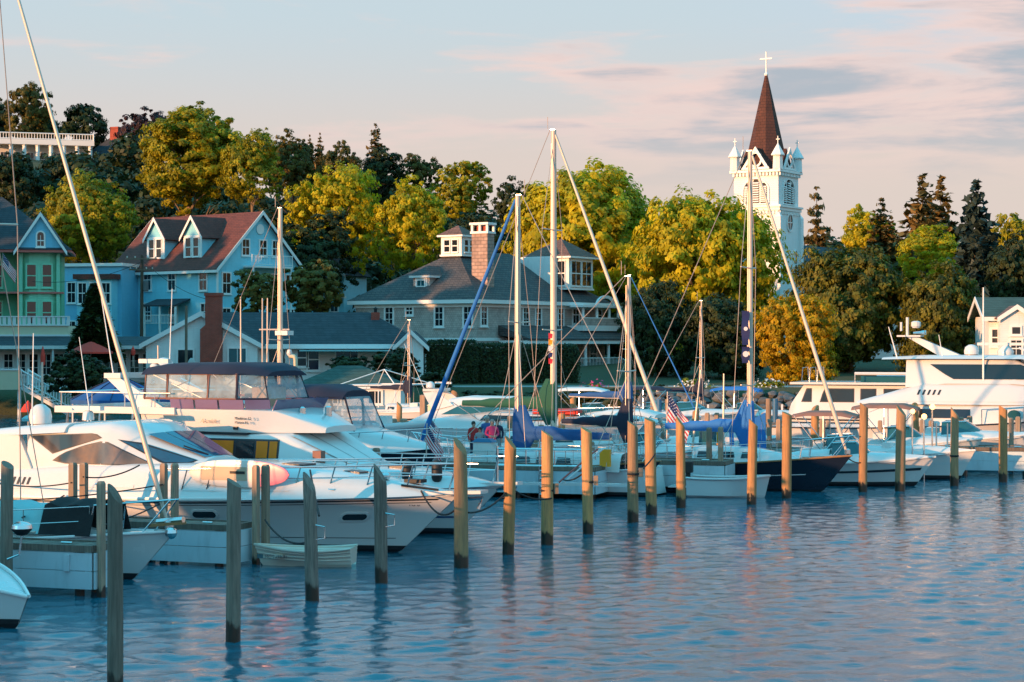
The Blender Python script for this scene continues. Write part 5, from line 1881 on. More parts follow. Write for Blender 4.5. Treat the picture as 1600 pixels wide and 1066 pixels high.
# foredeck hatches, vents and small fittings
for xx, w_ in ((2.3, .3), (3.9, .22)):
    q_ = ca.at(xx)
    hq_ = MB().hexa([(xx - w_, -w_, q_[4] - .03), (xx + w_, -w_, ca.at(xx + w_)[4] - .03), (xx + w_, w_, ca.at(xx + w_)[4] - .03), (xx - w_, w_, q_[4])], [(xx - w_, -w_, q_[4] + .07), (xx + w_, -w_, ca.at(xx + w_)[4] + .07), (xx + w_, w_, ca.at(xx + w_)[4] + .07), (xx - w_, w_, q_[4] + .07)]).build('hatch', 'stripe_dark', ea)
for k in range(4):
    ca.panel(ea, 'vent_slot', 'stripe_dark', [(-5.0 + k * .16, 1.42), (-4.95 + k * .16, 1.6), (-4.88 + k * .16, 1.6), (-4.93 + k * .16, 1.42)], .012, (-1,))
ca.panel(ea, 'side_step', 'gelcoat_grey', [(-2.6, 1.42), (-2.6, 1.5), (-1.2, 1.52), (-1.2, 1.44)], .012, (-1,))
ca.panel(ea, 'moulding_line', 'gelcoat_grey', [(-5.8, 1.3), (-5.8, 1.325), (3.0, 1.5), (3.0, 1.475)], .01, (-1,))
MB().tube([(6.7, 0, 1.3), (7.3, 0, 1.36), (7.2, 0, 1.1)], .05, 6).build('anchor', 'steel', ea)

# paddleboard standing on edge against the side deck rail
pb = thing('paddleboard', 'pink and white paddleboard standing on edge along the cruiser rail', 'paddleboard', world_of(ea, (1.7, -1.72, 1.5)), ea.rotation_euler[2] + R(4))


def board(x0, x1, m, name, th=.11):
    b = MB()
    rings = []
    for i in range(17):
        x = x0 + (x1 - x0) * i / 16
        k = max(0, 1 - abs(x / 1.36) ** 2.4) ** .5
        h = .33 * k + .004
        rings.append([(x, th / 2 * math.copysign(abs(math.cos(a)) ** .35, math.cos(a)) * (.3 + .7 * k), .36 + h * math.sin(a)) for a in [2 * math.pi * q / 20 for q in range(20)]])
    return b.loft(rings).build(name, m, pb, 50)


board(-1.36, .42, 'board_white', 'board_body')
board(.421, 1.36, 'pink_board', 'board_nose')
MB().box(-.2, .2, -.075, -.058, .36, .42).build('carry_handle', 'rubber', pb)
MB().box(-1.0, .25, -.062, -.0565, .2, .52).build('deck_pad', 'seat_beige', pb)

# ------------------------------------------------------------------ B: flybridge motor yacht behind it
eb = boat('flybridge_yacht', 'white flybridge motor yacht with navy canvas top and amber saloon windows', 785, 51.0, 14.2, cat='motor yacht')
hb = Hull(14.2, 4.4, 1.12, 1.14, 1.3, .7, 1.5, .5, .95, 1.4, .86)
hb.build(eb, 'gelcoat', boot='stripe_dark')
hb.rub(eb, 'white_trim', .05)
hb.strip(eb, 'hull_stripe', 'stripe_blue', .3, .34, .05, .98)
cb = Cabin([(-6.9, 2.0, 1.9, 1.0, 1.5), (-3, 2.08, 1.95, 1.1, 1.62), (2.5, 2.0, 1.7, 1.12, 1.72), (4.6, 1.5, 1.1, 1.2, 1.62), (6.2, .75, .45, 1.26, 1.45), (6.9, .2, .1, 1.29, 1.33)], .2)
cb.build(eb, 'gelcoat', 'deck_moulding')
sb_ = Cabin([(-5.4, 1.62, 1.6, 1.5, 2.52), (-2.0, 1.75, 1.7, 1.55, 2.56), (1.5, 1.72, 1.55, 1.6, 2.56), (3.2, 1.35, 1.0, 1.62, 1.74)], .14)
sb_.build(eb, 'gelcoat', 'deckhouse')
sb_.panel(eb, 'window_frame', 'stripe_dark', [(-1.95, 1.9), (-1.7, 2.32), (-1.5, 2.42), (1.4, 2.42), (1.4, 1.86)], .006)
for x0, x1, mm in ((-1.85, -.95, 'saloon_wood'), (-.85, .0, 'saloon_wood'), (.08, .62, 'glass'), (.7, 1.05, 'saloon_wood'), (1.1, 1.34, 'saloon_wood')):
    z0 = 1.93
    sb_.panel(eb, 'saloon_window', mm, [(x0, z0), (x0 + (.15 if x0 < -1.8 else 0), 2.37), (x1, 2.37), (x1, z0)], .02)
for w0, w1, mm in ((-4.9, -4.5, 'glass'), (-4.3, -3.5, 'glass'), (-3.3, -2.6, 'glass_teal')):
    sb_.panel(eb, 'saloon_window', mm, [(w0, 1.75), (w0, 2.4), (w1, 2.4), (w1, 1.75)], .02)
for f0, f1 in ((-.92, -.34), (-.3, .3), (.34, .92)):
    sb_.top(eb, 'windscreen_cover', 'white_canvas', 1.62, 3.1, f0, f1)
fb_ = Cabin([(-2.9, 1.75, 1.85, 2.85, 3.2), (-1.6, 1.72, 1.9, 2.6, 3.2), (.3, 1.6, 1.8, 2.58, 3.2), (1.1, 1.3, 1.35, 2.58, 3.16), (2.3, .8, .75, 2.58, 2.72)], .06)
fb_.build(eb, 'gelcoat', 'flybridge')
MB().box(-5.7, -1.7, -1.95, 1.95, 3.04, 3.22).build('boat_deck', 'gelcoat', eb)
MB().box(-2.9, .4, -1.66, 1.66, 2.53, 2.575).build('flybridge_shadow_line', 'stripe_dark', eb)
for x0 in (-5.5, -4.4, -3.3):
    MB().tube([(x0, -1.8, 1.45), (x0 + .15, -1.82, 3.04)], .04, 6).build('deck_post', 'steel', eb)
for s_ in (-1, 1):
    MB().prism([(-2.6, s_ * 1.72, 3.02), (-1.7, s_ * 1.72, 3.02), (-1.3, s_ * 1.72, 2.56), (-1.6, s_ * 1.72, 2.56)], (0, s_ * .06, 0)).build('deck_bracket', 'gelcoat', eb)
b_ = MB()
b_.tube([(-1.9, -1.85, 3.6), (-5.6, -1.85, 3.6), (-5.6, 1.85, 3.6), (-1.9, 1.85, 3.6)], .018, 5)
for x0 in (-2.4, -3.4, -4.5, -5.55):
    for s_ in (-1, 1):
        b_.tube([(x0, s_ * 1.85, 3.2), (x0, s_ * 1.85, 3.6)], .016, 5)
b_.build('boat_deck_rail', 'steel', eb)
# tinted wind deflector panels
we = [(-1.9, 1.86), (-1.1, 1.86), (-.35, 1.84), (.4, 1.74), (.95, 1.3)]
for (xa, ya_), (xb_, yb_) in zip(we, we[1:]):
    for s_ in (-1, 1):
        MB().hexa([(xa + .03, s_ * ya_, 3.2), (xb_ - .03, s_ * yb_, 3.2), (xb_ - .03, s_ * (yb_ - .02), 3.2), (xa + .03, s_ * (ya_ - .02), 3.2)], [(xa + .03, s_ * (ya_ + .05), 3.45), (xb_ - .03, s_ * (yb_ + .05), 3.45), (xb_ - .03, s_ * (yb_ + .03), 3.45), (xa + .03, s_ * (ya_ + .03), 3.45)]).build('wind_deflector', 'tint_purple', eb)
MB().hexa([(.95, -1.28, 3.17), (.95, 1.28, 3.17), (.98, 1.28, 3.17), (.98, -1.28, 3.17)], [(1.1, -1.3, 3.45), (1.1, 1.3, 3.45), (1.13, 1.3, 3.45), (1.13, -1.3, 3.45)]).build('wind_deflector', 'tint_purple', eb)
# canvas enclosure: frames, clear vinyl, navy roof
zb, zt = 3.46, 4.12
pts = [(-2.85, 1.72), (-2.1, 1.74), (-.8, 1.72), (.0, 1.55), (.5, 1.0)]
for (xa, ya_), (xb_, yb_) in zip(pts, pts[1:]):
    for s_ in (-1, 1):
        f_ = MB()
        lean = .15 if xa > -.1 else 0
        q0, q1, q2, q3 = (xa, s_ * ya_, zb), (xb_ + lean, s_ * yb_, zb), (xb_ - .05, s_ * (yb_ - .1), zt), (xa, s_ * (ya_ - .1), zt)
        f_.tube([q0, q1, q2, q3, q0], .035, 5, False)
        o = f_.build('canvas_frame', 'tan_canvas' if xb_ < .1 else 'navy_canvas', eb)
        MB().poly([q0, q1, q2, q3]).build('clear_panel', 'vinyl', o)
MB().poly([(.65, -1.0, zb), (.65, 1.0, zb), (.45, .9, zt), (.45, -.9, zt)]).build('clear_panel', 'vinyl', eb)
for s_ in (-1, 1):
    MB().tube([(-2.7, s_ * 1.6, zb), (-1.0, s_ * 1.6, zt)], .018, 5).build('canopy_strut', 'steel', eb)
    MB().tube([(-1.0, s_ * 1.6, zb), (-2.7, s_ * 1.6, zt)], .018, 5).build('canopy_strut', 'steel', eb)
    MB().tube([(-.7, s_ * 1.6, zb), (.0, s_ * 1.4, zt)], .018, 5).build('canopy_strut', 'steel', eb)
    MB().tube([(.0, s_ * 1.4, zb), (-.7, s_ * 1.6, zt)], .018, 5).build('canopy_strut', 'steel', eb)
nb = Cabin([(-2.95, 1.72, 1.5, zt - .03, zt + .16), (-2.3, 1.74, 1.5, zt, zt + .26), (-.3, 1.68, 1.4, zt, zt + .27), (.35, 1.2, .95, zt - .02, zt + .18), (.62, 1.0, .8, zt - .06, zt + .05)], .16)
nb.build(eb, 'navy_canvas', 'canvas_top')
MB().box(-.2, .25, -.5, .5, 2.9, 3.75).build('helm_seat', 'seat_beige', eb)
MB().box(-2.2, -1.7, -1.1, 1.1, 2.9, 3.6).build('bench_seat', 'white_canvas', eb)
# radar arch raked aft
for s_ in (-1, 1):
    MB().hexa([(-3.2, s_ * 1.6, 3.2), (-2.3, s_ * 1.6, 3.2), (-2.3, s_ * 1.45, 3.2), (-3.2, s_ * 1.45, 3.2)], [(-4.35, s_ * 1.4, 3.98), (-3.9, s_ * 1.4, 3.98), (-3.9, s_ * 1.25, 3.98), (-4.35, s_ * 1.25, 3.98)]).build('radar_arch_leg', 'gelcoat', eb)
MB().box(-4.4, -3.85, -1.45, 1.45, 3.982, 4.12).build('radar_arch', 'gelcoat', eb)
scanner(eb, (-3.6, -.2, 4.13), 1.0)
radome(eb, (-4.1, .9, 4.13), .28, .4)
antenna(eb, (-4.2, -1.3, 4.1), 2.6, (-.5, 0), .018)
antenna(eb, (-4.2, 1.3, 4.1), 2.4, (.1, 0), .018)
text(eb, 'Amulet', (-.95, -1.83, 2.83), .17, 'seat_beige', (R(98), 0, R(1)), 'name_script', .4)
for r_, z_ in enumerate((2.93, 2.82)):
    text(eb, ('Mackinac 52', 'Marine Mi')[r_], (.1, -1.76, z_), .1, 'stripe_dark', (R(98), 0, R(4)), 'lettering')
MB().box(.02, .14, -1.72, -1.66, 2.66, 2.74).build('speaker', 'stripe_dark', eb)
for s_ in (-.45, .45):
    MB().lathe([(.1, 0), (.1, .26), (.04, .3)], (1.5 + s_ * .3, s_, 2.95), 8).build('horn', 'steel', eb)
MB().box(2.2, 2.45, -.3, -.08, 1.98, 2.4).build('vent_panel', 'tan_canvas', eb, loc=(.2, -1.3, -.25))
hb.rails(eb, .45, .985, .7, 10, .14, True, r=.02, close=True, lean=.25, dz=.05)
MB().hexa([(6.3, -.3, 1.28), (7.6, -.16, 1.33), (7.6, .16, 1.33), (6.3, .3, 1.28)], [(6.3, -.3, 1.36), (7.6, -.16, 1.41), (7.6, .16, 1.41), (6.3, .3, 1.36)]).build('bow_platform', 'gelcoat', eb)
for xx in (4.9, 5.6):
    fender(eb, (xx, -1.05 if xx < 5.2 else -.75, 1.35), .14, .62, 'rubber')

for xx in (-4.6, -2.4, 1.2, 3.6):
    hb.port(eb, xx, .82, .42, .16, -1)
cb.panel(eb, 'moulding_line', 'gelcoat_grey', [(-6.5, 1.35), (-6.5, 1.375), (3.5, 1.46), (3.5, 1.435)], .01, (-1,))
MB().box(3.9, 4.4, -.28, .28, 1.66, 1.74).build('hatch', 'stripe_dark', eb)
MB().tube([(6.9, 0, 1.2), (7.5, 0, 1.26), (7.4, 0, 1.0)], .05, 6).build('anchor', 'steel', eb)

# ------------------------------------------------------------------ C: navy-topped express cruiser
ec_ = boat('express_cruiser', 'express cruiser with navy canvas enclosure behind the flybridge yacht', 690, 61.5, 9.2, cat='motorboat')
hc = Hull(9.2, 3.7, 1.3, 1.4, 1.72, .6, 1.5, .5, .93, 1.4, .85)
hc.build(ec_, 'navy_hull')
hc.rub(ec_, 'white_trim', .05)
cc_ = Cabin([(-4.5, 1.7, 1.6, 1.25, 1.6), (-1, 1.78, 1.5, 1.35, 2.1), (1.7, 1.55, 1.2, 1.42, 2.3), (3.2, 1.0, .7, 1.55, 2.0), (4.4, .2, .1, 1.68, 1.74)], .2)
cc_.build(ec_, 'gelcoat', 'deck_moulding')
pts = [(-1.6, 1.5), (-.2, 1.5), (1.0, 1.45), (1.7, .95)]
for (xa, ya_), (xb_, yb_) in zip(pts, pts[1:]):
    for s_ in (-1, 1):
        q0, q1, q2, q3 = (xa, s_ * ya_, 2.1), (xb_ + .35, s_ * yb_, 2.15), (xb_ - .1, s_ * (yb_ - .15), 3.25), (xa, s_ * (ya_ - .15), 3.25)
        o = MB().tube([q0, q1, q2, q3, q0], .045, 5, False).build('canvas_frame', 'navy_canvas', ec_)
        MB().poly([q0, q1, q2, q3]).build('clear_panel', 'vinyl', o)
MB().poly([(2.05, -.95, 2.15), (2.05, .95, 2.15), (1.6, .8, 3.25), (1.6, -.8, 3.25)]).build('clear_panel', 'vinyl', ec_)
for s_ in (-1, 1):
    MB().hexa([(-1.6, s_ * 1.56, 2.0), (1.3, s_ * 1.5, 2.05), (1.3, s_ * 1.44, 2.05), (-1.6, s_ * 1.5, 2.0)], [(-1.6, s_ * 1.54, 2.2), (1.3, s_ * 1.49, 2.25), (1.3, s_ * 1.43, 2.25), (-1.6, s_ * 1.48, 2.2)]).build('canvas_skirt', 'navy_canvas', ec_)
Cabin([(-1.7, 1.45, 1.25, 3.2, 3.4), (-1.1, 1.48, 1.25, 3.22, 3.58), (.8, 1.42, 1.15, 3.22, 3.6), (1.6, .95, .7, 3.18, 3.42)], .16).build(ec_, 'navy_canvas', 'canvas_top')
hc.rails(ec_, .5, .985, .55, 8, .14, False, r=.018, close=True, lean=.25, dz=.05)
MB().box(.6, 1.0, -.7, -.1, 2.1, 2.6).build('helm_seat', 'cloth_blue', ec_)

# ------------------------------------------------------------------ front-left sloop in shade, its furled forestay rising out of frame
def sailboat(name, label, mast_px, Y, L, B, fr, hullm, mast_top, yaw=-26, mr=.085, cover='blue_canvas', furl='spar', furl_r=.05, deckm='gelcoat', cat='sailboat', mx=.06, boom=True, boom_z=1.25, lifel=True, cover_h=.3, dodger=None, wires=True, spread=(.5,), cov_len=None, boot=None, back=True, roofwin=3):
    a = R(yaw)
    m0 = mx * L
    x = PX(mast_px, Y) - m0 * math.cos(a)
    e = thing(name, label, cat, (x, Y - m0 * math.sin(a), 0), a)
    h = Hull(L, B, fr * .9, fr * .88, fr * 1.22, .45, L * .13, .42, .62, 1.15, .82, 1.6, .25)
    h.build(e, hullm, md=deckm, boot=boot)
    h.rub(e, 'teak' if hullm != 'gelcoat' else 'white_trim', .03)
    cr = Cabin([(-.12 * L, B * .3, B * .24, fr * .85, fr + .42), (m0, B * .29, B * .22, fr * .85, fr + .42), (.22 * L, B * .2, B * .12, fr * .9, fr + .22), (.3 * L, B * .1, B * .05, fr * .95, fr + .1)], .12)
    cr.build(e, deckm, 'coach_roof')
    for k in range(roofwin):
        x0 = -.1 * L + k * .09 * L
        cr.panel(e, 'cabin_window', 'glass', [(x0, fr + .08), (x0 + .02, fr + .28), (x0 + .06 * L, fr + .28), (x0 + .065 * L, fr + .1)], .015)
    zt = mast_top
    mast = MB().tube([(m0, 0, fr), (m0, 0, zt * .6), (m0, 0, zt)], [mr, mr, mr * .8], 10).build('mast', 'spar', e, 50)
    MB().box(m0 - .12, m0 + .06, -.015, .015, zt - .002, zt + .02).build('masthead_fitting', 'steel', mast)
    MB().tube([(m0 - .25, 0, zt + .05), (m0 - .25, 0, zt + .5)], .012, 5).build('wind_vane', 'wire', mast)
    for f in spread:
        zz_ = fr + (zt - fr) * f
        for s_ in (-1, 1):
            MB().tube([(m0, 0, zz_), (m0 - .06, s_ * B * .28, zz_ + .03)], .025, 5).build('spreader', 'spar', mast)
    bow = Vector((L / 2 - .15, 0, fr * 1.25))
    top = Vector((m0 + .08, 0, zt * .985))
    if furl:
        n = 12
        MB().tube([bow.lerp(top, i / n) for i in range(n + 1)], [furl_r * (.5 if i == 0 else 1.12 - .55 * i / n) for i in range(n + 1)], 8).build('furled_headsail', furl, e, 50)
        MB().lathe([(.06, 0), (.1, .03), (.1, .16), (.05, .2)], bow, 8).build('furler_drum', 'steel', e)
    if wires:
        for s_ in (-1, 1):
            zz_ = fr + (zt - fr) * spread[-1]
            MB().tube([(m0 - .3, s_ * B * .42, fr), (m0 - .06, s_ * B * .28, zz_ + .03), (m0, 0, zt * .97)], .013, 4).build('shroud', 'wire', e)
            MB().tube([(m0 + .5, s_ * B * .4, fr), (m0, 0, fr + (zt - fr) * spread[0] - .05)], .012, 4).build('lower_shroud', 'wire', e)
            MB().tube([(m0 - .9, s_ * B * .42, fr), (m0, 0, fr + (zt - fr) * spread[0] - .05)], .012, 4).build('lower_shroud', 'wire', e)
            MB().tube([(m0 - .06, s_ * .12, fr + .4), (m0 - .04, s_ * .1, zt * .96)], .011, 4).build('halyard', 'wire', e)
        if back:
            MB().tube([(-L / 2 + .1, 0, fr), (m0 - .15, 0, zt)], .014, 4).build('backstay', 'wire', e)
    if boom:
        bl = cov_len or .38 * L
        zb = fr + boom_z
        MB().tube([(m0, 0, zb), (m0 - bl, 0, zb + .05)], .06, 8).build('boom', 'spar', e)
        rings = []
        for i in range(11):
            k = i / 10
            r1 = cover_h * (1 - .62 * k) * (.9 + .1 * math.sin(i * 2.1))
            up = zb + .03 + (.55 * cover_h * 2 * max(0, 1 - k * 5) if i else .0)
            rings.append([(m0 + .1 - (bl + .05) * k, .55 * r1 * math.cos(q), zb + .05 + r1 * .45 + r1 * (.8 + (1.6 if i < 2 else 0)) * math.sin(q)) for q in [2 * math.pi * j / 10 for j in range(10)]])
        MB().loft(rings).build('sail_cover', cover, e, 60)
    if lifel:
        h.rails(e, .08, .86, .6, 6, .1, True, r=.012, m='steel')
        b = MB()
        for s_ in (-1, 1):
            b.tube([h.sheer(.86, s_, 0, .06), h.sheer(.87, s_, .62, .06), (L / 2 + .1, 0, fr * 1.22 + .66)], .02, 6)
            b.tube([h.sheer(.95, s_, 0, .03), (L / 2 - .05, s_ * .12, fr * 1.22 + .64)], .018, 6)
        b.build('pulpit', 'steel', e)
    if dodger:
        Cabin([(-.3 * L, B * .33, B * .28, fr + .3, fr + 1.2), (-.16 * L, B * .33, B * .28, fr + .3, fr + 1.25), (-.1 * L, B * .3, B * .22, fr + .35, fr + .9)], .2).build(e, dodger, 'dodger')
    return e, h


es, hs = sailboat('sloop', 'pale sloop in shade at the left with teal and black sail covers', -8, 43.2, 9.5, 2.9, .88, 'gelcoat', 14.2, mr=.09, cover='teal_canvas', mx=.0, furl='spar', furl_r=.052, boot='bottom_paint', boom=False, roofwin=2)
# the tented boom cover: teal part and black part
for x0, x1, mm, z0, z1 in ((-.6, 1.75, 'teal_canvas', 1.15, 1.2), (1.77, 3.1, 'black_canvas', 1.2, 1.3)):
    r_ = []
    for i in range(9):
        x = x0 + (x1 - x0) * i / 8
        zt_ = z1 + .35 + .04 * math.sin(i * 1.7)
        r_.append([(x, -.72 - .04 * math.sin(i * 2.3), .95), (x, -.5 + .03 * math.sin(i * 3.1), zt_ - .1), (x, -.12, zt_), (x, .12, zt_), (x, .5, zt_ - .1), (x, .72, .95)])
    MB().loft(r_, False).build('tent_cover', mm, es, 50)
MB().tube([(4.3, 0, 1.25), (4.95, 0, 1.32)], .07, 6).build('anchor_roller', 'steel', es)
MB().hexa([(4.2, -.2, 1.15), (4.95, -.1, 1.22), (4.95, .1, 1.22), (4.2, .2, 1.15)], [(4.2, -.2, 1.21), (4.95, -.1, 1.28), (4.95, .1, 1.28), (4.2, .2, 1.21)]).build('bowsprit', 'teak', es)
MB().ball((4.75, -.15, 1.05), .13, 8, 6).build('anchor', 'steel', es)
MB().tube([(m_, -1.0 - .1 * math.sin(m_), 1.03) for m_ in (-.2, .6, 1.4, 2.0)], .03, 5).build('deck_line', 'rope_pale', es)
hs.strip(es, 'cove_stripe', 'stripe_dark', .74, .79, .6, .86)

# kettle grill hung on a stern rail of the nearest boat, and that boat's transom in the corner
en = boat('double_ender', 'rounded white end of a small boat cut off by the left bottom corner', 44, 34.6, 5.6, -34, 'boat')
hn = Hull(5.6, 2.0, 1.25, 1.12, .56, .4, .35, .52, .8, 1.1, .86, 2.4)
hn.build(en, 'gelcoat', md='gelcoat_grey')
hn.rub(en, 'white_trim', .035)
hn.strip(en, 'cove_stripe', 'stripe_blue', .82, .86, .1, .93)
ne_ = Vector((1.55, 0, .12))
MB().box(-.1, .6, -.3, .3, .5, .54).build('swim_step', 'teak', en, loc=ne_)
for yy in (-.28, .28):
    MB().tube([(.1, yy, .6), (-.15, yy, 1.55), (-.3, yy, 2.0)], .025, 6).build('ladder_rail', 'steel', en, loc=ne_)
for k in range(4):
    MB().tube([(.02 - k * .07, -.28, .9 + k * .27), (.02 - k * .07, .28, .9 + k * .27)], .018, 6).build('ladder_rung', 'steel', en, loc=ne_)
MB().loft([[(-1.6, -.9, 1.0), (-1.6, -.8, 1.75), (-1.6, .8, 1.75), (-1.6, .9, 1.0)], [(.2, -.75, 1.0), (.1, -.6, 1.6), (.1, .6, 1.6), (.2, .75, 1.0)]]).build('stern_cover', 'black_canvas', en)
gr = thing('kettle_grill', 'round steel kettle grill clamped to the boat rail at the left', 'grill', P(34, 826, 38.2), 0)
MB().lathe([(.01, -.14), (.1, -.12), (.19, -.03), (.2, .0)], (0, 0, 0), 16).build('bowl', 'rubber', gr, 40)
MB().lathe([(.205, .004), (.19, .07), (.11, .12), (.01, .14)], (0, 0, 0), 16).build('lid', 'steel', gr, 40)
MB().tube([(0, 0, -.14), (-.05, 0, -.5), (-.3, .1, -.6)], .02, 6).build('bracket', 'steel', gr)

# ------------------------------------------------------------------ rowing dinghy tied at the end of the finger pier
ed = thing('rowing_dinghy', 'small cream lapstrake rowing dinghy floating before the cruiser', 'dinghy', (PX(475, 44.4), 44.4, 0), R(174))
hd_ = Hull(2.25, 1.1, .42, .36, .46, .14, .22, .4, .8, 1.1, .7, 1.5)
hd_.build(ed, 'cream_gel', mb='cream_gel', deck=False, n=18)
for u in (.3, .55, .8):
    hd_.rub(ed, 'cream_gel', .016, 0, 1, u, 'strake')
hd_.rub(ed, 'cream_gel', .03, name='gunwale')
MB().box(-.4, -.1, -.44, .44, .2, .24).build('thwart', 'cream_gel', ed)
MB().box(.4, .6, -.4, .4, .22, .26).build('thwart', 'cream_gel', ed)
text(ed, 'MC 7399 TI', (.78, .5, .2), .1, 'stripe_dark', (R(82), 0, R(180 + 10)), 'registration')
MB().box(.82, .95, .47, .49, .2, .29).build('permit_sticker', 'glass_teal', ed)

# ------------------------------------------------------------------ sailboats of the middle distance
ev, hv = sailboat('sailboat', 'sailboat with green sail cover under the tallest mast', 865, 76, 10.4, 3.2, 1.1, 'gelcoat', PZ(203, 76), mr=.125, cover='green_canvas', furl='spar', furl_r=.085, cover_h=.42, spread=(.36, .68), mx=.04, boom_z=1.35)
ew, hw = sailboat('sailboat', 'sailboat with royal blue sail cover and blue furled headsail', 809, 66.5, 9.0, 2.9, 1.0, 'gelcoat', PZ(305, 66.5), yaw=180 - 26, mr=.105, cover='blue_canvas', furl='bright_blue_canvas', furl_r=.085, cover_h=.42, spread=(.52,), mx=.06, boom_z=.75)
ey, hy = sailboat('sailboat', 'navy hulled sailboat with white cabin and furled white headsail', 1172, 67.2, 8.6, 2.7, 1.0, 'navy_hull', PZ(236, 67.2), mr=.1, cover='bright_blue_canvas', furl='spar', furl_r=.07, cover_h=.4, spread=(.24, .62), mx=.09, boom_z=.95, boot='navy_hull', cov_len=3.1)
hy.strip(ey, 'cove_stripe', 'flag_white', .47, .5, .35, .9)
ez, hz = sailboat('sailboat', 'white sailboat behind the navy-topped cruiser with a single mast', 438, 84, 9.0, 2.9, 1.0, 'gelcoat', PZ(325, 84), mr=.11, furl=None, cover='white_canvas', spread=(.42,), mx=.05)
MB().box(.35, .95, -.25, .25, PZ(524, 84), PZ(517, 84)).build('radar_dome', 'gelcoat', ez)
MB().tube([(-.6, 0, PZ(515, 84)), (.9, 0, PZ(515, 84))], .03, 5).build('radar_bracket', 'spar', ez)
eu, hu = sailboat('sailboat', 'dark hulled sailboat with navy boom cover and yellow lifebuoy bag', 982, 64.2, 8.0, 2.7, .95, 'navy_hull', PZ(432, 64.2), yaw=-26, mr=.05, cover='navy_canvas', furl=None, cover_h=.34, spread=(.5,), mx=.36, boom_z=1.3, boot='navy_hull', cov_len=2.4)
MB().box(2.35, 2.7, -1.12, -1.0, 1.0, 1.55).build('lifebuoy_bag', 'yellow_paint', eu)
fender(eu, (.4, -1.42, .35), .12, .4)
ex, hx = sailboat('sailboat', 'distant sailboat whose mast stands between the porch and the dark trees', 984, 96, 8.5, 2.8, 1.0, 'gelcoat', PZ(430, 96), mr=.07, furl='bright_blue_canvas', furl_r=.035, cover='blue_canvas', spread=(.5,))

# ------------------------------------------------------------------ white express cruiser at the far dock, facing right
ei = boat('express_cruiser', 'low white express cruiser with teal glass behind the green sail cover', 905, 92, 8.3, -14, 'motorboat')
ei.scale = (.72, .72, .84)
hi = Hull(11.5, 3.8, 1.2, 1.25, 1.5, .5, 1.3, .5, .93)
hi.build(ei, 'gelcoat')
ci = Cabin([(-5.2, 1.75, 1.6, 1.15, 1.5), (-3.4, 1.8, 1.4, 1.2, 2.3), (-1.2, 1.75, 1.3, 1.22, 2.9), (.6, 1.6, 1.1, 1.25, 2.75), (2.8, 1.2, .8, 1.35, 1.9), (5.4, .2, .1, 1.48, 1.55)], .25)
ci.build(ei, 'gelcoat', 'deck_moulding')
ci.panel(ei, 'side_window', 'glass_teal', [(-3.0, 1.9), (-1.7, 2.45), (-.2, 2.6), (1.2, 2.3), (1.9, 1.95)], .02)
for f0, f1 in ((-.9, -.05), (.05, .9)):
    ci.top(ei, 'windscreen', 'glass_blue', .75, 2.6, f0, f1)
for s_ in (-1, 1):
    MB().hexa([(-3.6, s_ * 1.5, 2.1), (-2.2, s_ * 1.5, 2.4), (-2.2, s_ * 1.38, 2.4), (-3.6, s_ * 1.38, 2.1)], [(-4.3, s_ * 1.3, 3.1), (-3.4, s_ * 1.3, 3.15), (-3.4, s_ * 1.2, 3.15), (-4.3, s_ * 1.2, 3.1)]).build('radar_arch_leg', 'gelcoat', ei)
MB().box(-4.3, -3.2, -1.35, 1.35, 3.152, 3.3).build('radar_arch', 'gelcoat', ei)
scanner(ei, (-3.3, 0, 3.3), 1.1)
radome(ei, (-4.0, -.6, 3.3), .3, .4)
antenna(ei, (-4.2, -1.2, 3.2), 2.6, (-1.4, 0), .02)
hi.rails(ei, .5, .98, .6, 8, .12, False, r=.02, close=True, dz=.05)

# long white hull lying at the far dock right of the tall mast
ej = boat('motor_launch', 'long low white launch with canvas top at the far dock', 1010, 88, 10.5, -8, 'motorboat')
hj = Hull(10.5, 3.4, 1.15, 1.2, 1.45, .5, 1.2)
hj.build(ej, 'gelcoat')
cj = Cabin([(-4.5, 1.5, 1.4, 1.1, 1.5), (-1, 1.55, 1.3, 1.15, 1.9), (2.0, 1.2, .8, 1.3, 1.7), (4.6, .2, .1, 1.4, 1.45)], .2)
cj.build(ej, 'gelcoat', 'deck_moulding')
cj.panel(ej, 'side_window', 'glass', [(-2.0, 1.5), (-1.8, 1.75), (1.0, 1.68), (1.3, 1.5)], .02)
Cabin([(-3.4, 1.35, 1.2, 2.3, 2.42), (-2.6, 1.35, 1.2, 2.35, 2.52), (-.6, 1.35, 1.15, 2.35, 2.5)], .08).build(ej, 'white_canvas', 'bimini')
for x0 in (-3.3, -.7):
    for s_ in (-1, 1):
        MB().tube([(-2.0, s_ * 1.4, 1.5), (x0, s_ * 1.3, 2.35)], .02, 5).build('bimini_pole', 'steel', ej)
MB().box(.3, 2.3, -1.0, 1.0, 1.78, 1.98).build('red_cover', 'red_canvas', ej)
hj.rails(ej, .45, .98, .65, 9, .12, True, r=.018, close=True, dz=.02)
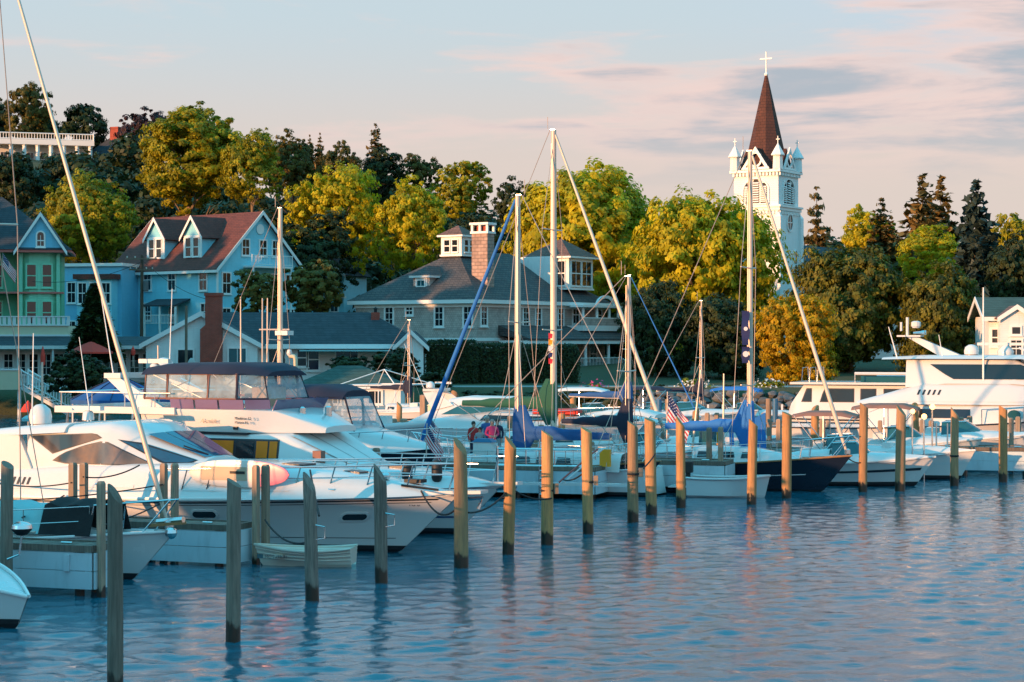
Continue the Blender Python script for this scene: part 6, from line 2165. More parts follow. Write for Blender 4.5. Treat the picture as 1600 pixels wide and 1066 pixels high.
# white rigid inflatable and small hulls left of the people
for nm, lb, bp, Yj, Lj, mm in (('inflatable_boat', 'pale grey inflatable boat on davits left of the flags', 668, 82, 3.2, 'gelcoat_grey'), ('runabout', 'white runabout hull below the pale inflatable boat', 690, 84, 5.2, 'gelcoat')):
    q = boat(nm, lb, bp, Yj, Lj, -20, 'dinghy' if Lj < 4 else 'motorboat', dz=.95 if Lj < 4 else 0)
    h_ = Hull(Lj, Lj * .42, .5 if Lj < 4 else .85, .5 if Lj < 4 else .9, .65 if Lj < 4 else 1.1, .2, .5)
    h_.build(q, mm, mb=mm if Lj < 4 else 'bottom_paint')
    h_.rub(q, mm, .14 if Lj < 4 else .05, name='tube' if Lj < 4 else 'rub_rail')
    if Lj < 4:
        MB().box(-.6, -.1, -.3, .3, .45, .95).build('console', 'gelcoat', q)
    else:
        Cabin([(-1.0, .9, .8, .8, 1.2), (.6, .8, .6, .85, 1.5), (1.5, .5, .3, .95, 1.1)], .1).build(q, 'gelcoat', 'cuddy')

# ------------------------------------------------------------------ trawler yacht on the right
et = boat('trawler_yacht', 'cream trawler yacht with square cabin windows and boat deck', 1712, 94, 14.5, -18, 'motor yacht')
et.scale = (1, 1, .86)
ht = Hull(14.5, 4.6, 1.7, 1.7, 2.3, .8, 1.0, .55, .95, 1.2, .9)
ht.build(et, 'gelcoat')
ht.rub(et, 'stripe_dark', .05, u=.86)
ht.strip(et, 'hull_stripe', 'tan_canvas', .36, .44, .02, .97)
for xx in (-5.6, -4.6, -3.4):
    ht.port(et, xx, .78, .6, .25, -1, ring='gelcoat')
ct = Cabin([(-7.0, 1.9, 1.85, 1.6, 1.9), (-6.9, 1.85, 1.75, 1.65, 2.3), (-6.3, 1.85, 1.7, 1.65, 3.35), (2.0, 1.85, 1.7, 1.7, 3.35), (2.6, 1.8, 1.5, 1.75, 2.4)], .08)
ct.build(et, 'gelcoat', 'saloon')
for x0, x1, sl in ((-6.35, -5.95, .25), (-5.45, -3.9, .2), (-3.5, -2.85, 0), (-2.4, -.6, 0), (-.2, 1.5, 0)):
    fr_ = ct.panel(et, 'window_frame', 'stripe_dark', [(x0 - .06, 2.38), (x0 + sl - .06, 3.16), (x1 + .06, 3.16), (x1 + .06, 2.38)], .008)
    ct.panel(et, 'saloon_window', 'glass', [(x0, 2.44), (x0 + sl, 3.1), (x1, 3.1), (x1, 2.44)], .02)
MB().box(-6.9, 2.8, -2.1, 2.1, 3.38, 3.5).build('saloon_roof', 'gelcoat', et)
for k in range(3):
    x0 = -6.4 + k * .38
    MB().tube([(x0, -1.7, 3.5), (x0 + .05, -1.7, 4.3), (x0 + .3, -1.7, 4.35), (x0 + .35, -1.7, 3.5)], .025, 5).build('ladder_hoop', 'steel', et)
MB().tube([(-3.8, -1.9, 4.0), (1.6, -1.9, 4.0)], .09, 6).build('boom_rail', 'gelcoat', et)
for x0 in (-3.8, -1.2, 1.6):
    MB().tube([(x0, -1.9, 3.5), (x0, -1.9, 4.0)], .03, 5).build('rail_post', 'steel', et)
MB().loft([[(-2.9, -.9, 3.55), (-2.9, -.8, 3.95), (-2.9, .2, 3.95), (-2.9, .3, 3.55)], [(-.8, -.95, 3.55), (-.8, -.85, 4.0), (-.8, .25, 4.0), (-.8, .35, 3.55)], [(.2, -.4, 3.7), (.2, -.35, 3.95), (.2, -.1, 3.95), (.2, -.05, 3.7)]]).build('tender_cover', 'gelcoat_grey', et, 40)
MB().box(-3.6, -1.0, -1.3, -1.2, 3.5, 3.85).build('name_board', 'glass_teal', et)
MB().tube([(1.4, -1.3, 3.5), (-.3, -1.3, 4.9)], [.08, .05], 8).build('crane_boom', 'orange_paint', et)
MB().ball((-.3, -1.3, 4.95), .1, 8, 6).build('crane_tip', 'steel', et)
tor = MB()
rr = []
for k in range(16):
    a = 2 * math.pi * k / 16
    c_ = (2.2 + .32 * math.cos(a), -2.15, 3.95 + .36 * math.sin(a))
    rr.append(c_)
tor.tube(rr + [rr[0]], .07, 6, False).build('life_ring', 'rubber', et)
ht.rails(et, .62, .95, .7, 6, .12, True, r=.02)

# ------------------------------------------------------------------ big sport-fishing yacht at the right edge
eq = boat('convertible_yacht', 'large white sport yacht with wraparound windscreen and radar mast', 1868, 83, 17, -20, 'motor yacht')
eq.scale = (1.07, 1.07, .85)
hq = Hull(17, 5.2, 1.5, 1.7, 2.6, .9, 1.6, .5, .95, 1.6, .86)
hq.build(eq, 'gelcoat')
hq.rub(eq, 'stripe_dark', .04)
cq = Cabin([(-4.4, 2.3, 2.2, 1.5, 2.3), (-3.6, 2.35, 2.2, 1.55, 2.72), (2.5, 2.3, 2.1, 1.8, 2.72), (5.4, 1.7, 1.2, 2.1, 2.6), (7.4, .7, .5, 2.4, 2.55)], .15)
cq.build(eq, 'gelcoat', 'saloon')
fq = Cabin([(-4.9, 2.1, 1.9, 2.75, 2.85), (-3.6, 2.35, 2.1, 2.72, 3.3), (-2.2, 2.3, 1.95, 2.72, 3.85), (1.0, 2.15, 1.8, 2.72, 3.9), (3.4, 1.7, 1.3, 2.74, 3.55), (6.2, .8, .5, 2.78, 2.95)], .35)
fq.build(eq, 'gelcoat', 'flybridge')
wq = Cabin([(-3.0, 1.8, 1.55, 3.55, 4.95), (-1.4, 1.9, 1.6, 3.75, 4.98), (1.2, 1.75, 1.45, 3.75, 4.98), (3.5, 1.25, .95, 3.5, 3.62)], .12)
wq.build(eq, 'gelcoat', 'enclosed_bridge')
wq.panel(eq, 'side_window', 'glass', [(-2.05, 4.72), (-1.15, 3.98), (2.4, 3.98), (1.55, 4.72)], .02)
for f0, f1 in ((-.95, -.34), (-.3, .3), (.34, .95)):
    wq.top(eq, 'windscreen', 'glass_blue', 1.4, 3.3, f0, f1)
rq = Cabin([(-4.0, 1.5, 1.35, 4.95, 5.03), (-2.5, 1.85, 1.6, 4.99, 5.14), (1.4, 1.75, 1.5, 4.99, 5.16), (2.3, 1.35, 1.1, 4.96, 5.06)], .06)
rq.build(eq, 'gelcoat', 'hardtop')
MB().hexa([(-1.9, -.3, 5.14), (-1.0, -.3, 5.14), (-1.0, .3, 5.14), (-1.9, .3, 5.14)], [(-3.2, -.22, 6.1), (-2.8, -.22, 6.1), (-2.8, .22, 6.1), (-3.2, .22, 6.1)]).build('radar_mast', 'gelcoat', eq)
MB().box(-3.55, -2.6, -.5, .5, 6.1, 6.18).build('mast_platform', 'gelcoat', eq)
MB().tube([(-3.2, 0, 6.18), (-3.2, 0, 7.1)], .06, 8).build('mast_pole', 'gelcoat', eq)
MB().tube([(-3.45, 0, 6.4), (-3.45, 0, 6.85)], .05, 6).build('mast_light', 'gelcoat', eq)
MB().lathe([(.14, 0), (.2, .1), (.2, .3), (.1, .36)], (-2.85, 0, 6.55), 10).build('searchlight', 'gelcoat', eq)
for yy in (-.35, .1):
    MB().tube([(-2.9, yy, 6.3), (-2.45, yy, 6.32)], [.05, .11], 8).build('horn', 'steel', eq)
radome(eq, (-.55, -.6, 5.16), .3, .55)
MB().lathe([(.3, 0), (.34, .2), (.2, .42), (.14, .5)], (.75, -.3, 5.16), 12).build('radar_pedestal', 'gelcoat', eq, 50)
MB().box(-.35, 1.9, -.42, -.18, 5.66, 5.8).build('radar_array', 'gelcoat', eq)
MB().tube([(1.9, -.6, 5.2), (1.3, -.6, 5.55)], .06, 6).build('grab_bar', 'gelcoat', eq)
antenna(eq, (.05, -1.75, 3.9), PZ(388, 76) - 3.9, (0, 0), .045)
antenna(eq, (1.75, -1.6, 3.9), PZ(390, 76) - 3.9, (-.1, 0), .045)
antenna(eq, (-3.4, -1.3, 5.0), 1.6, (-.35, 0), .03)
antenna(eq, (-1.6, -1.3, 5.1), 1.1, (-.15, 0), .02)
MB().hexa([(2.0, -2.2, 2.7), (7.0, -.6, 2.76), (7.0, .6, 2.76), (2.0, 2.2, 2.7)], [(2.0, -2.22, 2.74), (7.0, -.62, 2.8), (7.0, .62, 2.8), (2.0, 2.22, 2.74)]).build('bridge_brow', 'stripe_blue', eq)
cq.panel(eq, 'saloon_window', 'glass_blue', [(2.6, 2.05), (2.6, 2.62), (5.0, 2.5), (5.4, 2.3)], .02)
MB().box(-4.35, -4.25, -.4, .5, 1.6, 2.6).build('saloon_door', 'glass', eq)
MB().lathe([(.25, 0), (.25, .06)], (0, 0, 0), 16).build('life_ring', 'glass_teal', eq, loc=(1.3, -2.36, 2.25)).rotation_euler = (R(90), 0, 0)
for xx in (-2.5, -.8, .9, 2.8):
    hq.port(eq, xx, 1.1, .6, .2, -1)
hq.rub(eq, 'gelcoat_grey', .05, u=.62, name='spray_rail')
fq.panel(eq, 'moulding_line', 'gelcoat_grey', [(-3.4, 2.86), (-3.4, 2.9), (4.5, 2.92), (4.5, 2.88)], .012, (-1,))
cq.panel(eq, 'saloon_window', 'glass', [(-2.4, 2.05), (-2.4, 2.5), (-.4, 2.5), (-.4, 2.05)], .02)
for k in range(5):
    fq.panel(eq, 'vent_slot', 'stripe_dark', [(-2.5 + k * .2, 3.2), (-2.42 + k * .2, 3.45), (-2.34 + k * .2, 3.45), (-2.42 + k * .2, 3.2)], .014, (-1,))
hq.rails(eq, .55, .98, .75, 9, .12, False, r=.025, close=True)

# ------------------------------------------------------------------ small boats on the right
def runabout(label, bow_px, Y, L, yaw, bim=None, stripe='stripe_dark', name='runabout', f=.8, cover=None, deckhouse=True):
    e = boat(name, label, bow_px, Y, L, yaw, 'motorboat')
    h = Hull(L, L * .36, f * .9, f * .95, f * 1.2, .3, L * .14, .45, .92, 1.3, .84)
    h.build(e, 'gelcoat')
    h.rub(e, 'white_trim', .04)
    h.strip(e, 'hull_stripe', stripe, .52, .62, .02, .97)
    c = Cabin([(-.3 * L, L * .165, L * .15, f * .9, f + .12), (.02 * L, L * .165, L * .13, f * .92, f + .3), (.25 * L, L * .12, L * .07, f, f + .25), (.46 * L, L * .02, L * .01, f * 1.15, f * 1.2)], .12)
    c.build(e, 'gelcoat', 'foredeck')
    if deckhouse:
        w = Cabin([(-.12 * L, L * .14, L * .11, f + .15, f + .62), (.02 * L, L * .13, L * .09, f + .2, f + .66), (.1 * L, L * .1, L * .07, f + .25, f + .32)], .05)
        w.build(e, 'glass_teal', 'windscreen')
        MB().tube([(-.12 * L, -L * .115, f + .64), (.02 * L, -L * .095, f + .68), (.02 * L, L * .095, f + .68), (-.12 * L, L * .115, f + .64)], .025, 5).build('windscreen_frame', 'steel', e)
    if cover:
        Cabin([(-.46 * L, L * .15, L * .1, f * .9, f + .15), (-.3 * L, L * .155, L * .1, f * .92, f + .3), (-.14 * L, L * .15, L * .09, f * .95, f + .35)], .1).build(e, cover, 'cockpit_cover')
    else:
        for yy in (-.3, .3):
            MB().box(-.22 * L, -.15 * L, yy - .2, yy + .2, f * .6, f + .4).build('seat', 'white_canvas', e)
    if bim:
        zb = f + 1.35
        Cabin([(-.36 * L, L * .15, L * .13, zb - .08, zb + .02), (-.26 * L, L * .15, L * .13, zb, zb + .14), (-.02 * L, L * .15, L * .13, zb, zb + .15), (.08 * L, L * .14, L * .12, zb - .1, zb)], .06).build(e, bim, 'bimini')
        for x0 in (-.34 * L, -.14 * L, .06 * L):
            for s_ in (-1, 1):
                MB().tube([(-.14 * L, s_ * L * .16, f), (x0, s_ * L * .145, zb)], .018, 5).build('bimini_pole', 'steel', e)
    return e, h


runabout('white bowrider with dark side stripe moored right of the navy sailboat', 1462, 68.5, 5.6, -14, name='bowrider', f=.85, cover='white_canvas')
runabout('small white cuddy boat tucked behind the bowrider', 1524, 71.5, 4.6, -28, name='cuddy_boat', f=.9, stripe='gelcoat_grey', deckhouse=False)
runabout('runabout under the left of two tan biminis', 1440, 72.5, 5.4, -18, 'tan_canvas', f=.9)
runabout('runabout under the right of two tan biminis', 1535, 75, 5.6, -16, 'tan_canvas', f=1.1)
runabout('open motorboat with teal windscreen left of the navy sailboat mast', 1235, 79, 6.2, -20, f=1.0)
runabout('white motorboat with clear canvas panels behind the flagged pile', 1130, 72, 5.6, -22, 'white_canvas', f=.95)
runabout('white motorboat moored far right behind the tall piles', 1640, 77, 6.5, -18, f=1.2)
# tender with an outboard
eo = boat('tender', 'small square white tender with outboard tied by the navy hull', 1203, 63.6, 2.6, -16, 'dinghy')
ho = Hull(2.6, 1.3, .62, .6, .7, .18, .2, .6, .95, 1.1, .9)
ho.build(eo, 'gelcoat_grey', mb='gelcoat_grey', deck=False)
ho.rub(eo, 'gelcoat', .04)
MB().box(-1.45, -1.2, -.13, .13, .75, 1.1).build('outboard_cowl', 'rubber', eo)
MB().box(-1.42, -1.28, -.06, .06, -.1, .75).build('outboard_leg', 'rubber', eo)
MB().hexa([(-1.9, -.55, .3), (-1.2, -.55, .3), (-1.2, .55, .3), (-1.9, .55, .3)], [(-1.9, -.55, .34), (-1.2, -.55, .34), (-1.2, .55, .34), (-1.9, .55, .34)]).build('swim_grid', 'gelcoat', eo)

runabout('far white runabout left of the large striped flag', 1030, 106, 6.5, -10, 'white_canvas', f=1.0)
runabout('far white runabout below the white blossom', 1122, 108, 6.2, -12, 'navy_canvas', f=1.0)
runabout('far cuddy boat left of the navy boat mast', 1185, 104, 6.8, -8, f=1.15)
runabout('far runabout with blue canvas right of the navy boat mast', 1262, 107, 6.0, -14, 'bright_blue_canvas', f=1.0)
runabout('far white runabout under the green sail cover', 770, 112, 6.5, -10, f=1.1)
for k, (px, Y, lb) in enumerate(((1096, 110, 'left of the navy boat mast'), (640, 116, 'above the small flags'))):
    sailboat('sailboat', 'small distant sailboat with bare thin mast ' + lb, px, Y, 7.0, 2.4, .9, 'gelcoat', PZ((470, 500)[k], Y), mr=.05, furl=None, cover='navy_canvas', spread=(.5,), lifel=False)


# ------------------------------------------------------------------ mooring piles: round timbers with slanted tops
def pile_mesh(r, h, seed, cut=None, m='pile_wood'):
    rg = random.Random(seed)
    b = MB()
    n = 14
    cut = rg.uniform(.12, .4) if cut is None else cut
    ph = [rg.uniform(0, 6.28) for _ in range(3)]
    lean = (rg.uniform(-.035, .035), rg.uniform(-.03, .03))
    rings = []
    for j, k in enumerate((-.35, 0, .15, .35, .55, .75, .9, 1.0)):
        z = h * k if j else -1.2
        rg_ = []
        for i in range(n):
            a = 2 * math.pi * i / n
            q = r * (1.04 - .06 * k + .035 * math.sin(2 * a + ph[0] + k * 2) + .02 * math.sin(5 * a + ph[1] + k * 5))
            zz_ = z - (cut * (.5 + .5 * math.cos(a + .35)) if k == 1.0 else 0) - (.0 if k < 1 else 0)
            if k == .9:
                zz_ = min(z, h - cut - .02)
            rg_.append((q * math.cos(a) + lean[0] * max(0, z), q * math.sin(a) + lean[1] * max(0, z), zz_))
        rings.append(rg_)
    b.loft(rings)
    return b.mesh('mooring_pile', m, 35)


PILES = [(9, 20, 720, 826), (180, 24, 756, 1088), (364, 23, 747, 1003), (488, 21, 737, 937), (596, 20, 725, 911), (721, 22, 684, 886), (794, 18, 681, 866), (855, 19, 672, 851), (919, 17, 667, 833),
         (989, 17, 657, 816), (1018, 17, 653, 804), (1064, 14, 650, 793), (1174, 15, 654, 788), (1229, 15, 643, 779), (1348, 13, 629, 769), (1406, 15, 633, 767), (1491, 13, 636, 759), (1567, 13, 633, 753)]
PLAB = ['shaded mooring pile cut off by the left edge beside the kettle grill', 'nearest and tallest mooring pile, in shade at the lower left', 'shaded slant-topped pile left of the rowing dinghy, standing clear in the water', 'greenish shaded pile standing in front of the rowing dinghy', 'shaded pile with an iron hook by the cruiser bow number', 'thick pile before the cruiser bow with only its top sunlit', 'pile right of the cruiser bow, upper half golden', 'golden lit pile left of the turquoise dock', 'golden lit pile at the right end of the turquoise dock', 'golden lit pile in front of the dark sailboat bow', 'pile with a dark capped top beside the golden pile of the dark sailboat', 'golden pile under the large striped flag', 'golden pile in front of the square tender', 'lit pile in front of the navy sailboat', 'lit pile right of the navy sailboat bow', 'lit pile in front of the bowrider stern', 'lit pile with a dark band beside the cuddy boat', 'lit pile nearest the right edge']
PILE_AT = []
for k, (px, w, yt, yb) in enumerate(PILES):
    Y = CAMH * FPX / (yb - 533)
    if k == 0:
        Y = 39.0
    h = PZ(yt, Y)
    r = w / 2 / FPX * Y
    o = link('mooring_pile', pile_mesh(r, h, 100 + k, None if k != 10 else .12, 'pile_wood_old_shaded' if k < 5 else 'pile_wood'), None, (PX(px, Y), Y, 0), R(-10 + 25 * ((k * 7) % 5) / 5))
    tag(o, PLAB[k], 'pile', 'round mooring piles of the front row')
    PILE_AT.append((PX(px, Y), Y, h, r))
    if k in (3, 4):
        MB().tube([(r * .6, -r * .7, 1.45), (r + .13, -r * .75, 1.42), (r + .13, -r * .75, 1.2), (r * .6, -r * .7, 1.17)], .014, 5).build('iron_hook', 'steel', o)
    if k in (7, 9, 8):
        MB().box(r, r + .12, -.09, .0, 1.25, 1.5).build('rope_block', 'post_wood', o)
    if k in (6, 7, 8, 9, 16):
        z_ = 1.3 if k != 16 else 1.0
        MB().lathe([(r * 1.05, 0), (r * 1.14, .03), (r * 1.05, .06)], (0, 0, z_), 14).build('rope_loop', 'rope_dark', o)

# slim square dock posts behind them
POSTS = {'slim square dock posts by the big white cruisers': [(114, 10, 723, 46.5), (131, 10, 723, 47), (158, 10, 752, 38.9), (256, 9, 724, 45.2), (273, 9, 724, 46), (400, 9, 727, 44.6), (415, 10, 726, 44.8), (323, 6, 704, 53), (345, 6, 704, 53.6), (588, 9, 700, 56.5), (460, 6, 704, 54)],
         'dock posts around the far flags': [(613, 11, 654, 88), (631, 8, 654, 90), (652, 9, 672, 86), (662, 9, 617, 110), (691, 8, 654, 92), (727, 7, 648, 90), (744, 7, 648, 92), (640, 7, 668, 96)],
         'dock posts between the sailboats of the middle': [(797, 7, 650, 84), (815, 8, 649, 80), (835, 8, 674, 74), (846, 7, 664, 78), (910, 7, 641, 90), (936, 6, 655, 88), (964, 7, 643, 92), (978, 7, 643, 95), (1037, 7, 668, 76), (1105, 6, 645, 100), (1120, 6, 645, 102), (925, 6, 690, 66)],
         'dock posts around the navy sailboat': [(1202, 6, 655, 78), (1217, 7, 655, 76), (1108, 7, 668, 66), (1126, 7, 667, 65.5), (1193, 6, 645, 96)],
         'dock posts along the right-hand docks': [(1285, 8, 655, 84), (1294, 6, 657, 86), (1365, 6, 650, 90), (1375, 6, 657, 84), (1441, 7, 656, 80), (1455, 7, 657, 84), (1502, 7, 652, 78), (1515, 7, 650, 80), (1580, 7, 653, 76), (1591, 7, 651, 78), (1530, 6, 655, 90)]}
PPL = ['slim square dock post among the big white cruisers', 'slim dock post among the far flags left of the people', 'slim dock post between the middle sailboats', 'slim dock post close to the navy hulled sailboat', 'slim dock post on the docks under the big right-hand yachts']
pr = random.Random(8)
ORD = ['first', 'second', 'third', 'fourth', 'fifth', 'sixth', 'seventh', 'eighth', 'ninth', 'tenth', 'eleventh', 'twelfth', 'thirteenth']
for (grp, lst), lab in zip(POSTS.items(), PPL):
    for k_, (px, w, yt, Y) in enumerate(sorted(lst)):
        h, a = PZ(yt, Y), w / 2 / FPX * Y
        b = MB()
        b.box(-a, a, -a, a, -.8, h - .05)
        b.hexa([(-a, -a, h - .05), (a, -a, h - .05), (a, a, h - .05), (-a, a, h - .05)], [(-a * .7, -a * .7, h), (a * .7, -a * .7, h), (a * .7, a * .7, h), (-a * .7, a * .7, h)])
        tag(b.build('dock_post', 'post_wood', None, loc=(PX(px, Y), Y, 0), rz=R(-26 + pr.uniform(-6, 6))), ORD[k_] + ' from the left, ' + lab, 'post', grp)
# thick round piles farther back
for k, (px, w, yt, Y, lb) in enumerate(((623, 9, 628, 100, 'round pile left of the white dock pedestal'), (699, 10, 619, 100, 'round pile left of the blue furled headsail'), (709, 12, 610, 102, 'tallest round pile just left of the blue furled headsail'), (878, 11, 646, 84, 'leaning grey pile right of the green sail cover'), (894, 10, 620, 92, 'tall pile half lit beside the tallest mast'), (1085, 11, 637, 82, 'thick golden pile behind the turquoise towel'), (1272, 12, 633, 80, 'thick golden pile before the trawler'), (1432, 11, 629, 84, 'pile among the bright glints by the tan bimini'), (613, 10, 668, 84, 'stubby grey pile left of the runabout hull'))):
    h = PZ(yt, Y)
    tag(link('mooring_pile', pile_mesh(w / 2 / FPX * Y, h, 300 + k), None, (PX(px, Y), Y, 0), R(k * 40)), lb, 'pile', 'round piles of the inner docks')
for k, (px, Y, yt, lb) in enumerate(((1206, 100, 623, 'by the trawler stern'), (1391, 92, 628, 'behind the bright glints'), (1546, 90, 630, 'below the yacht brow'), (1025, 104, 624, 'left of the flag'), (1048, 104, 624, 'just right of the flag'), (1077, 104, 624, 'left of the white blossom'))):
    e = thing('paired_piles', 'pair of blue-grey steel sleeved piles ' + lb, 'pile', (PX(px, Y), Y, 0), R(-20), 'sleeved pile pairs')
    for s_ in (-.17, .17):
        MB().tube([(s_, 0, -.8), (s_, 0, PZ(yt, Y))], .14, 10).build('pile', 'dock_blue_box' if s_ > 0 else 'post_wood', e, 40)


# ------------------------------------------------------------------ finger piers
def pier(label, end_px, Y, L, W=1.3, z=.95, yaw=-26, fh=.72, posts=True, ladder=None):
    """Pier whose right-hand near corner stands at end_px; deck planks, timber cap and pale fascia boards."""
    a = R(yaw)
    e = thing('finger_pier', label, 'pier', (PX(end_px, Y), Y, 0), a, 'finger piers')
    n = int(L / .3)
    me = MB().box(0, .28, 0, W - .1, z - .05, z).mesh('deck_plank', 'deck_wood')
    for i in range(n):
        link('deck_plank', me, e, (-(i + 1) * .3 - .06, .05, 0))
    for yy in (-.06, W - .04):
        MB().box(-L - .06, -.02, yy, yy + .1, z - .1, z + .03).build('cap_timber', 'deck_wood', e)
    MB().box(-.1, .0, .05, W - .05, z - .1, z + .03).build('cap_timber', 'deck_wood', e)
    nb = 2 if fh < .8 else 3
    for j in range(nb):
        z1 = z - .115 - j * fh / nb
        z0 = z1 - fh / nb + .012
        MB().box(-L, -.02, -.045, -.005, z0, z1).build('fascia_board', 'fascia_board', e)
        MB().box(.002, .04, .0, W, z0, z1).build('fascia_board', 'fascia_board', e)
    for i in range(int(L / 2.2) + 1):
        for yy in (.15, W - .15):
            MB().tube([(-.4 - i * 2.2, yy, -1.2), (-.4 - i * 2.2, yy, z - .12)], .1, 8).build('support_pile', 'pile_wood', e)
    for i in range(int(L / 2.5)):
        MB().tube([(-.8 - i * 2.5, .12, z + .06), (-.55 - i * 2.5, .12, z + .06)], .025, 6).build('cleat', 'steel', e)
    if ladder is not None:
        for s_ in (-.2, .2):
            MB().tube([(ladder + s_, -.12, -.3), (ladder + s_, -.12, z + .9)], .03, 6).build('ladder_rail', 'steel', e)
        for k in range(5):
            MB().tube([(ladder - .2, -.12, -.1 + k * .25), (ladder + .2, -.12, -.1 + k * .25)], .022, 6).build('ladder_rung', 'steel', e)
    return e


p1_ = pier('nearest finger pier with pale blue fascia in front of the shaded sloop', 146, 38.8, 8.0, .9, .98, -20)
MB().box(-.62, -.5, -.09, -.05, .5, .82).build('fender_board', 'fascia_board', p1_)
pier('finger pier between the shaded sloop and the sport cruiser', 362, 44.0, 9.0, 1.0, .9, -22)
pier('turquoise finger pier beside the blue-covered sailboat', 930, 62.6, 6.0, 1.4, 1.0, -18, ladder=-1.6)
pier('finger pier between the dark sailboat and the square tender', 1133, 64.8, 4.5, 1.4, 1.05, -18)
pier('finger pier behind the bowrider', 1405, 73.0, 6.0, 1.3, .95, -16)
pier('finger pier with ladders at the right edge', 1620, 73.0, 8.0, 1.6, 1.05, -14, ladder=-3.4)
pier('walkway pier where the people stand', 900, 68.5, 10.0, 2.2, .92, -12)
pier('long inner walkway below the flags', 820, 98.0, 14.0, 2.0, .95, -4)
pier('inner walkway behind the navy sailboat', 1300, 96.0, 16.0, 2.0, .95, -4)

# gangplank with its red and white struts by the turquoise pier
gp = thing('boarding_plank', 'pale boarding plank with leaning struts left of the turquoise pier', 'gangway', (PX(800, 60.8), 60.8, 0), R(-14))
MB().box(-.6, 3.6, -.18, .18, .62, .7).build('plank', 'gelcoat', gp)
for k in (0, .16):
    MB().tube([(1.5 + k, -.15, .72), (2.7 + k, -.15, 1.75)], .03, 6).build('strut', 'white_trim' if k else 'coral_trim', gp)
railing(gp, (-.5, .15, .7), (2.2, .15, .7), 1.0, 3, 'steel', r=.02, base=.5)

# dock power pedestals and the white box by the people
for k, (px, yt, Y, lb, m_) in enumerate(((757, 685, 65.6, 'white dock box with blue lid in front of the pink jacket', 'white_paint'), (680, 630, 96, 'small cream dock pedestal right of the white post', 'cream'), (1250, 700, 76, 'pale dock box behind the navy sailboat', 'white_paint'))):
    h = PZ(yt, Y)
    w = 30 / FPX * Y / 2 if k != 1 else .3
    e = thing('dock_box', lb, 'dock box', (PX(px, Y), Y, 0), R(-20))
    zlo = .95 if k != 1 else h - .7
    MB().box(-w, w, -w * .7, w * .7, zlo, h - .12).build('body', m_, e)
    MB().hexa([(-w - .05, -w * .8, h - .12), (w + .05, -w * .8, h - .12), (w + .05, w * .8, h - .12), (-w - .05, w * .8, h - .12)], [(-w * .7, -w * .5, h), (w * .7, -w * .5, h), (w * .7, w * .5, h), (-w * .7, w * .5, h)]).build('lid', 'dock_blue_box' if k != 1 else 'cream', e)
    if k == 1:
        MB().tube([(0, 0, -.5), (0, 0, zlo)], .06, 6).build('stand', 'post_wood', e)

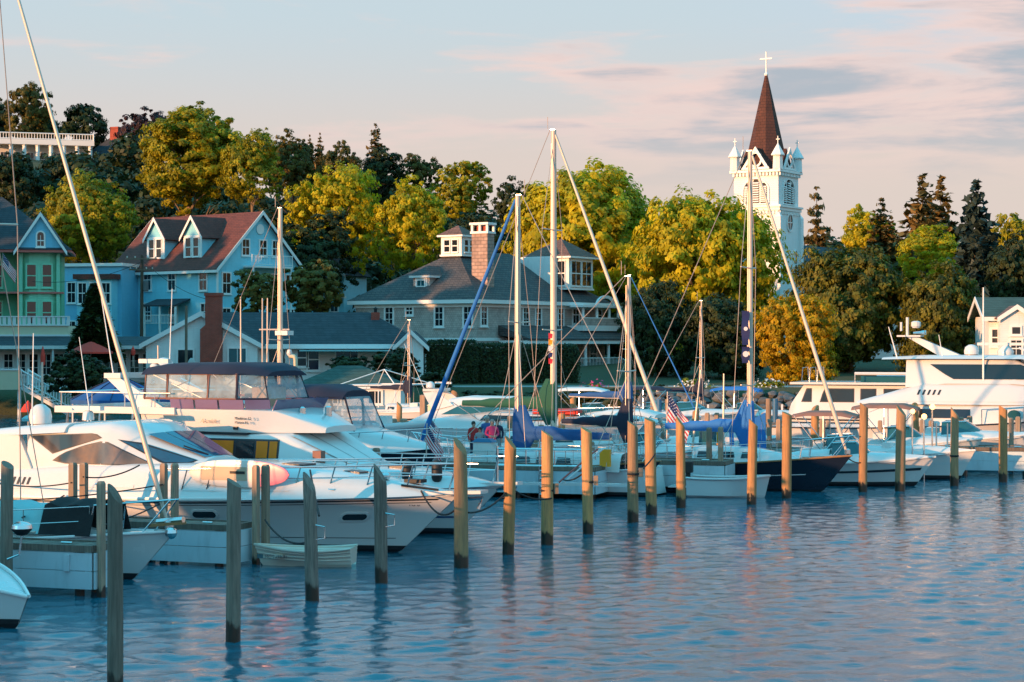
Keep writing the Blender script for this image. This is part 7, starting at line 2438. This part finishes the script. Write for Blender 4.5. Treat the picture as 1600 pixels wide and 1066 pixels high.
# ------------------------------------------------------------------ people on the walkway
def person(label, px, Y, ztop, shirt, legs, hair, turn=0.0, pose=0, floor=.97):
    h = ztop - floor
    s_ = h / 1.75
    e = thing('person', label, 'person', (PX(px, Y), Y, floor), R(turn), 'people on the walkway')
    v = [(0, 0, .95), (0, 0, 1.15), (0, 0, 1.38), (0, 0, 1.5), (0, -.01, 1.6), (0, -.015, 1.7)]
    r = [.15, .14, .16, .06, .088, .075]
    ed_ = [(0, 1), (1, 2), (2, 3), (3, 4), (4, 5)]

    def add(p, rad, to):
        v.append(p)
        r.append(rad)
        ed_.append((to, len(v) - 1))
        return len(v) - 1
    for sd in (-1, 1):
        k = add((sd * .1, 0, .86), .1, 0)
        k = add((sd * .11, -.02, .48), .07, k)
        k = add((sd * .12, .02, .1), .05, k)
        add((sd * .13, -.12, .04), .04, k)
        k = add((sd * .19, 0, 1.4), .07, 2)
        if pose == 0:
            k = add((sd * .25, .03, 1.14), .052, k)
            k = add((sd * .23, -.08, .9), .04, k)
        else:
            k = add((sd * .28, .02, 1.16), .052, k)
            k = add((sd * .1, -.2, 1.06), .042, k)
        d = (0, -.03, -.1) if pose == 0 else (-sd * .1, -.04, .01)
        p = v[k]
        kk = add((p[0] + d[0] * .6, p[1] + d[1] * .6, p[2] + d[2] * .6), .032, k)
        for f in range(4):
            off = (f - 1.5) * .017
            q = (p[0] + d[0] * 1.0 + off * (0 if pose == 0 else 0), p[1] + d[1] * 1.1 + off, p[2] + d[2] * 1.1 + (0 if pose == 0 else off))
            k2 = add(q, .009, kk)
            add((q[0] + d[0] * .4, q[1] + d[1] * .5 - .006, q[2] + d[2] * (.42 - .05 * abs(f - 1))), .008, k2)
        k2 = add((p[0] - sd * .02, p[1] - .05, p[2] - .04), .01, kk)
        add((p[0] - sd * .03, p[1] - .07, p[2] - .07), .009, k2)
    me = bpy.data.meshes.new('body')
    me.from_pydata(v, ed_, [])
    o = bpy.data.objects.new('body', me)
    COL.objects.link(o)
    md = o.modifiers.new('s', 'SKIN')
    sk = me.skin_vertices[0].data
    for i, rad in enumerate(r):
        sk[i].radius = (rad, rad * (.78 if i in (0, 1, 2) else 1))
    sk[0].use_root = True
    sub = o.modifiers.new('u', 'SUBSURF')
    sub.levels = sub.render_levels = 2
    dg = bpy.context.evaluated_depsgraph_get()
    dg.update()
    bm = bpy.data.meshes.new_from_object(o.evaluated_get(dg))
    bpy.data.objects.remove(o)
    bm.materials.clear()
    for m_ in ('skin', shirt, legs, 'rubber'):
        bm.materials.append(M[m_])
    for p in bm.polygons:
        c = p.center
        hand = abs(c.x) > .17 and c.z < .93 if pose == 0 else (c.y < -.15 and abs(c.x) < .16 and .98 < c.z < 1.14)
        p.material_index = 0 if (c.z > 1.485 or hand) else 1 if (c.z > .92 or abs(c.x) > .2) else 2 if c.z > .1 else 3
        p.use_smooth = True
    b = link('body', bm, e)
    b.scale = (s_, s_, s_)
    hr = MB()
    hr.lathe([(.001, .118), (.06, .1), (.094, .045), (.1, -.01), (.092, -.06), (.085, -.05), (.085, .02), (.001, .09)], (0, .022, 1.665), 14)
    ho_ = hr.build('hair', hair, e, 60)
    ho_.scale = (s_, s_, s_)
    f = MB()
    f.ball((0, -.105, 1.635), .014, 6, 5)
    f.ball((-.087, -.01, 1.64), .02, 6, 5)
    f.ball((.087, -.01, 1.64), .02, 6, 5)
    fo = f.build('nose_and_ears', 'skin', e)
    fo.scale = (s_, s_, s_)
    ey_ = MB()
    for sd in (-1, 1):
        ey_.ball((sd * .032, -.088, 1.655), .011, 6, 5)
    ey_.box(-.025, .025, -.094, -.08, 1.592, 1.599)
    eo_ = ey_.build('eyes_and_mouth', 'hair_dark', e)
    eo_.scale = (s_, s_, s_)
    return e


person('standing person in a red top at the left of the group', 740, 67.3, PZ(659, 67.3), 'cloth_red', 'cloth_navy', 'hair_dark', 20)
person('short person in a pale grey top half hidden by a post', 750, 66.6, PZ(668, 66.6), 'cloth_grey', 'cloth_navy', 'hair_dark', -10, 1)
person('tall bald person in a blue jacket at the back of the group', 761, 68.0, PZ(651, 68.0), 'cloth_blue', 'cloth_navy', 'hair_grey', 0)
person('person in a bright pink jacket and white trousers', 769, 66.4, PZ(656, 66.4), 'cloth_pink', 'cloth_white', 'hair_grey', 15, 1)
person('person in a dark navy jacket behind the pink jacket', 777, 67.6, PZ(655, 67.6), 'cloth_navy', 'cloth_grey', 'hair_dark', -15)


# ------------------------------------------------------------------ flags
def flag(label, p, staff_top, w, h, droop, seed=0, rz=0.0, name='national_flag'):
    """Staff and a hanging cloth with stripes and a blue canton of white stars."""
    e = thing(name, label, 'flag', p, rz)
    MB().tube([(0, 0, 0), (.02, 0, staff_top)], .018, 6).build('staff', 'spar', e)
    rg = random.Random(seed)

    def pt(u, v):
        return (.02 + w * u * (1 - droop * .62) + .05 * math.sin(v * 5), .06 * math.sin(u * 9 + seed + v * 2) * (.3 + u), staff_top - .05 - h * v - droop * w * u * .95 + .02 * math.sin(u * 7 + v * 3))
    for k in range(13):
        b = MB()
        u0 = .42 if k < 7 else 0
        b.loft([[pt(u0 + (1 - u0) * i / 10, (k + j) / 13) for j in (0, 1)] for i in range(11)], False)
        b.build('stripe', 'flag_red' if k % 2 == 0 else 'flag_white', e)
    MB().loft([[pt(.42 * i / 6, 7 / 13 * j / 4) for j in range(5)] for i in range(7)], False).build('canton', 'flag_blue', e)
    st = MB()
    for i in range(5):
        for j in range(4):
            c_ = Vector(pt(.05 + .08 * i, (.7 + j * 1.6) / 13))
            s_ = .018 * w
            st.prism([c_ + Vector((s_ * math.cos(a) * q, -.012, s_ * math.sin(a) * q)) for a, q in [(math.pi / 2 + k * math.pi / 5, 1 if k % 2 == 0 else .42) for k in range(10)]], (0, .004, 0))
    so = st.build('stars', 'flag_white', e)
    so['kind'] = 'stuff'
    return e


flag('large striped flag hanging on a boat staff right of centre', P(1042, 690, 70), 1.75, 1.35, .85, .75, 1)
flag('small striped flag at the left of the people', P(670, 690, 78), 1.0, .8, .5, .7, 2)
flag('lower striped flag draped over the cruiser bow rail', P(666, 716, 60), 1.05, .9, .5, .8, 3)
flag('striped flag hanging on the green house at the left edge', P(4, 438, 166), 2.3, 2.0, 1.1, .75, 4)
# long dark burgee with a white disc hanging on the navy sailboat mast
bg = thing('burgee', 'dark blue pennants with white emblem hanging beside the navy boat mast', 'flag', P(1163, 565, 66.9))
for z0, z1, m_ in ((.55, 1.7, 'flag_blue'), (-.05, .5, 'flag_blue')):
    MB().loft([[(-.09 + .015 * math.sin(i * 1.1), .03 * math.sin(i * 1.4), z1 - (z1 - z0) * i / 8), (.16 + .03 * math.sin(i * 1.5), .05 * math.sin(i), z1 - (z1 - z0) * i / 8)] for i in range(9)], False).build('pennant', m_, bg, 60)
MB().lathe([(.1, 0), (.1, .01)], (0, 0, 0), 12).build('emblem', 'flag_white', bg, loc=(.04, -.05, .25)).rotation_euler = (R(90), 0, 0)
MB().lathe([(.07, 0), (.07, .01)], (0, 0, 0), 12).build('emblem', 'flag_white', bg, loc=(.04, -.06, 1.1)).rotation_euler = (R(90), 0, 0)
bg2 = thing('signal_pennants', 'small red yellow and white pennants beside the tallest mast', 'flag', P(857, 545, 75.6))
for k, m_ in enumerate(('flag_red', 'yellow_paint', 'flag_white', 'flag_blue', 'flag_red')):
    MB().prism([(0, 0, .6 - k * .24), (.16, .02, .56 - k * .24), (.14, .0, .4 - k * .24), (0, 0, .38 - k * .24)], (0, .008, 0)).build('pennant', m_, bg2)

# towels hung on the boat by the navy sailboat
tw_ = thing('hanging_towel', 'turquoise and yellow towel hung over a boat rail', 'towel', P(1092, 672, 71))
MB().loft([[(x, .03 * math.sin(x * 7), .0), (x, .02 * math.sin(x * 9 + 1), -.55)] for x in (0, .15, .3, .45, .6, .62)], False).build('cloth', 'glass_teal', tw_, 60)
MB().loft([[(x, .03 * math.sin(x * 7), .0), (x, .02 * math.sin(x * 9 + 1), -.55)] for x in (.63, .7, .78)], False).build('border', 'yellow_paint', tw_, 60)
MB().tube([(-.1, 0, .0), (.9, 0, .0)], .015, 5).build('rail', 'steel', tw_)
tw2 = thing('striped_awning', 'blue and white striped awning cloth hung by the navy boat boom', 'awning', P(1132, 682, 70))
for k in range(9):
    MB().loft([[(k * .16, 0, .75 * k / 9 + .1), (k * .16 + .03, -.05, -.45)], [(k * .16 + .155, 0, .75 * (k + 1) / 9 + .1), (k * .16 + .185, -.05, -.45)]], False).build('stripe', 'flag_white' if k in (0, 2) else 'bright_blue_canvas', tw2)

# ------------------------------------------------------------------ ropes
w0 = world_of(ea, (5.9, -.4, 1.5))
x5, y5, h5, r5 = PILE_AT[5]
x6, y6, h6, r6 = PILE_AT[6]
x7, y7, h7, r7 = PILE_AT[7]
rope('black bow line sagging from the cruiser to the thick pile', w0, (x5 - r5, y5 - .02, 1.25), .28)
rope('black line from the thick pile to the next pile on its right', (x5 + r5, y5, 1.2), (x6 - .05, y6 - r6, 1.45), .12)
rope('thin black line running on from the golden pile to the turquoise pier', (x6 + r6, y6, 1.5), (x7 + .1, y7 - r7 - .02, 1.15), .1)
x3, y3, h3, r3 = PILE_AT[3]
rope('black chain-like line from the cruiser rail down to the dinghy pile', world_of(ea, (3.7, -1.75, 2.0)), (x3 + r3, y3, 1.62), .02)
rope('black line sagging along the hull beside the dinghy', (PX(415, 44.6), 44.5, 1.0), (x3 - r3, y3, 1.1), .18)
x8, y8, h8, r8 = PILE_AT[8]
x9, y9, h9, r9 = PILE_AT[9]
rope('black line from the turquoise pier up to the golden pile', (PX(880, 61), 61, .75), (x8 - r8, y8, 1.55), .08)
rope('line between the golden pile and the dark sailboat', (x9 + r9, y9, 1.4), (PILE_AT[10][0] + .1, PILE_AT[10][1] - .1, 1.75), .06)
rope('line looped from the far golden pile to the bowrider', (PILE_AT[14][0], PILE_AT[14][1] - .1, 1.0), world_of(ey, (4.1, 0, 1.2)), .1)
rope('dark line across the cockpit of the shaded sloop', world_of(es, (-1, -1.3, 1.6)), (PX(256, 45.2), 45.1, 1.75), .15, .016)
rope('dark line from the cruiser stern to the twin square posts', world_of(ea, (-5.5, -2.0, 1.45)), (PX(114, 46.5), 46.4, 1.7), .1, .018)
rope('dark line from the twin square posts forward along the cruiser', (PX(131, 47), 46.9, 1.8), world_of(ea, (-1.0, -1.95, 2.0)), .12, .018)
rope('dark hook line at the left over the shaded sloop', world_of(ea, (-3.2, -2.05, 1.2)), world_of(es, (1.5, -.9, 1.3)), .02, .018)
rope('bow line of the shaded sloop to the left square post', world_of(es, (3.4, -.6, 1.2)), (PX(256, 45.2), 45.1, 1.35), .05, .016)

# ------------------------------------------------------------------ glowing globes added in place of sun glints among the tan biminis
t = NT('glint_glow')
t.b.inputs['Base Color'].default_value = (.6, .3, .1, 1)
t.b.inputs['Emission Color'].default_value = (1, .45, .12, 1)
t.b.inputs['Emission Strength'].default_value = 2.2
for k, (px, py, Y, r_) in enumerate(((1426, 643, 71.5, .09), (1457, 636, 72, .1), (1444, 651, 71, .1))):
    e = thing('sun_glint', 'glowing globe standing in for a sun glint, ' + ('left', 'upper right', 'lower middle')[k] + ' of the three glowing by the tan biminis', 'glint', P(px, py, Y))
    MB().ball((0, 0, 0), r_, 12, 8).build('glint_ball', 'glint_glow', e, 60)
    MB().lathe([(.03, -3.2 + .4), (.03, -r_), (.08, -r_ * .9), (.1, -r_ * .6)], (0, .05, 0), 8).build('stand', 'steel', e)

# ------------------------------------------------------------------ shore furniture
def umbrella(label, px, ytop, ybot, wpx, Y, closed=False, m='red_canvas'):
    x = PX(px, Y)
    zt, zb = PZ(ytop, Y), PZ(ybot, Y)
    e = thing('parasol', label, 'parasol', (x, Y, zb - 2.1 if not closed else zb - .8), 0)
    z0 = e.location.z
    MB().tube([(0, 0, 0), (0, 0, zt - z0)], .03, 6).build('pole', 'spar', e)
    w = wpx / 2 / FPX * Y
    if closed:
        MB().lathe([(.05, zb - z0), (w * .9, zb - z0 + .1), (w, (zb + zt) / 2 - z0), (.03, zt - z0)], (0, 0, 0), 8).build('canopy', m, e)
    else:
        b = MB()
        b.loft([[(q * math.cos(math.pi / 4 * k + .3), q * math.sin(math.pi / 4 * k + .3), z) for k in range(8)] for q, z in ((w, zb - z0 - .12), (w, zb - z0), (w * .55, zb - z0 + (zt - zb) * .55), (w * .12, zt - z0 - .04), (.02, zt - z0))], True, False)
        b.build('canopy', m, e)
    return e


umbrella('open red parasol on the cafe terrace', 142, 534, 550, 68, 144)
umbrella('closed red parasol left of the round bush', 67, 541, 572, 8, 142, True)
umbrella('closed red parasol right of the open one', 208, 541, 556, 7, 145, True)
umbrella('red parasol leaning below the staircase', 44, 626, 640, 22, 100)
umbrella('small round teal parasol below the deck', 46, 647, 654, 24, 90, m='teal_canvas')
# blue conical pavilion behind the yacht's aft deck
gz_ = thing('blue_pavilion', 'royal blue conical canvas pavilion behind the yacht aft deck', 'pavilion', (PX(188, 96), 96, 0))
zt, zb = PZ(588, 96), PZ(624, 96)
w = 78 / FPX * 96
MB().loft([[(q * math.cos(math.pi / 6 * k), q * math.sin(math.pi / 6 * k), z) for k in range(12)] for q, z in ((w, zb - .2), (w, zb), (w * .5, zb + (zt - zb) * .55), (.05, zt))], True, False).build('canopy', 'blue_canvas', gz_)
for k in range(12):
    a = math.pi / 6 * k
    MB().tube([(w * math.cos(a), w * math.sin(a), zb + .02), (w * .5 * math.cos(a), w * .5 * math.sin(a), zb + (zt - zb) * .55 + .02), (0, 0, zt + .02)], .02, 4).build('seam', 'navy_canvas', gz_)
    if k % 2 == 0:
        MB().tube([(w * .95 * math.cos(a), w * .95 * math.sin(a), -.3), (w * .95 * math.cos(a), w * .95 * math.sin(a), zb)], .05, 6).build('post', 'white_trim', gz_)

# utility poles
up = thing('utility_pole', 'weathered utility pole with crossarms before the blue house', 'pole', (PX(221, 165), 165, gh(PX(221, 165), 165)), R(15))
zt = PZ(399, 165) - up.location.z
MB().tube([(0, 0, -.5), (.05, 0, zt)], [.17, .12], 8).build('pole', 'bark', up)
for zz_, ln in ((zt - .3, 1.3), (zt - 1.2, 1.0)):
    MB().box(-ln, ln, -.12, -.02, zz_ - .06, zz_ + .06).build('crossarm', 'bark', up)
    for q in (-.9, -.4, .4, .9):
        MB().lathe([(.05, 0), (.06, .1), (.02, .16)], (q * ln, -.07, zz_ + .06), 6).build('insulator', 'rope_pale', up)
MB().lathe([(.2, 0), (.22, .1), (.22, .8), (.15, .9)], (.35, -.1, zt - 3.0), 10).build('transformer', 'granite', up)
lp = thing('lamp_post', 'plain grey post standing before the white cottage gable', 'pole', (PX(291, 141), 141, 1.6))
MB().tube([(0, 0, -.3), (0, 0, PZ(478, 141) - 1.6)], .1, 8).build('shaft', 'bark', lp)
for k, (ax_, az, bx, bz) in enumerate(((221, 405, 340, 470), (221, 410, 60, 440))):
    tag(MB().tube(sag((PX(ax_, 165), 164.9, PZ(az, 165)), (PX(bx, 160), 158, PZ(bz, 158)), .6), .02, 4).build('power_line', 'rope_dark'), ('power line from the utility pole to the cottage chimney', 'power line from the utility pole towards the green house')[k], 'wire')

# white two-rail fence of the promenade
def fence(label, px0, px1, Y, ytop, n):
    e = thing('promenade_fence', label, 'fence', (PX(px0, Y), Y, 1.0), 0, 'promenade fences')
    L = (px1 - px0) / FPX * Y
    zt = PZ(ytop, Y) - 1.0
    for i in range(n + 1):
        MB().box(L * i / n - .06, L * i / n + .06, -.06, .06, -.2, zt + .05).build('post', 'white_trim', e)
    for q in (0, .42):
        MB().box(0, L, -.11, -.062, zt - q - .1, zt - q).build('rail', 'white_trim', e)


fence('white two-rail fence on the quay left of the centre', 535, 735, 112, 640, 8)
fence('white two-rail fence along the shore right of the centre', 1060, 1245, 132, 646, 8)
fence('white two-rail fence on the shore below the porch steps', 905, 1045, 132, 646, 6)

# flagpole-like spars and boat aerials standing alone among the docks
for k, (p0, p1, Y, lb) in enumerate((((1079, 690), (1095, 578), 72, 'leaning pale spar right of the large flag'), ((1130, 690), (1131, 584), 78, 'upright pale spar left of the navy boat mast'), ((66, 690), (66, 566), 60, 'slim white aerial at the far left'), ((410, 560), (410, 466), 90, 'left one of two slim pinkish aerials before the cottage'), ((417, 565), (418, 466), 92, 'right one of two slim pinkish aerials before the cottage'), ((377, 562), (376, 464), 92, 'slim white aerial with a glowing tip before the cottage'), ((250, 565), (247, 540), 70, 'short white aerial left of the canvas top'))):
    a, b = P(*p0, Y), P(*p1, Y)
    a.z = .5
    tag(MB().tube([a, b], [.05, .03], 6).build('aerial', 'spar'), lb, 'aerial')
# pink light standard: the cream bent vent pipe on the cruiser roof line
vp = thing('vent_pipe', 'cream bent pipe with a lamp head above the navy-topped cruiser', 'pipe', (PX(462, 64), 64, 2.0))
zt = PZ(557, 64) - 2.0
MB().tube([(0, 0, -1.2), (0, 0, zt - .1), (-.05, 0, zt), (-.22, 0, zt + .02)], .07, 8).build('pipe', 'cream', vp, 50)
MB().lathe([(.06, 0), (.1, .08), (.06, .2)], (-.2, 0, zt + .02), 8).build('lamp_head', 'gelcoat', vp, 50)
